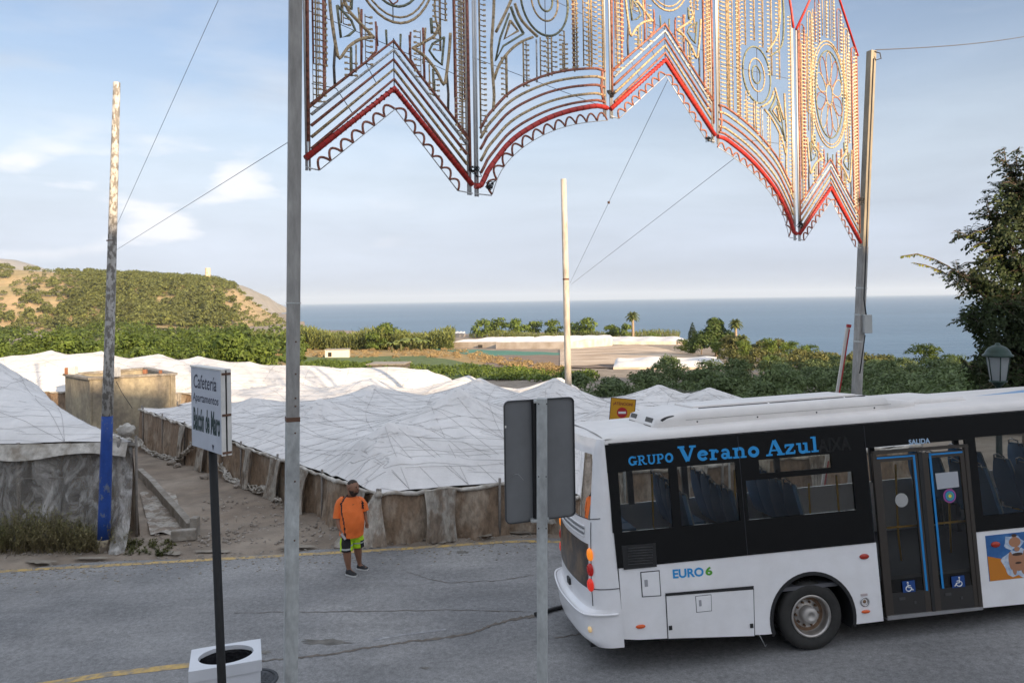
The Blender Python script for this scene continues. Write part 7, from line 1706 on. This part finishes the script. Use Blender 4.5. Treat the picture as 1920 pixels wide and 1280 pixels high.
# little no-parking disc
yy = 17.1; c_ = at(1366.5, 768, yy); root = thing('no_parking_sign', (c_.x, yy, Z(c_.x, yy)), 'small round red and blue no-parking disc whose top shows above the bus roof', 'sign'); c_ -= root.location
for r_, m, d in ((.165, sred, .004), (.105, signb, .007)): mb = MB(); mb.lathe([(0, d), (r_, d), (r_, 0)], base=c_, axis=(0, -1, 0), n=30, smooth=False); mb.build('disc', m, root)
mb = MB(); mb.box(c_ + V(0, -.009, 0), (.27, .003, .035), ax=[V(.7, 0, -.7), V(0, 1, 0), V(.7, 0, .7)]); mb.build('diagonal_bar', sred, root); mb = MB(); mb.tube([(0, .03, -.1), (0, .03, c_.z)], .025, 8); mb.build('post', galv, root)
# raised barrier boom
yy = 15.1; top = at(1591, 608, yy); lowp = at(1533, 972, yy); bx_, by_ = lowp.x, yy; root = thing('barrier', (bx_, by_, Z(bx_, by_)), 'raised red and white barrier boom leaning behind the bus', 'barrier')
d = (top - lowp); L = d.length; d.normalize(); s_ = d.cross(V(0, 1, 0)).normalized(); bwm = mat('boom_white', (0.56, .53, .5), .5, var=.1); brm = mat('boom_red', (.36, .03, .03), .5)
mb = MB(); mb.box((top + lowp) / 2, (.075, .04, L), ax=[s_, V(0, 1, 0), d]); put('boom', mb, bwm, root)
for f0, f1 in ((.0, .30), (.36, .60), (.985, 1.0)):
    p0 = lowp.lerp(top, f0); p1 = lowp.lerp(top, f1); mb = MB(); off = -s_ * .0225 if f1 < .99 else V(0, 0, 0); mb.box((p0 + p1) / 2 + (s_ * .024 if (s_.x > 0) else -s_ * .024) * (1 if f1 < .99 else 0) + V(0, -.022, 0), (.027 if f1 < .99 else .08, .004 if f1 < .99 else .05, (p1 - p0).length), ax=[s_, V(0, 1, 0), d]); put('red_stripe', mb, brm, root)
mb = MB(); p0 = lowp.lerp(top, .62); p1 = lowp.lerp(top, .975); mb.box((p0 + p1) / 2 + (s_ if s_.x > 0 else -s_) * .024 + V(0, -.022, 0), (.027, .004, (p1 - p0).length), ax=[s_, V(0, 1, 0), d]); put('red_stripe', mb, brm, root)
mb = MB(); mb.box((bx_ - .1, by_ + .1, Z(bx_, by_) + .5), (.35, .3, 1.0)); put('cabinet', mb, mat('barrier_cabinet', (.4, .05, .04), .5), root, bev=.02)
# street lamp with a green lantern
yy = 14.0; zc = at(1872, 745, yy); root = thing('street_lamp', (zc.x, yy, Z(zc.x, yy)), 'old-style green street lamp with a frosted four-sided lantern, before the dark tree', 'street lamp')
gm = mat('lamp_green', (0.016, 0.038, 0.030), .4, metal=.3, var=.3, vscale=12); zl = at(1872, 714, yy).z - root.location.z; zu = at(1872, 668, yy).z - root.location.z; ztop = at(1872, 643, yy).z - root.location.z; gw = Z(zc.x, yy)
mb = MB(); mb.lathe([(.14, 0), (.14, .25), (.09, .4), (.06, .6), (.05, zl - .35), (.07, zl - .33), (.045, zl - .28), (.05, zl - .1), (.10, zl - .05), (.115, zl)], n=16); mb.build('post', gm, root)
frost = mat('frosted_glass', (0.34, 0.37, 0.38), .6, transl=.4); rw, rt = .135, .20
for k in range(6):
    a0 = math.radians(k * 60 + 10); a1 = math.radians(k * 60 + 70); P = [V(rw * math.cos(a0), rw * math.sin(a0), zl), V(rw * math.cos(a1), rw * math.sin(a1), zl), V(rt * math.cos(a1), rt * math.sin(a1), zu), V(rt * math.cos(a0), rt * math.sin(a0), zu)]
    mb = MB(); mb.poly(P); mb.build('glass_pane', frost, root); mb = MB(); mb.tube([P[0] * 1.0, P[3] * 1.0], .011, 6); mb.build('lantern_bar', gm, root)
mb = MB(); mb.lathe([(rt + .01, zu - .01), (rt + .055, zu), (rt + .055, zu + .03), (rt + .02, zu + .05), (rt - .0, zu + .10), (rt - .05, zu + .165), (rt - .12, zu + .205), (.05, zu + .215), (.035, ztop), (0, ztop + .01)], n=24); mb.build('lantern_cap', gm, root)
mb = MB(); mb.lathe([(rw + .01, zl - .02), (rw + .015, zl + .01), (rw - .01, zl + .015)], n=24); mb.build('lantern_ring', gm, root)
# ================================================================== THE MAN ON THE ROAD
from mathutils.bvhtree import BVHTree
mf = ground(658, 1077); MS = 178 / F * mf.y / 1.76
man = thing('person', (mf.x, mf.y, zr(mf.x)), 'heavy-set man in an orange shirt and yellow work shorts standing on the road', 'person'); man.scale = (MS,) * 3
def skin_mesh(name, verts, edges, mats_, sub=2):
    me = bpy.data.meshes.new(name); me.from_pydata([v[:3] for v in verts], edges, []); o = bpy.data.objects.new(name, me); COL.objects.link(o)
    m = o.modifiers.new('s', 'SKIN'); me.skin_vertices[0].data[0].use_root = True
    for i, v in enumerate(verts): r = v[3]; me.skin_vertices[0].data[i].radius = (r, v[4] if len(v) > 4 else r)
    m.use_smooth_shade = True; m.branch_smoothing = 0.6; s = o.modifiers.new('u', 'SUBSURF'); s.levels = s.render_levels = sub
    dg = bpy.context.evaluated_depsgraph_get(); me2 = bpy.data.meshes.new_from_object(o.evaluated_get(dg)); bpy.data.objects.remove(o)
    me2.materials.clear(); [me2.materials.append(k) for k in mats_]; me2.polygons.foreach_set('use_smooth', [True] * len(me2.polygons)); me2.name = name; return me2
skinm = mat('tanned_skin', (0.25, 0.125, 0.075), .55, var=.1, vscale=8)
V_ = [(0, .06, .86, .15), (.02, .03, 1.05, .165), (.0, .05, 1.28, .15), (.015, .03, 1.44, .075), (.035, .015, 1.50, .078), (.05, .0, 1.545, .088), (.06, -.005, 1.61, .108), (.055, .01, 1.685, .095), (.05, .01, 1.725, .055)]
E_ = [(0, 1), (1, 2), (2, 3), (3, 4), (4, 5), (5, 6), (6, 7), (7, 8)]
def chain(par, pts):
    for p in pts: V_.append(p); E_.append((par, len(V_) - 1)); par = len(V_) - 1
    return par
# legs: near (his right) foot forward, the other one further back
k1 = chain(0, [(-.07, .02, .74, .10), (-.065, -.03, .50, .085), (-.055, -.03, .34, .078), (-.045, .0, .15, .048), (-.03, .0, .08, .042)]); chain(k1, [(.05, -.04, .04, .035), (.10, -.07, .03, .028)])
k2 = chain(0, [(.09, .17, .74, .10), (.085, .20, .50, .083), (.09, .22, .34, .076), (.10, .27, .15, .046), (.11, .28, .08, .04)]); chain(k2, [(.19, .25, .04, .035), (.25, .23, .03, .028)])
# his right arm (image left), hand low in front holding the phone
h1 = chain(2, [(-.17, .05, 1.37, .075), (-.215, .04, 1.22, .062), (-.225, .0, 1.04, .054), (-.185, -.08, .91, .044), (-.135, -.11, .845, .030), (-.12, -.13, .80, .034)])
# his left arm
h2 = chain(2, [(.19, .10, 1.34, .072), (.235, .12, 1.20, .055), (.25, .12, 1.09, .045), (.275, .09, 1.0, .034), (.29, .07, .965, .026), (.295, .06, .925, .032)])
for h, s in ((h1, -1), (h2, 1)):
    x, y, z = V_[h][:3]
    for i, (dx, dy) in enumerate(((-.024, .012), (-.008, .004), (.008, -.006), (.022, -.014))):
        ln = (.034, .04, .038, .03)[i]; chain(h, [(x + dx * 1.2, y + dy, z - .038, .0095), (x + dx * 1.3 + .004, y + dy - .012, z - .038 - ln * .6, .0088), (x + dx * 1.2 + .010, y + dy - .026, z - .038 - ln, .0075)])
    chain(h, [(x + .030, y - .018, z - .005, .011), (x + .040, y - .030, z - .030, .009)])
link('body', skin_mesh('body', V_, E_, [skinm]), man)
# head details: nose, brow, ears, beard, cropped hair
FD = Vector((.86, -.5, -.08)).normalized(); FS = Vector((.5, .86, 0)).normalized(); HC = Vector((.065, -.01, 1.625))
mb = MB(); b0 = HC + FD * .108; mb.tube([b0 + V(0, 0, .03), b0 + FD * .018 + V(0, 0, -.002), b0 + FD * .026 + V(0, 0, -.018), b0 + FD * .004 + V(0, 0, -.026)], [.009, .012, .016, .010], 8); mb.build('nose', skinm, man)
def patch(name, m, fn, r=(.104, .092, .125), scale=1.0, n=26):
    bm = bmesh.new(); bmesh.ops.create_uvsphere(bm, u_segments=n, v_segments=n, radius=1); 
    for v in list(bm.verts):
        d = v.co.normalized(); w3 = FD * (d.x * r[0]) + FS * (d.y * r[1]) + V(0, 0, d.z * r[2]); v.co = HC + w3 * scale; v.tag = fn(d)
    bmesh.ops.delete(bm, geom=[f for f in bm.faces if not all(v.tag for v in f.verts)], context='FACES'); me = bpy.data.meshes.new(name); bm.to_mesh(me); bm.free(); me.materials.append(m); me.polygons.foreach_set('use_smooth', [True] * len(me.polygons)); return link(name, me, man)
hairm = mat('dark_stubble', (0.035, 0.024, 0.018), .8, var=.3, vscale=60)
patch('face', skinm, lambda d: True, (.122, .104, .135))
patch('hair', hairm, lambda d: d.z > .42 + .45 * max(0, d.x) and not (d.x > .72), (.125, .109, .139))
patch('beard', hairm, lambda d: d.x > -.15 and d.z < -.32 - .12 * abs(d.y) + (.30 if abs(d.y) > .62 else 0), (.135, .108, .162))
for s in (-1, 1):
    e = HC + FS * (.106 * s) + V(0, 0, -.005) - FD * .01; mb = MB(); mb.tube([e + V(0, 0, .028), e + FS * (.014 * s) + V(0, 0, .018), e + FS * (.013 * s) + V(0, 0, -.01), e + V(0, 0, -.028)], .009, 6); mb.build('ear', skinm, man)
    e = HC + FD * .112 + FS * (.034 * s) + V(0, 0, .020); mb = MB(); mb.box(e, (.012, .022, .008), ax=[FD, FS, V(0, 0, 1)]); mb.build('eye', mat('eye_dark', (.03, .02, .015), .3), man)
    mb = MB(); mb.tube([e + FS * -.016 + V(0, 0, .014), e + FD * .006 + V(0, 0, .018), e + FS * .016 + V(0, 0, .014)], .005, 5); mb.build('eyebrow', hairm, man)
mb = MB(); e = HC + FD * .122 + V(0, 0, -.065); mb.tube([e - FS * .022 - FD * .006, e, e + FS * .022 - FD * .006], .006, 6); mb.build('mouth', mat('lips', (.26, .10, .08), .5), man)
# shirt
orange_ = mat('orange_shirt', (0.80, 0.17, 0.030), .75, bump=.5, bscale=9, bdist=.03, var=.06, vscale=5); blk = mat('black_trim_cloth', (.014, .014, .016), .8)
SR = [(.728, .012, .045, .222, .205), (.80, .015, .04, .222, .208), (.90, .026, .028, .224, .215), (1.0, .032, .022, .226, .218), (1.10, .028, .025, .218, .208), (1.20, .015, .03, .208, .198), (1.30, .005, .045, .205, .165), (1.36, .003, .05, .195, .14), (1.40, .006, .048, .165, .118), (1.435, .012, .04, .118, .095), (1.465, .018, .03, .082, .082)]
mb = MB(); g = []
for k in range(46):
    z = lerp(.728, 1.465, k / 45); P = [interp(z, [r[0] for r in SR], [r[c] for r in SR]) for c in (1, 2, 3, 4)]; row = []
    for a in range(73):
        t = a / 72 * 2 * math.pi; fo = 1 + (.014 * math.sin(t * 5 + z * 22) + .010 * math.sin(t * 9 - z * 31)) * (1 if z < 1.36 else .3) + (.012 * math.sin(t * 7) if z < .80 else 0)
        row.append(V(P[0] + P[2] * fo * math.cos(t), P[1] + P[3] * fo * math.sin(t), z + (.012 * math.sin(t * 2 + 1) if z < .74 else 0)))
    g.append(row)
mb.grid(g)
for C_ in (((-.10, .05, 1.375, .082), (-.165, .05, 1.345, .092), (-.21, .045, 1.24, .090), (-.228, .025, 1.13, .086), (-.228, .01, 1.05, .090)), ((.11, .07, 1.365, .080), (.175, .10, 1.325, .088), (.225, .12, 1.24, .082), (.245, .12, 1.15, .082))):
    g = []
    for k in range(16):
        f = k / 15 * (len(C_) - 1); i0 = min(int(f), len(C_) - 2); q = [lerp(C_[i0][c], C_[i0 + 1][c], f - i0) for c in range(4)]; d = (Vector(C_[i0 + 1][:3]) - Vector(C_[i0][:3])).normalized(); u = d.cross(V(0, 1, 0)).normalized(); w_ = d.cross(u)
        g.append([Vector(q[:3]) + (u * math.cos(a) + w_ * math.sin(a)) * q[3] * (1 + .035 * math.sin(a * 3 + k * .9)) for a in np.linspace(0, 2 * math.pi, 25)])
    mb.grid(g)
me = mb.mesh('shirt', orange_); me.materials.append(blk)
for p in me.polygons:
    c = p.center; px = 657 + c.x * 101; py = 1078 - c.z * 101; cr = ((px - 600) * 5.818, (py - 880) * 5.818)
    def near(pts, w): return min(abs(cr[0] - interp(cr[1], [k[1] for k in pts], [k[0] for k in pts])) for _ in (0,)) < w and pts[0][1] <= cr[1] <= pts[-1][1]
    front = c.y < .12
    if front and (near([(292, 290), (245, 370), (262, 490)], 9) or near([(262, 470), (285, 560), (300, 720)], 8) or near([(465, 350), (468, 440)], 9)) or c.z > 1.445: p.material_index = 1
link('shirt', me, man)
mb = MB(); mb.box((.09, -.125, 1.335), (.035, .012, .006), ax=[V(.9, -.3, .2).normalized(), V(.3, .9, 0).normalized(), V(0, 0, 1)]); mb.build('logo_mark', blk, man)
# shorts: hi-vis yellow with a black front panel and grey bands
hv = mat('hi_vis_yellow', (0.50, 0.78, 0.02), .7, bump=.5, bscale=9, bdist=.03); rf = mat('reflective_band', (.42, .44, .44), .4)
mb = MB()
def ring(c, rx, ry, n=28): return [V(c[0] + rx * math.cos(2 * math.pi * k / n), c[1] + ry * math.sin(2 * math.pi * k / n), c[2]) for k in range(n + 1)]
mb.grid([ring((0.01 + .01 * (z < .8), .07, z), rx, ry) for z, rx, ry in ((.90, .16, .15), (.82, .19, .18), (.76, .195, .185), (.70, .17, .175), (.655, .12, .15), (.65, .02, .04))])
for P in (((-.075, .035), (-.07, -.02)), ((.095, .12), (.095, .19))):
    g = []
    for i in range(12):
        t = i / 11; z = lerp(.78, .462, t); w_ = .108 + .012 * math.sin(t * 2.5) + .004 * math.sin(t * 14); g.append(ring((lerp(P[0][0], P[1][0], t), lerp(P[0][1], P[1][1], t), z), w_, w_ * 1.02))
    g.append(ring((P[1][0], P[1][1], .463), .09, .09)); mb.grid(g)
me = mb.mesh('shorts', hv); me.materials.append(blk); me.materials.append(rf)
for p in me.polygons:
    c = p.center; x = c.x; z = c.z
    if z < .475: p.material_index = 1
    elif x > .02 and (.55 < z < .585): p.material_index = 2
    elif x < .015 and x > -.145: p.material_index = 1 if not (.50 < z < .525) else 2
    elif x > .17 and z < .62: p.material_index = 1
link('shorts', me, man)
# shoes
shm = mat('black_shoe', (.012, .012, .014), .6); sole = mat('white_sole', (.62, .62, .60), .6)
for (hx, hy), (tx, ty) in (((-.085, .02), (.125, -.095)), ((.06, .31), (.275, .225))):
    d = V(tx - hx, ty - hy, 0).normalized(); s = V(-d.y, d.x, 0); L = math.hypot(tx - hx, ty - hy); b = V(hx, hy, 0)
    def prof(t): return interp(t, [0, .08, .3, .6, .85, 1], [.03, .044, .046, .056, .050, .02])
    def hgt(t): return interp(t, [0, .05, .28, .45, .75, 1], [.08, .125, .135, .095, .065, .04])
    g = []; g2 = []
    for i in range(13):
        t = i / 12; w_ = prof(t); g.append([b + d * (L * t) + s * (w_ * math.cos(a)) + V(0, 0, .022 + (hgt(t) - .022) * max(0, math.sin(a)) ** .7) for a in np.linspace(0, math.pi, 9)]); g2.append([b + d * (L * t * 1.02 - .003) + s * ((w_ + .006) * k) + V(0, 0, zz) for k, zz in ((-1, .001), (-1.05, .024), (1.05, .024), (1, .001), (-1, .001))])
    mb = MB(); mb.grid(g); sh = mb.build('shoe', shm, man); mb = MB(); mb.grid(g2, smooth=False); mb.poly(g2[-1][:4]); mb.poly(g2[0][:4][::-1]); mb.build('sole', sole, sh)
mb = MB(); mb.box((-.085, -.16, .765), (.022, .075, .13), ax=[V(.75, -.3, .55).normalized(), V(.3, .95, .0).normalized(), V(-.55, 0, .8).normalized()])
ph = mb.build('phone', mat('pale_phone', (.5, .5, .52), .3)); ph.data.transform(Matrix.Translation(-V(-.085, -.16, .765))); ph.location = man.location + V(-.085, -.16, .765) * MS; ph.scale = (MS,) * 3; tag(ph, 'pale phone held low in the right hand of the man in orange', 'phone')
mb = MB(); mb.lathe([(.034, -.008), (.036, 0), (.034, .008)], base=(-.148, -.085, .875), axis=(.2, -.35, -.8), n=14); mb.build('wristband', blk, man)
# ================================================================== HOUSES BEHIND THE CAMERA THAT SHADE THE ROAD, AND THE AIR
ochre = mat('white_render', (0.80, 0.77, 0.72), .9, var=.08, vscale=.6)
wing = mat('window_dark', (.05, .06, .07), .15)
def block(x0, x1, y0, y1, h, label, nx, nz):
    z0 = -1.2; root = thing('apartment_building', ((x0 + x1) / 2, (y0 + y1) / 2, z0), label, 'building')
    mb = MB(); mb.box(((x0 + x1) / 2, (y0 + y1) / 2, (z0 + h) / 2), (x1 - x0, y1 - y0, h - z0)); put('wall', mb, ochre, root)
    mb = MB(); mb.box(((x0 + x1) / 2, (y0 + y1) / 2, h - .15), (x1 - x0 + .3, y1 - y0 + .3, .25)); put('cornice', mb, conc, root)
    for i in range(nx):
        for k in range(nz):
            x = lerp(x0, x1, (i + .5) / nx); z = 2.0 + k * 3.0
            if z + 1.2 > h: continue
            mb = MB(); mb.box((x, y1 + .012, z + .2), (1.2, .06, 1.5)); put('window', mb, wing, root)
block(-60, 40.7, -53, -45, 26.8, 'white rendered apartment house behind the viewpoint, its shadow over the road', 16, 7)
block(40.9, 65.6, -53, -45, 25.6, 'lower white apartment house behind and right of the viewpoint', 4, 7)
block(66.2, 145, -53, -45.5, 38.0, 'tall white apartment house on the rise far right of the viewpoint', 14, 9)
def haze():
    m = bpy.data.materials.new('air_haze'); m.use_nodes = True; nt = m.node_tree; nt.nodes.clear(); N = nodes(nt)
    pv = N('ShaderNodeVolumePrincipled', {'Color': (0.72, 0.84, 1.0, 1), 'Density': 4.8e-5, 'Anisotropy': 0.0}); o = N('ShaderNodeOutputMaterial'); nt.links.new(pv.outputs[0], o.inputs['Volume'])
    mb = MB(); mb.box((0, 15000, 175), (92000, 72000, 460)); o = mb.build('haze', m); tag(o, kind='stuff')
haze()
